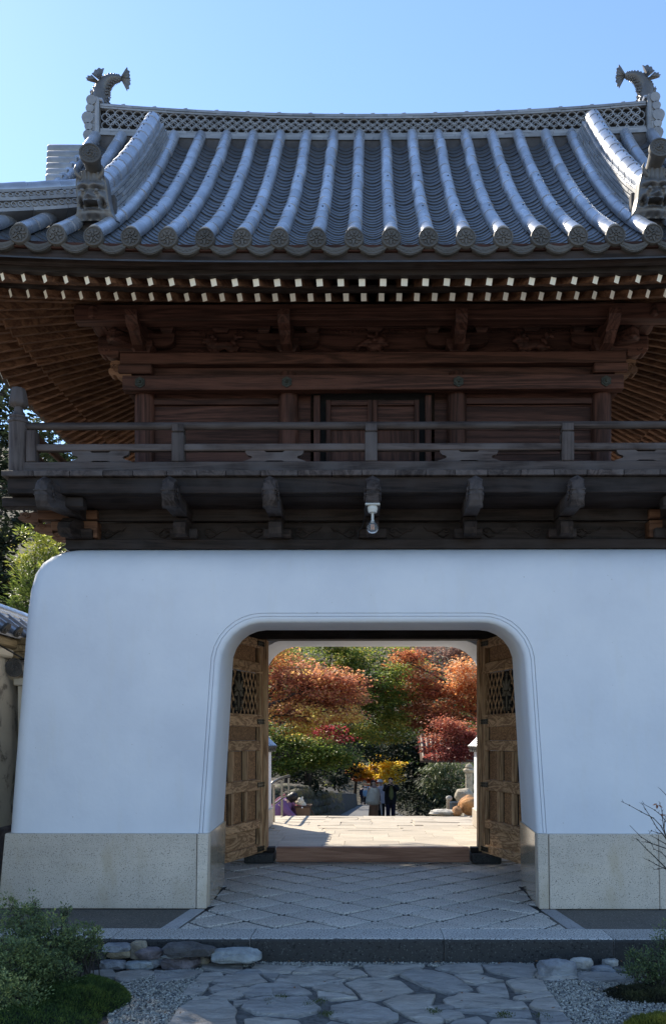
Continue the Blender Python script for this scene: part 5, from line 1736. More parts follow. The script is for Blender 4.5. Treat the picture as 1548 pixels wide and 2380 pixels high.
R(292,542,308,402,M['rock_pale'],'greenish pale triangular rock at the front of the left row','A',10)
R(72,290,302,412,M['rock_grey'],'blue-grey blocky rock at the front beside the shrub','A',11)
R(-10,128,232,318,M['rock_dark'],'dark rock half hidden by the left shrub','A',12)
R(928,1018,285,342,M['rock_tan'],'little tan rock touching the big pale slab','A',13)
R(-30,66,185,245,M['rock_grey'],'grey rock behind the twigs of the left shrub','A',14)
R(728,972,176,318,M['rock_grey'],'grey blocky rock with lichen spots right of the path','C',15)
R(942,1082,174,268,M['rock_white'],'white knobbly rock right of the lichen-spotted block','C',16)
R(1072,1222,222,282,M['rock_grey'],'low grey rock between the white rock and the cream slab','C',17)
R(1140,1242,182,236,M['rock_white'],'cream flat-topped slab rock against the kerb on the right','C',18)
R(1212,1330,236,285,M['rock_dark'],'dark flat rock beside the right-hand shrub','C',19)
R(718,985,268,330,M['slate'],'flat slate rock under the grey blocky rock','C',20,.8)
R(972,1345,262,335,M['slate'],'long flat slate rock at the edge of the right gravel','C',21,.8)

# dead leaves blown along the kerb and between the stones
r = random.Random(88); lv = []; lf = []
def dead_leaf(x, y, z):
    b = len(lv); a = r.uniform(0, 6.28); L = r.uniform(.018,.034); W = L*.55
    d = Vector((cos(a), sin(a), 0)); q = Vector((-sin(a), cos(a), 0)); p = Vector((x, y, z))
    lv.extend([p - d*L*.5, p + q*W*.5 + Vector((0,0,r.uniform(.001,.008))), p + d*L*.5 + Vector((0,0,r.uniform(0,.010))), p - q*W*.5 + Vector((0,0,r.uniform(0,.006)))])
    lf.extend([(b, b+1, b+2), (b, b+2, b+3)])
for _ in range(46): dead_leaf(r.uniform(-2.0, 2.1), 6.25 - abs(r.gauss(0, .035)) - .01, -.160 + r.uniform(0,.01))
for _ in range(22): dead_leaf(r.uniform(-1.7, 1.8), r.uniform(5.0, 6.2), -.148)
for _ in range(10): dead_leaf(r.uniform(-1.3, 1.3), r.uniform(6.65, 8.8), .006)
me = bpy.data.meshes.new('fallen_leaves'); me.from_pydata([tuple(p) for p in lv], [], lf); me.materials.append(plain('dead_leaf', (.22,.11,.045), .8, .4, 30, 0))
tag(put('fallen_leaves', me, (0,0,0)), 'few dry brown leaves fallen along the kerb and path', 'leaves', kind='stuff')
# moss tufts in the joints
lc_v = []; lc_f = []
for px, py, n_ in ((632,2330,90),(648,2322,60),(655,2322,40),(716,2335,40),(745,2330,30),(760,2360,50),(1170,2360,50),(1262,2362,40),(1010,2352,40)):
    c = on_ground(px, py, -.165) if py > 2240 else None
    for _ in range(n_*3):
        p = c + Vector((r.gauss(0,.022), r.gauss(0,.03), .002)); d = Vector((r.uniform(-.5,.5), r.uniform(-.5,.5), 1)).normalized()*r.uniform(.006,.014); b = len(lc_v)
        q = Vector((r.uniform(-1,1), r.uniform(-1,1), 0)).normalized()*.003
        lc_v.extend([p - q, p + q, p + d]); lc_f.append((b, b+1, b+2))
me = bpy.data.meshes.new('joint_moss'); me.from_pydata([tuple(p) for p in lc_v], [], lc_f); me.materials.append(plain('joint_moss_green', (.07,.085,.02), .9, .4, 30, 0))
tag(put('joint_moss', me, (0,0,0)), 'small moss tufts growing in the flagstone joints', 'moss', kind='stuff')
# ================================================================== PLANTS
class LeafCloud:
    def __init__(s): s.v = []; s.f = []; s.t = []
    def leaf(s, p, d, n, L, W, tint, fold=.25):
        """leaf blade from p along d with normal n"""
        b = len(s.v); side = d.cross(n)
        if side.length < 1e-6: side = d.orthogonal()
        side.normalize(); n = side.cross(d)
        m = p + d*(L*.45)
        s.v += [p, m + side*(W*.5) + n*(fold*W*.4), p + d*L, m - side*(W*.5) + n*(fold*W*.4)]
        s.f += [(b, b+1, b+2), (b, b+2, b+3)]; s.t += [tint, tint]
    def build(s, name, mat, parent=None):
        lo = Vector([min(p[i] for p in s.v) for i in range(3)]); hi = Vector([max(p[i] for p in s.v) for i in range(3)]); c = (lo+hi)/2
        me = bpy.data.meshes.new(name); me.from_pydata([tuple(p-c) for p in s.v], [], s.f)
        a = me.attributes.new('tint', 'FLOAT', 'FACE'); a.data.foreach_set('value', s.t)
        me.materials.append(mat); return put(name, me, c, parent)

def rvec(r):
    while True:
        v = Vector((r.uniform(-1,1), r.uniform(-1,1), r.uniform(-1,1)))
        if .05 < v.length < 1: return v
def spray_clump(lc, r, c, rad, n, L, W, tint, droop=.2, sub=14, flat=.35, sub_r=.28, vary=.22):
    """leaves gathered in small flat sprays spread through an ellipsoid"""
    ns = max(1, n // sub)
    for _ in range(ns):
        v = rvec(r); v = v.normalized()*(v.length**.5)*r.uniform(.75,1.28)
        sc = c + Vector((v.x*rad[0], v.y*rad[1], v.z*rad[2]))
        st = tint + r.uniform(-vary, vary) + .10*v.z
        tilt = Vector((r.uniform(-.35,.35), r.uniform(-.35,.35), 1)).normalized()
        R_ = sub_r*r.uniform(.6,1.3)
        for _ in range(sub):
            q = rvec(r); p = sc + Vector((q.x*R_, q.y*R_, q.z*R_*flat))
            d = Vector((q.x, q.y, q.z*.3 - droop*r.random())).normalized()
            nn = (tilt + rvec(r)*.75).normalized()
            k = r.uniform(.7,1.25)
            lc.leaf(p, d, nn, L*k, W*k, min(1, max(0, st + r.uniform(-.12,.12))))
bark = plain('dark_bark', (.05,.04,.033), .9, .5, 8, .8)
bark_pale = plain('pale_bark', (.16,.14,.12), .9, .4, 8, .8)
def limb(mb, r, a, b, r0, r1, n=6, wob=.08):
    L = (b-a).length; pts = []
    for i in range(n+1):
        t = i/n; p = a.lerp(b, t)
        if 0 < i < n: p = p + rvec(r)*wob*L*.35
        p.z += L*.10*sin(pi*t); pts.append(p)
    mb.tube(pts, [lerp(r0, r1, i/n) for i in range(n+1)], 7)
    return pts
def tree(name, label, cat, base, fork, clumps, mat, leaf, seed, trunk_r=.12, group=None, barkm=None, droop=.25, sub=14, sub_r=.30, flat=.35, twig=True, vary=.22):
    """clumps = [(centre, (rx,ry,rz), leaves, tint)]"""
    r = random.Random(seed)
    t = thing(name, base, label, cat, group)
    mb = MB(); base, fork = Vector(base), Vector(fork)
    pts = [base - Vector((0,0,.1)), base + Vector((0,0,.1)), base.lerp(fork, .35) + rvec(r)*trunk_r*.8, base.lerp(fork, .7) + rvec(r)*trunk_r*.8, fork]
    mb.tube(pts, [trunk_r*1.5, trunk_r*1.15, trunk_r, trunk_r*.9, trunk_r*.75], 10)
    for c, rad, n, ti in clumps:
        p = limb(mb, r, fork - Vector((0,0,r.uniform(0,.3))), Vector(c) + Vector((0,0,-rad[2]*.3)), trunk_r*.45, trunk_r*.09)
        if twig:
            for _ in range(4):
                a = p[r.randint(3, 6)]; v = rvec(r)
                limb(mb, r, a, Vector(c) + Vector((v.x*rad[0]*.9, v.y*rad[1]*.9, v.z*rad[2]*.7)), trunk_r*.12, trunk_r*.03, 4)
    mb.build('trunk', barkm or bark, t)
    lc = LeafCloud()
    parts_ = []
    for c, rad, n, ti in clumps:
        m_ = 9 if n > 900 else 4
        for _ in range(m_):
            v = rvec(r); q = r.uniform(.30,.66)
            parts_.append((Vector(c) + Vector((v.x*rad[0]*.85, v.y*rad[1]*.8, v.z*rad[2]*1.25)), (rad[0]*q, rad[1]*q, rad[2]*q*r.uniform(.7,1.2)), int(n/m_), ti + r.uniform(-.12,.12)))
    for c, rad, n, ti in parts_: spray_clump(lc, r, Vector(c), rad, n, leaf[0], leaf[1], ti, droop, sub, flat, sub_r, vary)
    lc.build('crown', mat, t)
    return t
LM = {}
LM['salmon'] = leafmat('salmon_maple_leaf', [(0,(.20,.065,.045)),(.3,(.46,.17,.10)),(.55,(.68,.31,.16)),(.75,(.78,.48,.15)),(1,(.88,.70,.18))])
LM['green'] = leafmat('green_maple_leaf', [(0,(.04,.07,.02)),(.4,(.12,.19,.04)),(.7,(.27,.31,.06)),(.88,(.50,.40,.07)),(1,(.66,.44,.10))])
LM['crimson'] = leafmat('crimson_maple_leaf', [(0,(.12,.022,.03)),(.5,(.40,.05,.07)),(1,(.60,.13,.12))])
LM['orange'] = leafmat('orange_maple_leaf', [(0,(.22,.06,.04)),(.35,(.50,.16,.075)),(.65,(.72,.31,.11)),(.9,(.82,.48,.22)),(1,(.86,.60,.38))])
LM['russet'] = leafmat('russet_maple_leaf', [(0,(.13,.035,.03)),(.5,(.38,.095,.075)),(1,(.56,.24,.13))])
LM['pink'] = leafmat('faded_pink_leaf', [(0,(.16,.09,.08)),(.5,(.38,.22,.17)),(1,(.58,.42,.34))])
LM['dark'] = leafmat('dark_evergreen_leaf', [(0,(.014,.022,.012)),(.5,(.032,.048,.024)),(1,(.085,.10,.045))], .35, .75)
LM['yellow'] = leafmat('yellow_ginkgo_leaf', [(0,(.50,.22,.02)),(.4,(.80,.52,.04)),(1,(.95,.80,.14))], .45)
LM['podocarp'] = leafmat('fresh_podocarp_leaf', [(0,(.04,.075,.018)),(.5,(.15,.21,.04)),(.8,(.33,.37,.07)),(1,(.55,.55,.12))], .35)
LM['shrub'] = leafmat('small_shrub_leaf', [(0,(.03,.045,.022)),(.45,(.11,.155,.06)),(.8,(.24,.29,.10)),(1,(.46,.46,.17))], .2)
LM['moss'] = leafmat('moss_blade', [(0,(.016,.030,.008)),(.5,(.05,.09,.018)),(1,(.13,.17,.03))], .15, .8)
LM['moss_brown'] = leafmat('brownish_moss_blade', [(0,(.012,.011,.008)),(.5,(.035,.034,.014)),(1,(.07,.075,.025))], .1, .8)
LM['moss_yellow'] = leafmat('yellow_moss_blade', [(0,(.06,.07,.012)),(.5,(.19,.19,.03)),(1,(.34,.30,.05))], .2, .8)
LM['olive'] = leafmat('olive_weeping_leaf', [(0,(.03,.045,.02)),(.5,(.10,.13,.055)),(1,(.24,.26,.11))], .3)
LM['rust'] = leafmat('rust_leaf', [(0,(.16,.05,.018)),(1,(.42,.15,.05))], .3)

def C(px, py, Y, rpx, rpy, n, tint, ry=None):
    k = Y/2000
    return (at(px, py, Y), (rpx*k, (ry if ry else rpx*k*.8), rpy*k), n, tint)
g = lambda x, y: (x, y, terrain(x, y))
ML = (.070, .056)
tree('maple_tree', 'salmon and gold maple spreading above the terrace on the left of the doorway view', 'tree', g(-3.9,21.5), (-3.2,21.5,2.0), [
    C(665,1640,21.5,75,34,3600,.50), C(742,1600,21,80,34,3800,.44), C(800,1635,21,60,28,2400,.48), C(690,1555,22,80,36,3000,.30), C(650,1690,21,65,24,2400,.78), C(640,1600,21.8,50,60,2000,.40),
    C(745,1668,20.5,75,20,2600,.72), C(700,1700,20.6,60,12,1200,.9), C(820,1590,21.5,34,20,1300,.42), C(640,1520,22,60,24,1500,.62), C(600,1600,22,60,70,1500,.5), C(720,1640,21.2,60,30,2200,.55)], LM['salmon'], ML, 1, .13, sub=20, flat=.22, vary=.30)
tree('maple_tree', 'green maple with yellow edges high in the middle of the doorway view', 'tree', g(-2.3,27), (-1.7,26.5,2.2), [
    C(770,1520,24.5,80,32,3600,.55), C(660,1530,23,40,30,1200,.72), C(850,1560,24.5,75,42,4200,.42), C(885,1640,23.2,60,36,3200,.55), C(900,1690,23,56,30,2800,.66), C(915,1590,23.2,44,34,2000,.50), C(840,1505,26,80,24,2000,.72), C(905,1600,26,60,34,2000,.45), C(700,1500,27,70,26,1500,.6), C(850,1700,25.2,40,22,1200,.62), C(925,1650,25.3,40,40,1500,.7)], LM['green'], ML, 2, .13, sub=20, flat=.22, vary=.30)
tree('maple_tree', 'crimson maple glowing between the salmon and the green maples', 'tree', g(-2.6,24), (-2.3,24,1.2), [
    C(768,1708,22.6,50,18,1700,.5), C(730,1724,22.8,36,12,700,.35), C(868,1607,23.8,36,14,900,.7), C(884,1590,23.8,24,9,400,.75), C(860,1640,23.9,20,10,300,.5)], LM['crimson'], ML, 3, .09, sub=18, flat=.22)
tree('maple_tree', 'low green maple in front of the stone wall on the left', 'tree', g(-3.4,19.9), (-3.0,19.6,.75), [
    C(690,1745,19.5,64,28,3600,.42), C(760,1750,19.2,54,24,2800,.48), C(650,1720,19.8,44,32,2000,.30), C(665,1778,19.5,40,16,1300,.40), C(720,1728,19.6,54,15,1600,.74), C(795,1752,19.2,24,13,800,.5), C(720,1775,19.5,50,14,1200,.3)], LM['green'], (.06,.05), 4, .06, sub=20, flat=.22, vary=.28)
tree('maple_tree', 'tall orange maple filling the right of the doorway view', 'tree', g(3.9,24), (3.1,24,2.1), [
    C(950,1535,24,40,24,1500,.52), C(1010,1600,23.5,70,40,3800,.42), C(1085,1590,23,50,50,3600,.80), C(975,1645,23.5,50,36,2400,.42), C(1040,1660,23,64,42,3400,.38), C(1095,1640,23,50,54,2600,.55), C(975,1570,24.5,44,22,1300,.62), C(1140,1600,23,60,90,1600,.5),  C(985,1690,23.4,50,24,1500,.30)], LM['orange'], ML, 5, .14, sub=20, flat=.24, vary=.32)
tree('maple_tree', 'brownish red maple hanging low above the tiled shed roof', 'tree', g(4.2,22), (3.1,21.6,1.5), [
    C(1030,1705,21,50,26,2000,.62), C(1078,1722,21,44,24,1800,.50), C(1005,1738,21.2,30,14,700,.42), C(1060,1748,20.8,48,14,1300,.40), C(1030,1758,20.6,40,8,800,.35), C(1120,1720,21,40,40,1000,.5)], LM['russet'], (.065,.052), 6, .09, sub=18, flat=.25, vary=.3)
tree('maple_tree', 'olive green maple forming the backdrop behind the coloured maples', 'tree', g(-4.6,37), (-3.6,36,3.0), [
    C(690,1560,34,90,60,2600,.42), C(790,1600,35,90,60,2600,.36), C(900,1560,35,90,50,2400,.50), C(1000,1640,34,80,60,2600,.40), C(830,1680,26.5,60,36,2600,.55), C(790,1570,24.8,50,34,2200,.48), C(920,1540,25.2,40,40,1800,.52), C(940,1690,35,70,36,2000,.33), C(700,1680,34,80,50,2200,.3), C(1080,1660,34,60,60,1800,.4), C(860,1740,36,50,20,900,.25)], LM['green'], (.10,.08), 18, .16, sub=20, flat=.3, vary=.3)
tree('bare_tree', 'half-bare pinkish tree far up at the top right of the doorway view', 'tree', g(6.5,44), (5.6,44,6.0), [
    C(1000,1520,43,70,30,2600,.55), C(1070,1510,43,60,34,2600,.65), C(1040,1560,43,60,30,1800,.5), C(950,1500,44,50,20,800,.5), C(990,1625,42,40,30,700,.35), C(1120,1530,43,60,40,700,.5)], LM['pink'], (.12,.09), 7, .17, barkm=bark_pale)
tree('evergreen_tree', 'dark evergreen overhanging the lane right of the walkers', 'tree', g(2.7,33), (2.2,33,.8), [
    C(935,1740,31,50,30,1700,.4), C(985,1760,31,45,40,1800,.35), C(890,1735,33,60,26,1500,.45), C(960,1800,31,40,30,1300,.30), C(850,1745,36,45,20,1000,.5), C(820,1720,36,60,24,1000,.45), C(1000,1715,31,30,20,700,.55)], LM['dark'], (.13,.075), 8, .15)
tree('evergreen_tree', 'dark evergreen shading the lane on its left side', 'tree', g(-3.4,32), (-2.8,32,1.2), [
    C(790,1790,31,40,34,1400,.35), C(740,1790,29,60,34,1700,.3), C(690,1800,27,60,40,1500,.3), C(800,1745,33,40,30,1100,.45), C(640,1780,26,60,60,1200,.3)], LM['dark'], (.13,.075), 9, .15)
tree('ginkgo_tree', 'bright yellow tree at the far end of the lane', 'tree', g(.8,84), (.6,84,-1.0), [
    C(905,1795,80,34,26,1600,.62), C(870,1785,82,30,18,900,.4), C(925,1815,79,22,26,900,.7), C(840,1790,82,24,16,700,.30), C(895,1765,84,40,14,700,.5)], LM['yellow'], (.34,.26), 10, .2)
tree('maple_tree', 'far orange maple left of the bright yellow tree', 'tree', g(-1.8,86), (-1.5,86,-1.4), [
    C(835,1805,84,24,18,800,.55), C(862,1815,86,20,14,600,.45), C(820,1790,86,24,16,600,.7)], LM['orange'], (.32,.26), 11, .16)
tree('weeping_shrub', 'olive weeping shrub behind the low stone slab', 'shrub', g(2.6,29), (2.4,29,.3), [
    C(1035,1795,28,36,22,1200,.62), C(1070,1815,28,30,30,1000,.5), C(1010,1815,28.5,30,26,900,.45), C(1040,1840,28,40,30,1000,.3)], LM['olive'], (.14,.04), 12, .07, droop=1.2)
tree('evergreen_shrub', 'dark clipped shrub along the right edge of the lane', 'shrub', g(1.9,36), (1.9,36,-.9), [
    C(960,1850,36,50,40,1900,.30), C(1000,1855,33,45,34,1500,.35), C(930,1845,40,26,40,1100,.28), C(1040,1865,30,45,26,1100,.35)], LM['dark'], (.12,.07), 13, .07)
# wood closing the view: one mass of far crowns on the hill
r = random.Random(77); lc = LeafCloud()
for i in range(420):
    x = r.uniform(-60, 46); y = r.uniform(45 if abs(x) > 12 else 54, 112)
    if abs(x) < 3.2 and y < 92: continue
    z0 = terrain(x, y)
    spray_clump(lc, r, Vector((x, y, z0 + r.uniform(1.0, 8.5))), (r.uniform(2,3.6), r.uniform(2,3), r.uniform(1.4,2.8)), 150, .42, .30, r.choice((.15,.25,.35,.45,.6)), .3, 10, .5, .9)
tag(lc.build('far_wood', LM['green']), 'mixed wood on the slope beyond the lane', 'wood', kind='stuff')
# trees left of the gate
tree('podocarp_tree', 'sunlit yellow-green podocarp rising behind the left corner of the white wall', 'tree', g(-5.6,13.6), (-5.35,13.5,2.6), [
    C(80,1265,13.5,42,34,650,.80), C(112,1300,13.3,40,34,650,.62), C(45,1330,13.5,36,26,520,.60), C(90,1365,13.3,50,34,800,.45), C(30,1378,13.5,26,26,420,.42), C(58,1410,13.4,44,30,600,.35), C(95,1440,13.3,40,30,500,.25), C(70,1480,13.3,40,40,500,.25)], LM['podocarp'], (.095,.026), 14, .07, sub=22, sub_r=.12, flat=.9, droop=-.5)
tree('evergreen_tree', 'tall dark cedar at the left edge behind the podocarp', 'tree', g(-11.5,24), (-11.2,24,4.5), [
    C(5,1010,23.5,50,50,900,.4), C(15,1100,23,44,44,900,.4), C(0,1260,23,60,60,1500,.35), C(-40,1340,22,60,70,1500,.3), C(20,1390,22,50,60,1400,.25), C(-30,1160,24,60,50,800,.4), C(40,1210,24,46,34,600,.45), C(-20,960,26,60,70,900,.45), C(-60,1080,25,60,70,900,.4), C(10,1460,22,60,60,900,.25)], LM['dark'], (.17,.08), 15, .22)
tree('evergreen_tree', 'loose-leaved oak with sky gaps seen beyond the balcony corner', 'tree', g(-11.0,30), (-10.8,30,7.0), [
    C(120,1010,29,50,40,620,.7), C(80,960,30,40,30,420,.6), C(150,1055,29,46,26,520,.75), C(60,1040,29,46,40,560,.6), C(170,1090,29,40,30,420,.65), C(100,1080,28,60,30,500,.5)], LM['olive'], (.17,.10), 16, .20)
tree('evergreen_tree', 'far dark tree between the cedar and the podocarp', 'tree', g(-12.2,34), (-12,34,5), [C(90,1200,32,60,40,700,.45), C(40,1130,33,50,40,600,.5), C(140,1240,32,50,40,700,.35)], LM['dark'], (.2,.11), 17, .2)

tree('evergreen_tree', 'very tall dark cedar added behind the left flank of the gate to shade the passage', 'tree', g(-10.4,21.3), (-9.9,21.2,9.0), [  # crown added to block sun from the right door and passage floor
    ((-8.0,21.1,12.0),(1.0,1.1,1.1),1500,.35), ((-7.2,21.0,12.1),(.9,1.2,1.2),1500,.35), ((-9.2,21.0,11.0),(1.1,1.2,1.2),1500,.35), ((-9.4,21.6,13.2),(1.1,1.2,1.2),1200,.4), ((-10.2,21.2,9.4),(1.2,1.2,1.0),1000,.3), ((-9.4,21.2,7.2),(1.0,1.0,.8),700,.3)], LM['dark'], (.17,.09), 19, .20)
tree('evergreen_tree', 'unseen rounded evergreen added behind the garden wall to shade the left foreground', 'tree', (-5.9,9.9,-.18), (-5.7,9.8,2.6), [  # added out of view to keep direct sun off the gravel and shrub
    ((-5.35,8.9,3.7),(.95,1.0,1.0),2400,.4), ((-5.6,10.0,5.1),(.9,1.0,.9),1900,.4), ((-5.7,11.0,6.3),(.95,.95,.9),1900,.4), ((-5.5,8.2,3.6),(1.0,1.0,1.0),1800,.35), ((-5.6,7.2,3.3),(1.0,.9,.9),1400,.3), ((-5.3,6.9,3.7),(1.0,.8,.9),1500,.35), ((-5.0,7.9,3.4),(.7,.8,.8),1200,.35)], LM['dark'], (.09,.05), 20, .10)
# ---------------------------------------------------------------- foreground shrubs and moss
def bush(name, label, base, blobs, mat, L, W, n, seed, sub=16, sub_r=.045, stems=60, stem_h=.3, cat='shrub'):
    r = random.Random(seed); t = thing(name, base, label, cat)
    mb = MB(); base = Vector(base)
    for c, rad, nn, ti in blobs:
        for _ in range(max(4, stems//len(blobs))):
            v = rvec(r); tip = Vector(c) + Vector((v.x*rad[0], v.y*rad[1], abs(v.z)*rad[2]))
            root = Vector((lerp(base.x, c[0], .6), lerp(base.y, c[1], .6), base.z)) + Vector((r.uniform(-.1,.1), r.uniform(-.1,.1), 0))
            limb(mb, r, root, tip, .0045, .0012, 5, .16)
    mb.build('stem', bark, t)
    lc = LeafCloud()
    for c, rad, nn, ti in blobs: spray_clump(lc, r, Vector(c), rad, nn, L, W, ti, -.6, sub, .9, sub_r, .28)
    lc.build('foliage', mat, t)
    return t
def CB(px, py, Y, rpx, rpy, n, t): 
    k = Y/2000; return (at(px, py, Y), (rpx*k, rpx*k*.7, rpy*k), n, t)
bush('azalea_shrub', 'fine-leaved green shrub spreading in front of the left end of the plinth', (-2.0,5.5,-.18), [
    CB(40,2250,5.2,70,70,5200,.48), CB(110,2200,5.5,70,60,4200,.42), CB(20,2330,5.0,70,60,4200,.62), CB(60,2150,5.7,50,40,2200,.50), CB(170,2190,5.7,60,40,2200,.45), CB(120,2270,5.3,60,50,2800,.35), CB(200,2215,5.8,40,36,900,.45),
    CB(-30,2200,5.4,60,90,2400,.5), CB(20,2110,5.9,14,28,260,.6), CB(75,2105,5.9,10,30,240,.6), CB(150,2125,5.9,12,20,200,.5), CB(215,2165,5.9,16,10,200,.6)], LM['shrub'], .021, .010, 0, 31, sub_r=.034, stems=130)
bush('azalea_shrub', 'sparse green shrub at the right edge below the bare twigs', (1.95,5.75,-.18), [
    CB(1520,2235,5.7,40,26,900,.35), CB(1490,2262,5.6,46,18,800,.30), CB(1545,2190,5.8,24,40,600,.35), CB(1475,2225,5.75,16,12,240,.4), CB(1560,2260,5.6,40,30,700,.3)], LM['shrub'], .021, .009, 0, 32, stems=60)
def moss(name, label, cx, cy, rx, ry, h, mat, n, seed, L=.022, W=.006, core=None):
    r = random.Random(seed); t = thing(name, (cx, cy, -.18), label, 'moss')
    def hz(a, b):
        d = a*a + b*b
        return -.20 + h*max(0, 1-d)**.55 * (1 + .22*noise.noise(Vector((cx+a*2.2, cy+b*2.2, seed)))) + .015*noise.noise(Vector((a*7, b*7, seed)))
    rows = []
    for i in range(13):
        q = i/12
        rows.append([(cx + rx*q*cos(2*pi*k/28)*(1+.12*noise.noise(Vector((cos(2*pi*k/28), sin(2*pi*k/28), seed)))), cy + ry*q*sin(2*pi*k/28), hz(q*cos(2*pi*k/28), q*sin(2*pi*k/28)) - .006) for k in range(29)])
    MB().grid(rows, 0, True).build('cushion', core or plain('moss_core_'+str(seed), (.014,.02,.008), .95, .4, 30, .5), t)
    lc = LeafCloud()
    for _ in range(n):
        a = r.uniform(0, 2*pi); q = sqrt(r.random()); u, v = q*cos(a), q*sin(a)
        p = Vector((cx+rx*u*(1+.12*noise.noise(Vector((cos(a), sin(a), seed)))), cy+ry*v, hz(u, v)))
        nn = Vector((u/rx*h, v/ry*h, .35 + 1*(1-q))).normalized()
        d = (nn + rvec(r)*.75).normalized()
        ti = .5 + .5*noise.noise(Vector((p.x*9, p.y*9, p.z*9))) + r.uniform(-.25,.25)
        lc.leaf(p - d*.004, d, rvec(r).normalized(), L*r.uniform(.6,1.3), W*r.uniform(.7,1.3), min(1, max(0, ti)))
    lc.build('moss_blades', mat, t); return t
c = on_ground(190, 2345, -.18)
moss('moss_mound', 'rounded dark green moss mound beside the left gravel', c.x-.05, c.y+.05, .31, .36, .155, LM['moss'], 15000, 41)
c = on_ground(60, 2385, -.18); moss('moss_mound', 'low moss under the left shrub at the bottom corner', c.x, c.y, .4, .3, .10, LM['moss'], 7000, 42)
c = on_ground(1490, 2318, -.18); moss('moss_mound', 'brownish dark moss patch on the right gravel', c.x+.06, c.y+.03, .30, .20, .06, LM['moss_brown'], 8000, 43)
c = on_ground(1525, 2378, -.18); moss('moss_mound', 'yellow-green moss cushion in the bottom right corner', c.x+.04, c.y-.06, .25, .16, .07, LM['moss_yellow'], 6500, 44)

# bare twiggy shrub at the right edge
tw = thing('bare_shrub', (2.35, 6.3, -.18), 'bare thin-branched shrub at the right edge with two dry leaves', 'shrub')
def TW(*pts): return [at((1960 + a*.18908)/1.42506, (2600 + b*.18908)/1.42506, Y) for a, b, Y in pts]
twigs = [TW((1500,1500,6.3),(1380,1080,6.25),(1200,720,6.2),(1070,585,6.2),(860,478,6.15),(650,360,6.1),(505,292,6.1)),
 TW((1520,1450,6.35),(1400,800,6.3),(1220,550,6.3),(1095,445,6.25),(855,315,6.2)), TW((1500,1500,6.3),(1300,960,6.25),(1225,855,6.2),(1130,755,6.2),(1035,590,6.2),(930,430,6.2),(880,340,6.2)),
 TW((1600,1700,6.3),(1300,1470,6.2),(1080,1250,6.1),(960,1140,6.1),(795,965,6.05),(770,940,6.05)), TW((1560,1400,6.3),(1300,1120,6.2),(1130,1060,6.15),(1040,1030,6.15),(860,920,6.1),(655,712,6.05)),
 TW((1450,1300,6.3),(1285,890,6.25),(1250,760,6.25),(1225,560,6.25),(1220,460,6.25),(1165,290,6.25)), TW((1560,1350,6.4),(1290,1040,6.3),(1150,960,6.3),(1015,885,6.3)),
 TW((1225,855,6.2),(1140,845,6.2),(1035,805,6.2),(990,860,6.2)), TW((1400,1500,6.3),(1250,1455,6.25),(1150,1475,6.2),(1070,1485,6.2)), TW((1330,1500,6.3),(1120,1400,6.25),(1000,1330,6.2),(900,1290,6.2)),
 TW((1500,600,6.4),(1300,190,6.35),(1185,70,6.35)), TW((1600,900,6.4),(1420,520,6.35),(1300,350,6.35)), TW((1040,1030,6.15),(960,1005,6.15),(850,1000,6.12)), TW((1300,1280,6.2),(1200,1180,6.2),(1080,1130,6.15),(1000,970,6.15)),
 TW((1255,755,6.25),(1265,650,6.25),(1290,520,6.25)), TW((1600,1750,6.4),(1500,1500,6.3)), TW((1700,2300,6.35),(1600,1900,6.3),(1500,1500,6.3)), TW((1720,2300,6.4),(1650,1700,6.4),(1560,1350,6.4))]
rw = random.Random(9)
for i, t in enumerate(twigs):
    mb = MB(); n = len(t); r0 = .0048 if i < 7 else .0032
    mb.tube(t, [lerp(r0, .0015, q/(n-1)) for q in range(n)], 6)
    for p in t[1:-1]: mb.ell(p, (.0055,.0055,.0055), 0, 6, 4)
    for p, q in zip(t[1:], t[2:]):
        a = p.lerp(q, rw.random()); mb.tube([a, a + Vector((rw.uniform(-.03,.01), 0, rw.uniform(.01,.03)))], [.0016,.0007], 4)
    mb.build('twig', bark, tw)
lc = LeafCloud()
for a, b in ((1130,330),(1150,350),(1250,530),(1245,545)):
    p = TW((a, b, 6.25))[0]
    for q in range(2): lc.leaf(p, Vector((rw.uniform(-1,.4), -.2, rw.uniform(-.6,.3))).normalized(), Vector((0,-1,.3)), .04, .012, rw.random(), .6)
lc.build('dry_leaf', LM['rust'], tw)
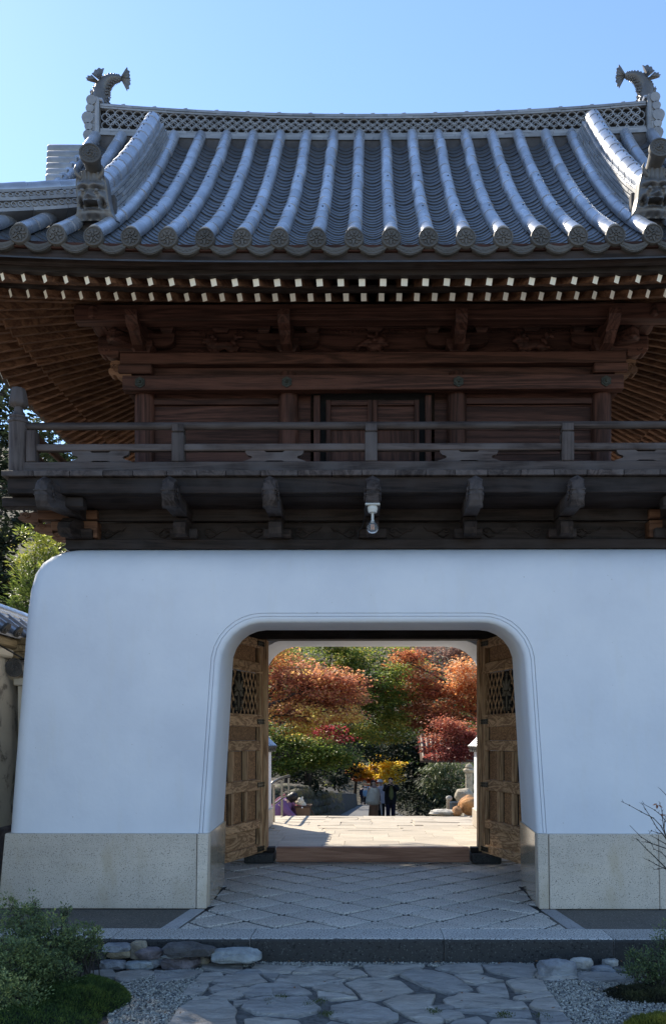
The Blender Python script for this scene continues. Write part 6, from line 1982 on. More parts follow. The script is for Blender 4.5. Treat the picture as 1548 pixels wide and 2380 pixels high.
# ================================================================== WALLS, STONES, RAIL
cream = plain('cream_plaster', (.58,.53,.43), .8, .12, 3, .1)
oldwood = wood('old_pale_timber', (.12,.09,.05), (.30,.23,.13), 'y')
roughplaster = NT('stained_plaster'); _c = roughplaster.coord(rnd=False)
_a = roughplaster.noise(_c, 2.4, 6, .65, .5)
roughplaster.col(roughplaster.ramp(_a, [(.38, (.60,.55,.45)), (.52, (.55,.50,.41)), (.58, (.24,.21,.17)), (.7, (.12,.11,.09))])); roughplaster.rough(.9); roughplaster = roughplaster.mat
def coping(root, x, y0, y1, zt, half, step, side_only=None, mat=None):
    """tiled coping of a wall running along y: ridge tube and short rows of round tiles with discs"""
    mat = mat or M['tile']
    mb = MB(); mb.tube([(x, lerp(y0, y1, i/6), zt) for i in range(7)], .075, 12); mb.build('coping_ridge', mat, root, sharp=40)
    for k, (w, h) in enumerate(((.12,.04),(.10,.035))):
        MB().box(x-w, x+w, y0+.01, y1-.01, zt-.10+k*.042, zt-.062+k*.042).build('coping_course', mat, root, bevel=.006)
    for s in (-1, 1):
        v = [(x+s*.08, y0, zt-.115), (x+s*half, y0, zt-.30), (x+s*half, y1, zt-.30), (x+s*.08, y1, zt-.115)]
        MB().add(v + [(p[0], p[1], p[2]-.03) for p in v], [(0,1,2,3),(7,6,5,4),(0,4,5,1),(1,5,6,2),(2,6,7,3),(3,7,4,0)]).build('coping_slope', M['tile_pan'], root, recalc=True)
        n = int((y1-y0)/step)
        for i in range(n):
            y = y0 + step*(i+.5)
            mb = MB(); a = Vector((x+s*.07, y, zt-.085)); b = Vector((x+s*(half+.02), y, zt-.27)); d = (b-a).normalized()
            mb.tube([a, b], .058, 12); mb.build('coping_tile', mat, root, sharp=40)
            mb = MB(); mb.tube([b - d*.01, b + d*.014], .068, 16)
            for q in range(3):
                pts = [b + d*.016 + Vector((0, .055*r*cos(2*pi*q/3 + w), .055*r*sin(2*pi*q/3 + w))) for r, w in ((.1,0),(.35,.7),(.6,1.6),(.7,2.4))]
                mb.tube(pts, [.010,.011,.008,.003], 5)
            mb.build('coping_disc', M['tile_dark'] if mat == M['tile'] else mat, root, sharp=40)
bw = thing('garden_wall', (-3.95, 8, -.18), 'old cream garden wall with tiled coping meeting the gate on the left', 'wall')
MB().box(-4.14, -3.82, 6.0, 11.8, .55, 2.30).build('wall_body', roughplaster, bw)
MB().box(-4.17, -3.79, 6.0, 11.8, -.19, .548).build('wall_base', M['rock_purple'], bw, bevel=.02)
MB().box(-4.20, -3.76, 6.0, 11.8, 2.302, 2.40).build('wall_cornice', cream, bw, bevel=.02)
MB().box(-4.24, -3.72, 6.0, 11.8, 2.402, 2.50).build('eave_timber', oldwood, bw, bevel=.01)
coping(bw, -3.98, 6.0, 11.8, 2.83, .30, .30)
lw = thing('low_wall_coping', (-3.62, 9.2, -.18), 'short lower wall end with a spiral tile beside the left flank of the gate', 'wall')
MB().box(-3.74, -3.35, 9.05, 9.5, -.19, 2.02).build('wall_body', cream, lw)
MB().box(-3.77, -3.33, 9.0, 9.5, 2.022, 2.10).build('wall_cornice', cream, lw, bevel=.01)
for i in range(3): MB().box(-3.79, -3.33, 8.98, 9.5, 2.30+i*.075, 2.37+i*.075).build('eave_board', oldwood, lw, bevel=.006)
mb = MB(); mb.tube([(-3.72, 8.93, 2.20), (-3.60, 9.5, 2.24)], .085, 16); mb.build('end_tile', M['tile_oni'], lw, sharp=40)
mb = MB(); spiral_disc(mb, (-3.725, 8.915, 2.20), .098, (-.15,-1,-.12)); mb.build('spiral_tile', M['tile_oni'], lw, sharp=40)
mb = MB(); mb.tube([(-4.3, 8.4, 2.75), (-3.6, 8.6, 2.32), (-3.3, 8.75, 2.12)], .008, 5); tag(mb.build('cable', M['nail']), 'thin dark cable slanting down to the left edge of the white wall', 'cable')
for s, lab in ((-1, 'white sleeve wall with tiled coping behind the left door leaf'), (1, 'white sleeve wall with tiled coping behind the right door leaf')):
    sw = thing('sleeve_wall', (s*1.95, 13.5, 0), lab, 'wall')
    MB().box(*sorted((s*1.72, s*2.06)), 12.55, 14.6, .30, 1.26).build('wall_body', M['plaster'], sw)
    MB().box(*sorted((s*1.69, s*2.09)), 12.5, 14.63, .004, .298).build('wall_base', M['granite'], sw, bevel=.01)
    MB().box(*sorted((s*1.68, s*2.10)), 12.5, 14.66, 1.262, 1.31).build('wall_cornice', M['plaster'], sw, bevel=.01)
    coping(sw, s*1.89, 12.45, 14.72, 1.58, .235, .29)
hr = thing('handrail', (-1.73, 15.1, 0), 'steel handrail with three posts at the top of the steps on the left', 'handrail')
hp = [(-1.735, 15.1, .69), (-1.74, 16.5, .70), (-1.745, 17.9, .68)]
for i, (x, y, z) in enumerate(hp):
    mb = MB(); mb.tube([(x, y, -.02 if i == 0 else -.6), (x, y, z-.03)], .022, 10); mb.build('post', M['steel'], hr)
mb = MB(); mb.tube([(-1.80, 15.02, .56), (-1.775, 15.03, .66), (-1.74, 15.07, .71)] + [(x, y, z+.02) for x, y, z in hp] + [(-1.745, 18.0, .69)], .026, 10); mb.build('top_rail', M['steel'], hr, sharp=60)
mb = MB(); mb.tube([(x, y, z-.38) for x, y, z in hp], .018, 8); mb.build('mid_rail', M['steel'], hr)
# stone retaining wall along the lane on the left, its stones and hanging plants
LM['fern'] = leafmat('dry_fern_leaf', [(0,(.03,.035,.015)),(.5,(.09,.095,.04)),(1,(.24,.20,.10))], .3)
rw_ = random.Random(61)
sw = thing('stone_wall', (-1.9, 26, -1.2), 'long low stone retaining wall overgrown with ferns along the lane', 'wall')
def sw_x(y): return interp([(18.4,-2.15),(22,-1.95),(30,-1.85),(45,-1.65),(75,-1.15)], y)
def sw_top(y): return interp([(18.4,.22),(22,.18),(30,-.35),(45,-1.35),(75,-3.3)], y)
rows = []
for i in range(16):
    y = lerp(18.4, 70, (i/15)**1.4); rows.append([(sw_x(y)+.06, y, path_z(y)-.3), (sw_x(y)-.10, y, sw_top(y)), (sw_x(y)-1.6, y, sw_top(y)+.45), (sw_x(y)-4, y, sw_top(y)+.9)])
MB().grid(rows, 0, True).build('earth_core', M['soil'], sw)
mp = [rockm('wall_stone_%d' % i, c, (.10,.13,.05), .5) for i, c in enumerate([(.13,.125,.11), (.09,.09,.085), (.17,.155,.13)])]
for row in range(5):
    y = 18.4 + rw_.uniform(0,.3)
    while y < 34:
        L = rw_.uniform(.35,.65); z = sw_top(y) - .14 - row*.27
        if z > path_z(y) - .1 - .0*row:
            mb = MB(); mb.ell((0,0,0), (rw_.uniform(.12,.18), L*.54, .155), 0, 8, 5, Matrix.Rotation(rw_.uniform(-.2,.2), 3, 'X'))
            me, _ = mb.mesh('stone', rw_.choice(mp), center=False, sharp=40)
            put('stone', me, (sw_x(y) - .02 + row*.02, y+L/2, z), sw)
        y += L
for y in [18.6+i*.42 for i in range(30)]:
    mb = MB(); mb.ell((0,0,0), (rw_.uniform(.12,.22), rw_.uniform(.16,.26), .10), 0, 8, 5); me, _ = mb.mesh('stone', rw_.choice(mp), center=False, sharp=40)
    put('stone', me, (sw_x(y) - rw_.uniform(.1,.5), y, sw_top(y)+.06), sw)
lc = LeafCloud(); r = random.Random(62)
for _ in range(190):
    y = 18.5 + 26*r.random()**1.6; x = sw_x(y); z = sw_top(y) - r.uniform(-.12,.8)
    for _ in range(14):
        d = Vector((r.uniform(.0,.5), r.uniform(-.6,.6), r.uniform(-1.4,-.2))).normalized()
        lc.leaf(Vector((x + .12, y, z)) + rvec(r)*.07, d, Vector((1,-.3,.3)), r.uniform(.10,.24), .018, r.random())
tag(lc.build('hanging_fern', LM['fern'], sw), kind='stuff')
# dark hedge on the right of the lane
hd = thing('hedge', (2.3, 30, -1.4), 'dark shaded hedge along the right side of the lane', 'hedge')
lc = LeafCloud(); r = random.Random(63)
for i in range(30):
    y = 19.5 + i*1.3; x = interp([(19,3.2),(26,2.35),(34,2.1),(45,1.95),(60,1.6)], y)
    spray_clump(lc, r, Vector((x+.5, y, path_z(y)+.85+.25*noise.noise(Vector((y,0,0))))), (.6,.8,.85), 330, .13, .07, .32, .3, 14, .5, .25)
lc.build('foliage', LM['dark'], hd)
mb = MB()
for i in range(20):
    y = 20 + i*1.9; x = interp([(19,3.2),(26,2.35),(34,2.1),(45,1.95),(60,1.6)], y) + .45
    limb(mb, r, Vector((x, y, path_z(y)-.2)), Vector((x+r.uniform(-.2,.2), y, path_z(y)+1.1)), .05, .02, 4)
mb.build('stem', bark, hd)
# stone lantern, boulders, slab, small post stone on the terrace edge at the right
stone_lit = rockm('pale_carved_stone', (.46,.40,.30), (.22,.20,.15), .35)
ln = thing('stone_pillar', (2.02, 18.2, -.3), 'slender pale stone pillar with a small capital behind the boulders on the right', 'pillar')
lx, ly = at(1090, 1800, 18.2).x, 18.2
def oct_(prof, name, n=8):
    mb = MB(); mb.lathe(prof, (lx, ly, 0), n, smooth=False); mb.build(name, stone_lit, ln, bevel=.008)
oct_([(.20,-.75),(.20,-.25),(.16,-.10),(.12,.0)], 'base'); oct_([(.095,.0),(.080,.3),(.078,.68),(.085,.74)], 'shaft', 10)
oct_([(.085,.742),(.125,.78),(.135,.82),(.10,.84)], 'capital', 8); oct_([(.07,.842),(.085,.88),(.05,.93),(.005,.95)], 'finial', 10)
# low shed roof beyond the pillar
sh = thing('tiled_shed', (2.9, 25, -.6), 'small shed with a brown tiled roof under the red maple', 'shed')
brt = tilem('brown_shed_tile', (.13,.075,.05), .6, metal=0)
ra, rb = at(985, 1766, 25), at(1150, 1760, 25)
for i in range(16):
    x = lerp(ra.x, rb.x, i/15)
    mb = MB(); mb.tube([(x, 25, ra.z+.02), (x, 25.6, ra.z+.40), (x, 26.2, ra.z+.72)], .05, 8); mb.build('roof_tile', brt, sh)
MB().add([(ra.x-.1, 24.95, ra.z-.03), (rb.x+.1, 24.95, ra.z-.03), (rb.x+.1, 26.2, ra.z+.69), (ra.x-.1, 26.2, ra.z+.69), (ra.x-.1, 24.95, ra.z-.09), (rb.x+.1, 24.95, ra.z-.09), (rb.x+.1, 26.2, ra.z+.63), (ra.x-.1, 26.2, ra.z+.63)], [(0,1,2,3),(7,6,5,4),(0,4,5,1),(1,5,6,2),(2,6,7,3),(3,7,4,0)]).build('roof_bed', brt, sh)
for x in (rb.x-.5, rb.x-.2): MB().box(x-.05, x+.05, 25.3, 25.4, terrain(x, 25.3)-.1, ra.z+.14).build('post', oldwood, sh)
orange_rock = rockm('orange_brown_boulder', (.50,.24,.085), (.22,.12,.06), .5)
def boulder(px, py, Y, w, h, d, mat, label, seed, cat='rock', name='boulder'):
    c = at(px, py, Y); bm = bmesh.new(); bmesh.ops.create_icosphere(bm, subdivisions=3, radius=1)
    r = random.Random(seed); off = Vector((r.uniform(0,99),)*3)
    for v in bm.verts:
        p = v.co*(1 + .22*noise.noise(v.co*1.6+off) + .10*noise.noise(v.co*4+off)); v.co = Vector((p.x*w/2, p.y*d/2, p.z*h/2))
    me = bpy.data.meshes.new(name); bm.to_mesh(me); bm.free(); me.materials.append(mat); me.polygons.foreach_set('use_smooth', [True]*len(me.polygons)); me.set_sharp_from_angle(angle=radians(30))
    return tag(put(name, me, c), label, cat)
boulder(1090, 1873, 16.55, .40, .38, .5, orange_rock, 'orange-brown boulder below the stone pillar by the right door leaf', 71)
boulder(1062, 1886, 16.4, .20, .20, .3, orange_rock, 'small rust-coloured stone at the left foot of the orange boulder', 72)
boulder(1078, 1850, 17.2, .40, .30, .4, stone_lit, 'pale stone between the orange boulder and the foot of the pillar', 73)
boulder(1032, 1889, 16.5, .58, .13, .4, M['rock_white'], 'low pale flat stone slab at the right end of the terrace edge', 74, name='stone_slab')
pst = thing('stone_post', (1.46, 16.7, 0), 'short pale stone post with a rounded white head beside a blue-grey basin', 'post')
c = at(1041, 1880, 16.7)
mb = MB(); mb.lathe([(.040,.0),(.032,.05),(.030,.15),(.036,.17)], (c.x, c.y, c.z-.02), 10); mb.build('shaft', stone_lit, pst)
mb = MB(); mb.ell((c.x+.02, c.y, c.z+.20), (.065,.06,.052), 0, 12, 8); mb.build('head', M['rock_white'], pst)
bsn = thing('stone_basin', (1.62, 16.9, 0), 'blue-grey stone basin right of the short post', 'basin')
mb = MB(); c = at(1056, 1880, 16.9); mb.lathe([(.10,-.05),(.13,.02),(.15,.12),(.15,.15),(.12,.15),(.10,.08),(.001,.07)], (c.x, c.y, c.z-.02), 16, cap=False); mb.build('bowl', rockm('blue_grey_stone', (.10,.14,.18)), bsn, sharp=40)
# striped curtain at the far end of the lane
cu = thing('striped_curtain', (-.3, 76, -4), 'blue and white striped curtain hung across the far end of the lane', 'curtain')
blue, whitec = plain('indigo_cloth', (.04,.08,.20), .8, .1, 4, 0), plain('white_cloth', (.75,.75,.74), .8, .05, 4, 0)
for i in range(14):
    a = at(846 + i*2.1, 1828, 76); b = at(846 + (i+1)*2.1, 1838, 76)
    MB().box(a.x+.002, b.x-.002, 76 + .03*sin(i*1.3), 76.02 + .03*sin(i*1.3), b.z, a.z).build('stripe', whitec if i % 2 else blue, cu)
a = at(842, 1826, 76); b = at(880, 1826, 76)
mb = MB(); mb.tube([(a.x, 76, a.z+.05), (b.x, 76, b.z+.05)], .05, 8); mb.build('rod', oldwood, cu)
for q in (a, b): MB().box(q.x-.06, q.x+.06, 75.95, 76.07, path_z(76)-.1, q.z+.1).build('post', oldwood, cu)

# ================================================================== PEOPLE AND DOG
skin = plain('skin', (.62,.41,.30), .55, .05, 8, 0)
hairm = plain('black_hair', (.012,.010,.011), .5, .3, 30, .2)
def cloth(name, c, v=.12): return plain(name, c, .85, v, 9, .2, spec=.2)
class Fig:
    def __init__(s, name, loc, heading, H, label):
        s.t = thing('person', loc, label, 'person'); s.loc = Vector(loc); s.H = H
        s.R = Matrix.Rotation(heading, 3, 'Z'); s.s = H
    def P(s, x, y, z): return s.loc + s.R @ (Vector((x, y, z))*s.s)
    def body(s, J):
        """J: joint table in units of height; one continuous skinned body"""
        names = ['pelvis','spine','chest','neck','head','crown','lsh','lel','lwr','rsh','rel','rwr','lhip','lkn','lan','lto','rhip','rkn','ran','rto']
        rad = dict(pelvis=.075, spine=.068, chest=.078, neck=.032, head=.052, crown=.045, lsh=.042, rsh=.042, lel=.026, rel=.026, lwr=.019, rwr=.019, lhip=.056, rhip=.056, lkn=.036, rkn=.036, lan=.024, ran=.024, lto=.022, rto=.022)
        ed = [('pelvis','spine'),('spine','chest'),('chest','neck'),('neck','head'),('head','crown'),('chest','lsh'),('lsh','lel'),('lel','lwr'),('chest','rsh'),('rsh','rel'),('rel','rwr'),('pelvis','lhip'),('lhip','lkn'),('lkn','lan'),('lan','lto'),('pelvis','rhip'),('rhip','rkn'),('rkn','ran'),('ran','rto')]
        pts = [s.P(*J[n]) - s.loc for n in names]
        me = skinned(pts, [(names.index(a), names.index(b)) for a, b in ed], [rad[n]*s.s for n in names], 0, 1, skin)
        put('body', me, s.loc, s.t)
        for w, e in (('lwr','lel'),('rwr','rel')):
            d = (s.P(*J[w]) - s.P(*J[e])).normalized(); p = s.P(*J[w]) + d*.012*s.s; mb = MB()
            sd_ = d.cross(Vector((0,0,1))); sd_ = sd_.normalized() if sd_.length > .01 else Vector((1,0,0))
            mb.ell(p + d*.028*s.s, (.020*s.s,.016*s.s,.028*s.s), 0, 8, 5)
            for q in range(4):
                o = sd_*((q-1.5)*.009*s.s); a = p + d*.045*s.s + o; l = (.040,.046,.043,.034)[q]*s.s
                mb.tube([a, a + d*l*.55, a + d*l*.9 + Vector((0,0,-.008*s.s))], [.0052*s.s,.0048*s.s,.0035*s.s], 5)
            a = p + d*.018*s.s + sd_*.018*s.s; mb.tube([a, a + (d+sd_*.8).normalized()*.035*s.s], [.006*s.s,.004*s.s], 5)
            mb.build('hand', skin, s.t)
    def face(s, J, turn=0):
        h = Vector(J['head']); R2 = Matrix.Rotation(turn, 3, 'Z')
        Q = lambda x, y, z: s.P(*(h + R2 @ Vector((x, y, z))))
        mb = MB(); mb.ell(Q(0,-.050,.005), (.009*s.s,.012*s.s,.014*s.s), 0, 6, 4); mb.build('nose', skin, s.t)
        mb = MB()
        for q in (-1, 1): mb.ell(Q(q*.019,-.047,.020), (.007*s.s,.004*s.s,.004*s.s), 0, 6, 4)
        mb.build('eyes', hairm, s.t)
        mb = MB(); mb.ell(Q(0,-.046,-.022), (.013*s.s,.005*s.s,.004*s.s), 0, 6, 4); mb.build('mouth', cloth('lip', (.32,.10,.09)), s.t)
        for q in (-1, 1):
            mb = MB(); mb.ell(Q(q*.052,0,.008), (.007*s.s,.012*s.s,.018*s.s), 0, 6, 4); mb.build('ear', skin, s.t)
    def loft(s, name, mat, rings, n=18, wob=0, seed=1):
        """rings: (x, y, z, rx, ry) horizontal ellipses, bottom to top, in height units"""
        mb = MB(); rows = []
        for (x, y, z, rx, ry) in rings:
            rows.append([s.P(x + rx*(1+wob*sin(5*a + z*9))*cos(a), y + ry*(1+wob*sin(5*a+z*9))*sin(a), z) for a in [2*pi*k/n for k in range(n+1)]])
        mb.grid(rows, 0, True); return mb.build(name, mat, s.t)
    def sleeve(s, name, mat, pts, rad):
        mb = MB(); mb.tube([s.P(*p) for p in pts], [r*s.s for r in rad], 10); return mb.build(name, mat, s.t)
    def hair(s, J, parts, mat=None):
        mb = MB(); h = Vector(J['head'])
        for (x, y, z, rx, ry, rz) in parts: mb.ell(s.P(h.x+x, h.y+y, h.z+z), (rx*s.s, ry*s.s, rz*s.s), 0, 12, 8)
        return mb.build('hair', mat or hairm, s.t)
def standing(**k):
    J = dict(pelvis=(0,0,.52), spine=(0,0,.60), chest=(0,.01,.73), neck=(0,.005,.835), head=(0,-.01,.905), crown=(0,0,.945),
        lsh=(.105,.01,.795), lel=(.135,.02,.63), lwr=(.13,-.04,.485), rsh=(-.105,.01,.795), rel=(-.135,.02,.63), rwr=(-.13,-.04,.485),
        lhip=(.052,0,.50), lkn=(.055,-.01,.27), lan=(.055,.01,.045), lto=(.06,-.08,.02), rhip=(-.052,0,.50), rkn=(-.055,-.01,.27), ran=(-.055,.01,.045), rto=(-.06,-.08,.02))
    J.update(k); return J
HC = [(0,.026,.028,.058,.046,.048)]
Y1 = 31.0
def ground_at(px, Y): p = at(px, 1720, Y); return Vector((p.x, Y, path_z(Y)))
# woman in the cream poncho
f = Fig('w', ground_at(868, Y1), radians(28), 1.54, 'person in a cream poncho and long brown skirt holding a closed white umbrella')
J = standing(lwr=(.12,-.10,.50), lel=(.15,-.02,.62)); f.body(J); f.face(J)
f.hair(J, [(0,.028,.030,.060,.046,.050), (-.050,.018,-.025,.018,.030,.055), (.050,.018,-.025,.018,.030,.055), (0,.04,-.02,.05,.03,.055)])
f.loft('poncho', cloth('cream_knit', (.82,.76,.64)), [(0,0,.40,.10,.09),(-.02,0,.44,.19,.13),(-.01,0,.52,.185,.125),(0,0,.62,.165,.11),(0,0,.72,.140,.095),(0,0,.79,.105,.075),(0,0,.835,.05,.048)], wob=.05)
f.loft('skirt', cloth('brown_skirt', (.26,.14,.085)), [(0,0,.03,.125,.11),(0,0,.2,.115,.10),(0,0,.4,.105,.09),(0,0,.53,.085,.075)], wob=.06)
f.loft('scarf', cloth('dusty_pink_scarf', (.38,.27,.26)), [(0,-.01,.80,.065,.06),(0,-.01,.83,.072,.065),(0,-.005,.86,.055,.052)], wob=.08)
for q in (-1, 1): f.sleeve('shoe', cloth('dark_shoe', (.02,.02,.02)), [(q*.055,.02,.025),(q*.06,-.05,.02),(q*.06,-.09,.015)], [.022,.024,.015])
u = thing('umbrella', f.P(.13,-.12,.02), 'closed white umbrella with a dark handle held at the side of the poncho', 'umbrella')
mb = MB(); mb.tube([f.P(.12,-.12,.50), f.P(.135,-.125,.36), f.P(.16,-.13,.06)], [.018,.040,.010], 10); mb.build('canopy', whitec, u)
mb = MB(); mb.tube([f.P(.115,-.118,.62), f.P(.12,-.12,.50)], .012, 8); mb.build('handle', cloth('dark_red_handle', (.10,.02,.02)), u)
# person behind in pale lavender
f = Fig('b', ground_at(886, 32.2), radians(20), 1.58, 'person in a pale lavender top and white hat half hidden behind the poncho')
J = standing(head=(-.03,-.01,.905), crown=(-.03,0,.945)); f.body(J); f.face(J)
f.hair(J, [(0,.028,.02,.058,.044,.046)])
f.loft('top', cloth('pale_lavender_top', (.66,.66,.78)), [(0,0,.42,.11,.085),(0,0,.5,.125,.09),(0,0,.62,.12,.085),(0,0,.74,.128,.085),(0,0,.80,.10,.07),(0,0,.84,.04,.04)], wob=.03)
for q in (-1, 1): f.sleeve('sleeve', cloth('pale_lavender_sleeve', (.66,.66,.78)), [(q*.10,.01,.80),(q*.138,.02,.64),(q*.132,-.03,.50)], [.046,.040,.032])
f.loft('trousers', cloth('black_trousers', (.015,.015,.018)), [(0,0,.04,.085,.06),(0,0,.27,.09,.065),(0,0,.5,.10,.075)])
f.loft('hat', cloth('white_hat', (.72,.70,.70)), [(-.03,-.0,.925,.085,.085),(-.03,0,.935,.066,.066),(-.03,0,.975,.058,.058),(-.03,0,.99,.02,.02)])
bgm = thing('handbag', f.P(.17,-.05,.38), 'black handbag hanging beside the pale lavender top', 'bag')
mb = MB(); mb.ell(f.P(.16,-.06,.36), (.13,.06,.11), 0, 12, 8); mb.build('bag_body', cloth('black_leather', (.015,.013,.016)), bgm)
mb = MB(); mb.tube([f.P(.13,-.04,.42), f.P(.14,-.03,.52), f.P(.17,-.05,.42)], .008, 6); mb.build('strap', cloth('black_strap', (.015,.013,.016)), bgm)
# man raising his hands to his face
f = Fig('m', ground_at(908, 30.6), radians(8), 1.64, 'person in a dark jacket and olive waistcoat raising both hands to the face')
J = standing(lel=(.135,-.05,.69), lwr=(.035,-.115,.825), rel=(-.135,-.05,.69), rwr=(-.04,-.115,.82)); f.body(J); f.face(J)
f.hair(J, [(0,.028,.030,.057,.044,.046)], cloth('dark_brown_hair', (.03,.02,.015)))
dj = cloth('black_jacket', (.016,.016,.02))
f.loft('jacket', dj, [(0,.01,.40,.125,.095),(0,.01,.52,.13,.095),(0,.01,.64,.13,.095),(0,.01,.75,.135,.09),(0,.01,.80,.11,.075),(0,.005,.845,.045,.045)], wob=.03)
f.loft('waistcoat', cloth('olive_waistcoat', (.17,.17,.065)), [(0,-.055,.50,.03,.05),(0,-.058,.58,.055,.052),(0,-.055,.70,.05,.05),(0,-.045,.80,.035,.042)])
for q in (-1, 1):
    f.sleeve('sleeve', dj, [(q*.105,.01,.795),(q*.14,-.045,.70),(q*.125,-.065,.70),(q*.05,-.11,.81)], [.052,.046,.042,.030])
    f.sleeve('trouser_leg', cloth('navy_trousers', (.02,.02,.04)), [(q*.052,0,.52),(q*.056,-.005,.28),(q*.056,.01,.04)], [.066,.052,.042])
    f.sleeve('shoe', cloth('black_shoe', (.015,.015,.015)), [(q*.056,.02,.025),(q*.06,-.05,.02),(q*.062,-.09,.015)], [.026,.027,.017])
ph = tag(MB().box(-.035,.035,-.005,.005,-.02,.02).build('phone', cloth('black_phone', (.02,.02,.022))), 'black phone held in front of the face by the person in the olive waistcoat', 'phone'); ph.location = f.P(0,-.16,.865)
# two far walkers
f = Fig('n', ground_at(843, 70), radians(180), 1.6, 'distant person in navy walking away near the striped curtain')
J = standing(lkn=(.055,-.05,.28), ran=(-.055,.07,.06)); f.body(J); f.hair(J, HC); f.face(J)
nv = cloth('navy_coat', (.015,.018,.04))
f.loft('coat', nv, [(0,0,.38,.12,.09),(0,0,.55,.125,.09),(0,0,.75,.13,.085),(0,0,.82,.05,.05)])
for q in (-1, 1): f.sleeve('sleeve', nv, [(q*.105,.01,.79),(q*.14,.02,.64),(q*.13,-.03,.49)], [.046,.04,.032]); f.sleeve('trouser_leg', nv, [(q*.052,0,.5),(q*.056,-.02*q,.27),(q*.056,.02,.04)], [.06,.048,.04])
f = Fig('l', ground_at(851, 69), radians(175), 1.52, 'distant person in a light blue jacket beside the one in navy')
J = standing(); f.body(J); f.hair(J, HC); f.face(J)
lb_ = cloth('light_blue_jacket', (.22,.32,.44))
f.loft('jacket', lb_, [(0,0,.46,.12,.09),(0,0,.6,.125,.09),(0,0,.75,.13,.085),(0,0,.82,.05,.05)])
for q in (-1, 1): f.sleeve('sleeve', lb_, [(q*.105,.01,.79),(q*.14,.02,.64),(q*.13,-.03,.49)], [.046,.04,.032]); f.sleeve('trouser_leg', cloth('dark_trousers', (.02,.02,.024)), [(q*.052,0,.5),(q*.056,0,.27),(q*.056,.02,.04)], [.058,.046,.038])
# person in purple bending over on the steps
f = Fig('p', (-1.86, 17.35, -1.0), radians(75), 1.56, 'person in a purple top with a pink strap bending over beside the handrail')
J = standing(pelvis=(0,.06,.55), spine=(0,.03,.63), chest=(0,-.06,.72), neck=(0,-.13,.785), head=(0,-.175,.815), crown=(0,-.205,.835), lsh=(.105,-.08,.765), lel=(.14,-.16,.65), lwr=(.11,-.25,.57), rsh=(-.105,-.08,.765), rel=(-.14,-.16,.65), rwr=(-.11,-.25,.57), lhip=(.052,.06,.53), rhip=(-.052,.06,.53), lkn=(.055,.0,.29), rkn=(-.055,.0,.29), lan=(.055,.05,.05), ran=(-.055,.05,.05), lto=(.06,-.03,.02), rto=(-.06,-.03,.02))
f.body(J); f.hair(J, [(0,-.005,.02,.064,.068,.062), (0,.03,.0,.058,.05,.06)]); f.face(J)
pu = cloth('purple_top', (.17,.09,.22))
mb = MB(); mb.tube([f.P(0,.075,.50), f.P(0,.06,.57), f.P(0,.0,.67), f.P(0,-.075,.745), f.P(0,-.125,.785)], [.10*f.s,.112*f.s,.120*f.s,.105*f.s,.05*f.s], 16, flat=1.0); mb.build('top', pu, f.t)
for q in (-1, 1):
    f.sleeve('sleeve', pu, [(q*.10,-.07,.765),(q*.145,-.155,.655),(q*.115,-.235,.58)], [.052,.044,.036])
    f.sleeve('trouser_leg', cloth('grey_trousers', (.05,.05,.055)), [(q*.052,.06,.55),(q*.056,.01,.29),(q*.056,.05,.04)], [.066,.05,.042])
f.sleeve('strap', cloth('pink_strap', (.48,.20,.19)), [(.05,-.05,.862),(.03,.05,.800),(-.02,.135,.68),(-.07,.165,.56),(-.10,.15,.50)], [.013,.015,.015,.015,.013])
# pet stroller with a small cream dog
st_ = thing('pet_stroller', (-1.40, 17.4, -1.0), 'brown fabric pet stroller basket beside the person in purple', 'stroller')
bx_ = cloth('brown_canvas', (.17,.11,.075)); dk = cloth('dark_brown_trim', (.07,.045,.035))
a, b = at(688, 1895, 17.4), at(720, 1876, 17.4)
MB().add([(a.x+.03, 17.28, a.z-.05), (b.x-.01, 17.28, a.z-.05), (b.x-.01, 17.62, a.z-.05), (a.x+.03, 17.62, a.z-.05), (a.x, 17.24, b.z), (b.x+.01, 17.24, b.z), (b.x+.01, 17.66, b.z), (a.x, 17.66, b.z)], [(0,3,2,1),(0,1,5,4),(1,2,6,5),(2,3,7,6),(3,0,4,7)]).build('basket', bx_, st_)
mb = MB(); mb.tube([(a.x, 17.24, b.z+.01), (b.x+.02, 17.24, b.z+.015), (b.x+.02, 17.66, b.z+.015), (a.x, 17.66, b.z+.01), (a.x, 17.24, b.z+.01)], .022, 8); mb.build('rim', dk, st_)
mb = MB(); mb.ell(((a.x+b.x)/2, 17.215, b.z-.005), (.016,.008,.016), 0, 8, 5); mb.build('snap', whitec, st_)
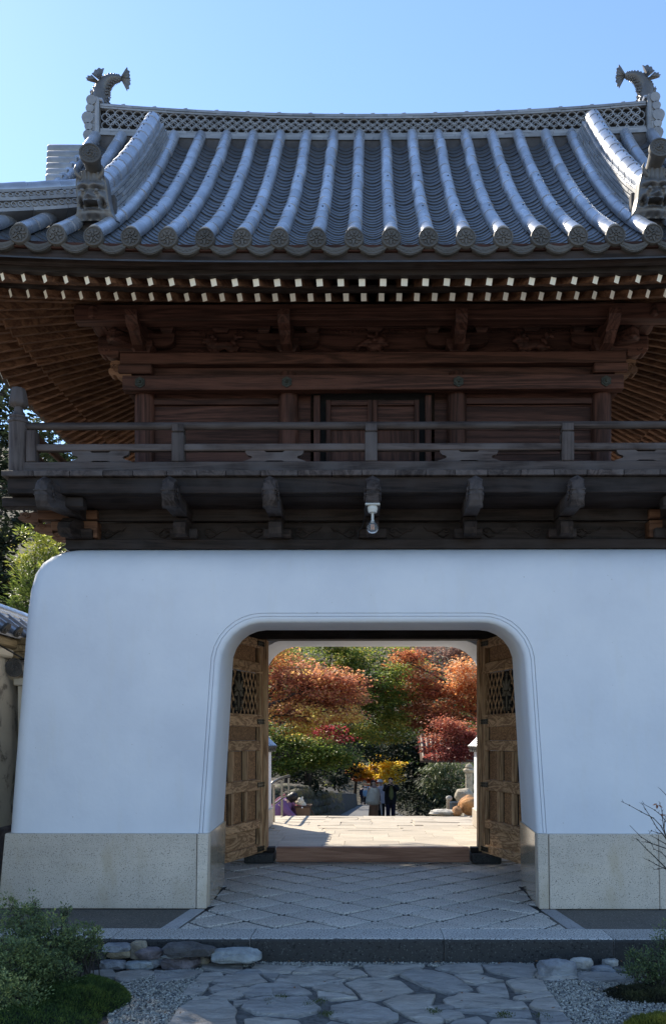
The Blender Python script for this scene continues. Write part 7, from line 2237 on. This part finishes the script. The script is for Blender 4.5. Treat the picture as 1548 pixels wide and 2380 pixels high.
for q in (a.x+.03, b.x-.02):
    mb = MB(); mb.tube([(q, 17.3, a.z-.05), (q, 17.5, -.95)], .012, 6); mb.tube([(q, 17.6, a.z-.05), (q, 17.35, -.95)], .012, 6); mb.build('frame', dk, st_)
    for w in (17.35, 17.5):
        mb = MB(); mb.lathe([(.05,-.012),(.06,-.01),(.06,.01),(.05,.012)], (q, w, -.94), 14, axis='x'); mb.build('wheel', M['nail'], st_)
mb = MB(); mb.tube([(b.x+.01, 17.3, b.z-.02), (b.x+.16, 17.25, a.z-.12)], .014, 6); mb.tube([(a.x+.02, 17.2, a.z+.05), (a.x+.08, 17.0, a.z-.02), (a.x+.05, 16.95, a.z-.10)], .010, 6); mb.build('handle', dk, st_)
dg_ = thing('dog', (-1.5, 17.4, b.z), 'small fluffy cream dog sitting in the brown stroller', 'dog')
dc = at(697, 1864, 17.4)
fur = plain('cream_fur', (.72,.64,.50), .9, .12, 30, .5); mb = MB()
E = lambda x, y, z, rx, ry, rz: mb.ell((dc.x+x, dc.y+y, dc.z+z), (rx,ry,rz), 0, 12, 8)
E(0,0,0,.088,.08,.080); E(.03,.08,-.09,.10,.13,.10); E(.01,.02,-.075,.095,.085,.075); E(-.03,-.07,-.015,.035,.04,.028); E(-.05,.0,.075,.022,.015,.028); E(.05,.0,.078,.024,.015,.028)
rr = random.Random(4)
for _ in range(46):
    v = rvec(rr).normalized(); E(v.x*.078, v.y*.07+.01, v.z*.07-.01, .022,.022,.022)
for q in (-.05, .06): E(q, -.03, -.15, .022, .024, .07)
mb.build('dog_body', fur, dg_, remesh=.011)
mb = MB(); mb.ell((dc.x-.034, dc.y-.112, dc.z-.012), (.012,.009,.009), 0, 8, 5); mb.build('nose', M['nail'], dg_)
mb = MB()
for q in (-.058, -.002): mb.ell((dc.x+q, dc.y-.078, dc.z+.016), (.009,.006,.008), 0, 8, 5)
mb.build('eyes', M['nail'], dg_)
mb = MB(); mb.tube([(dc.x+.0+.085*cos(q*pi/6), dc.y+.02+.08*sin(q*pi/6), dc.z-.075) for q in range(13)], .009, 5); mb.build('collar', cloth('pink_collar', (.5,.1,.14)), dg_)
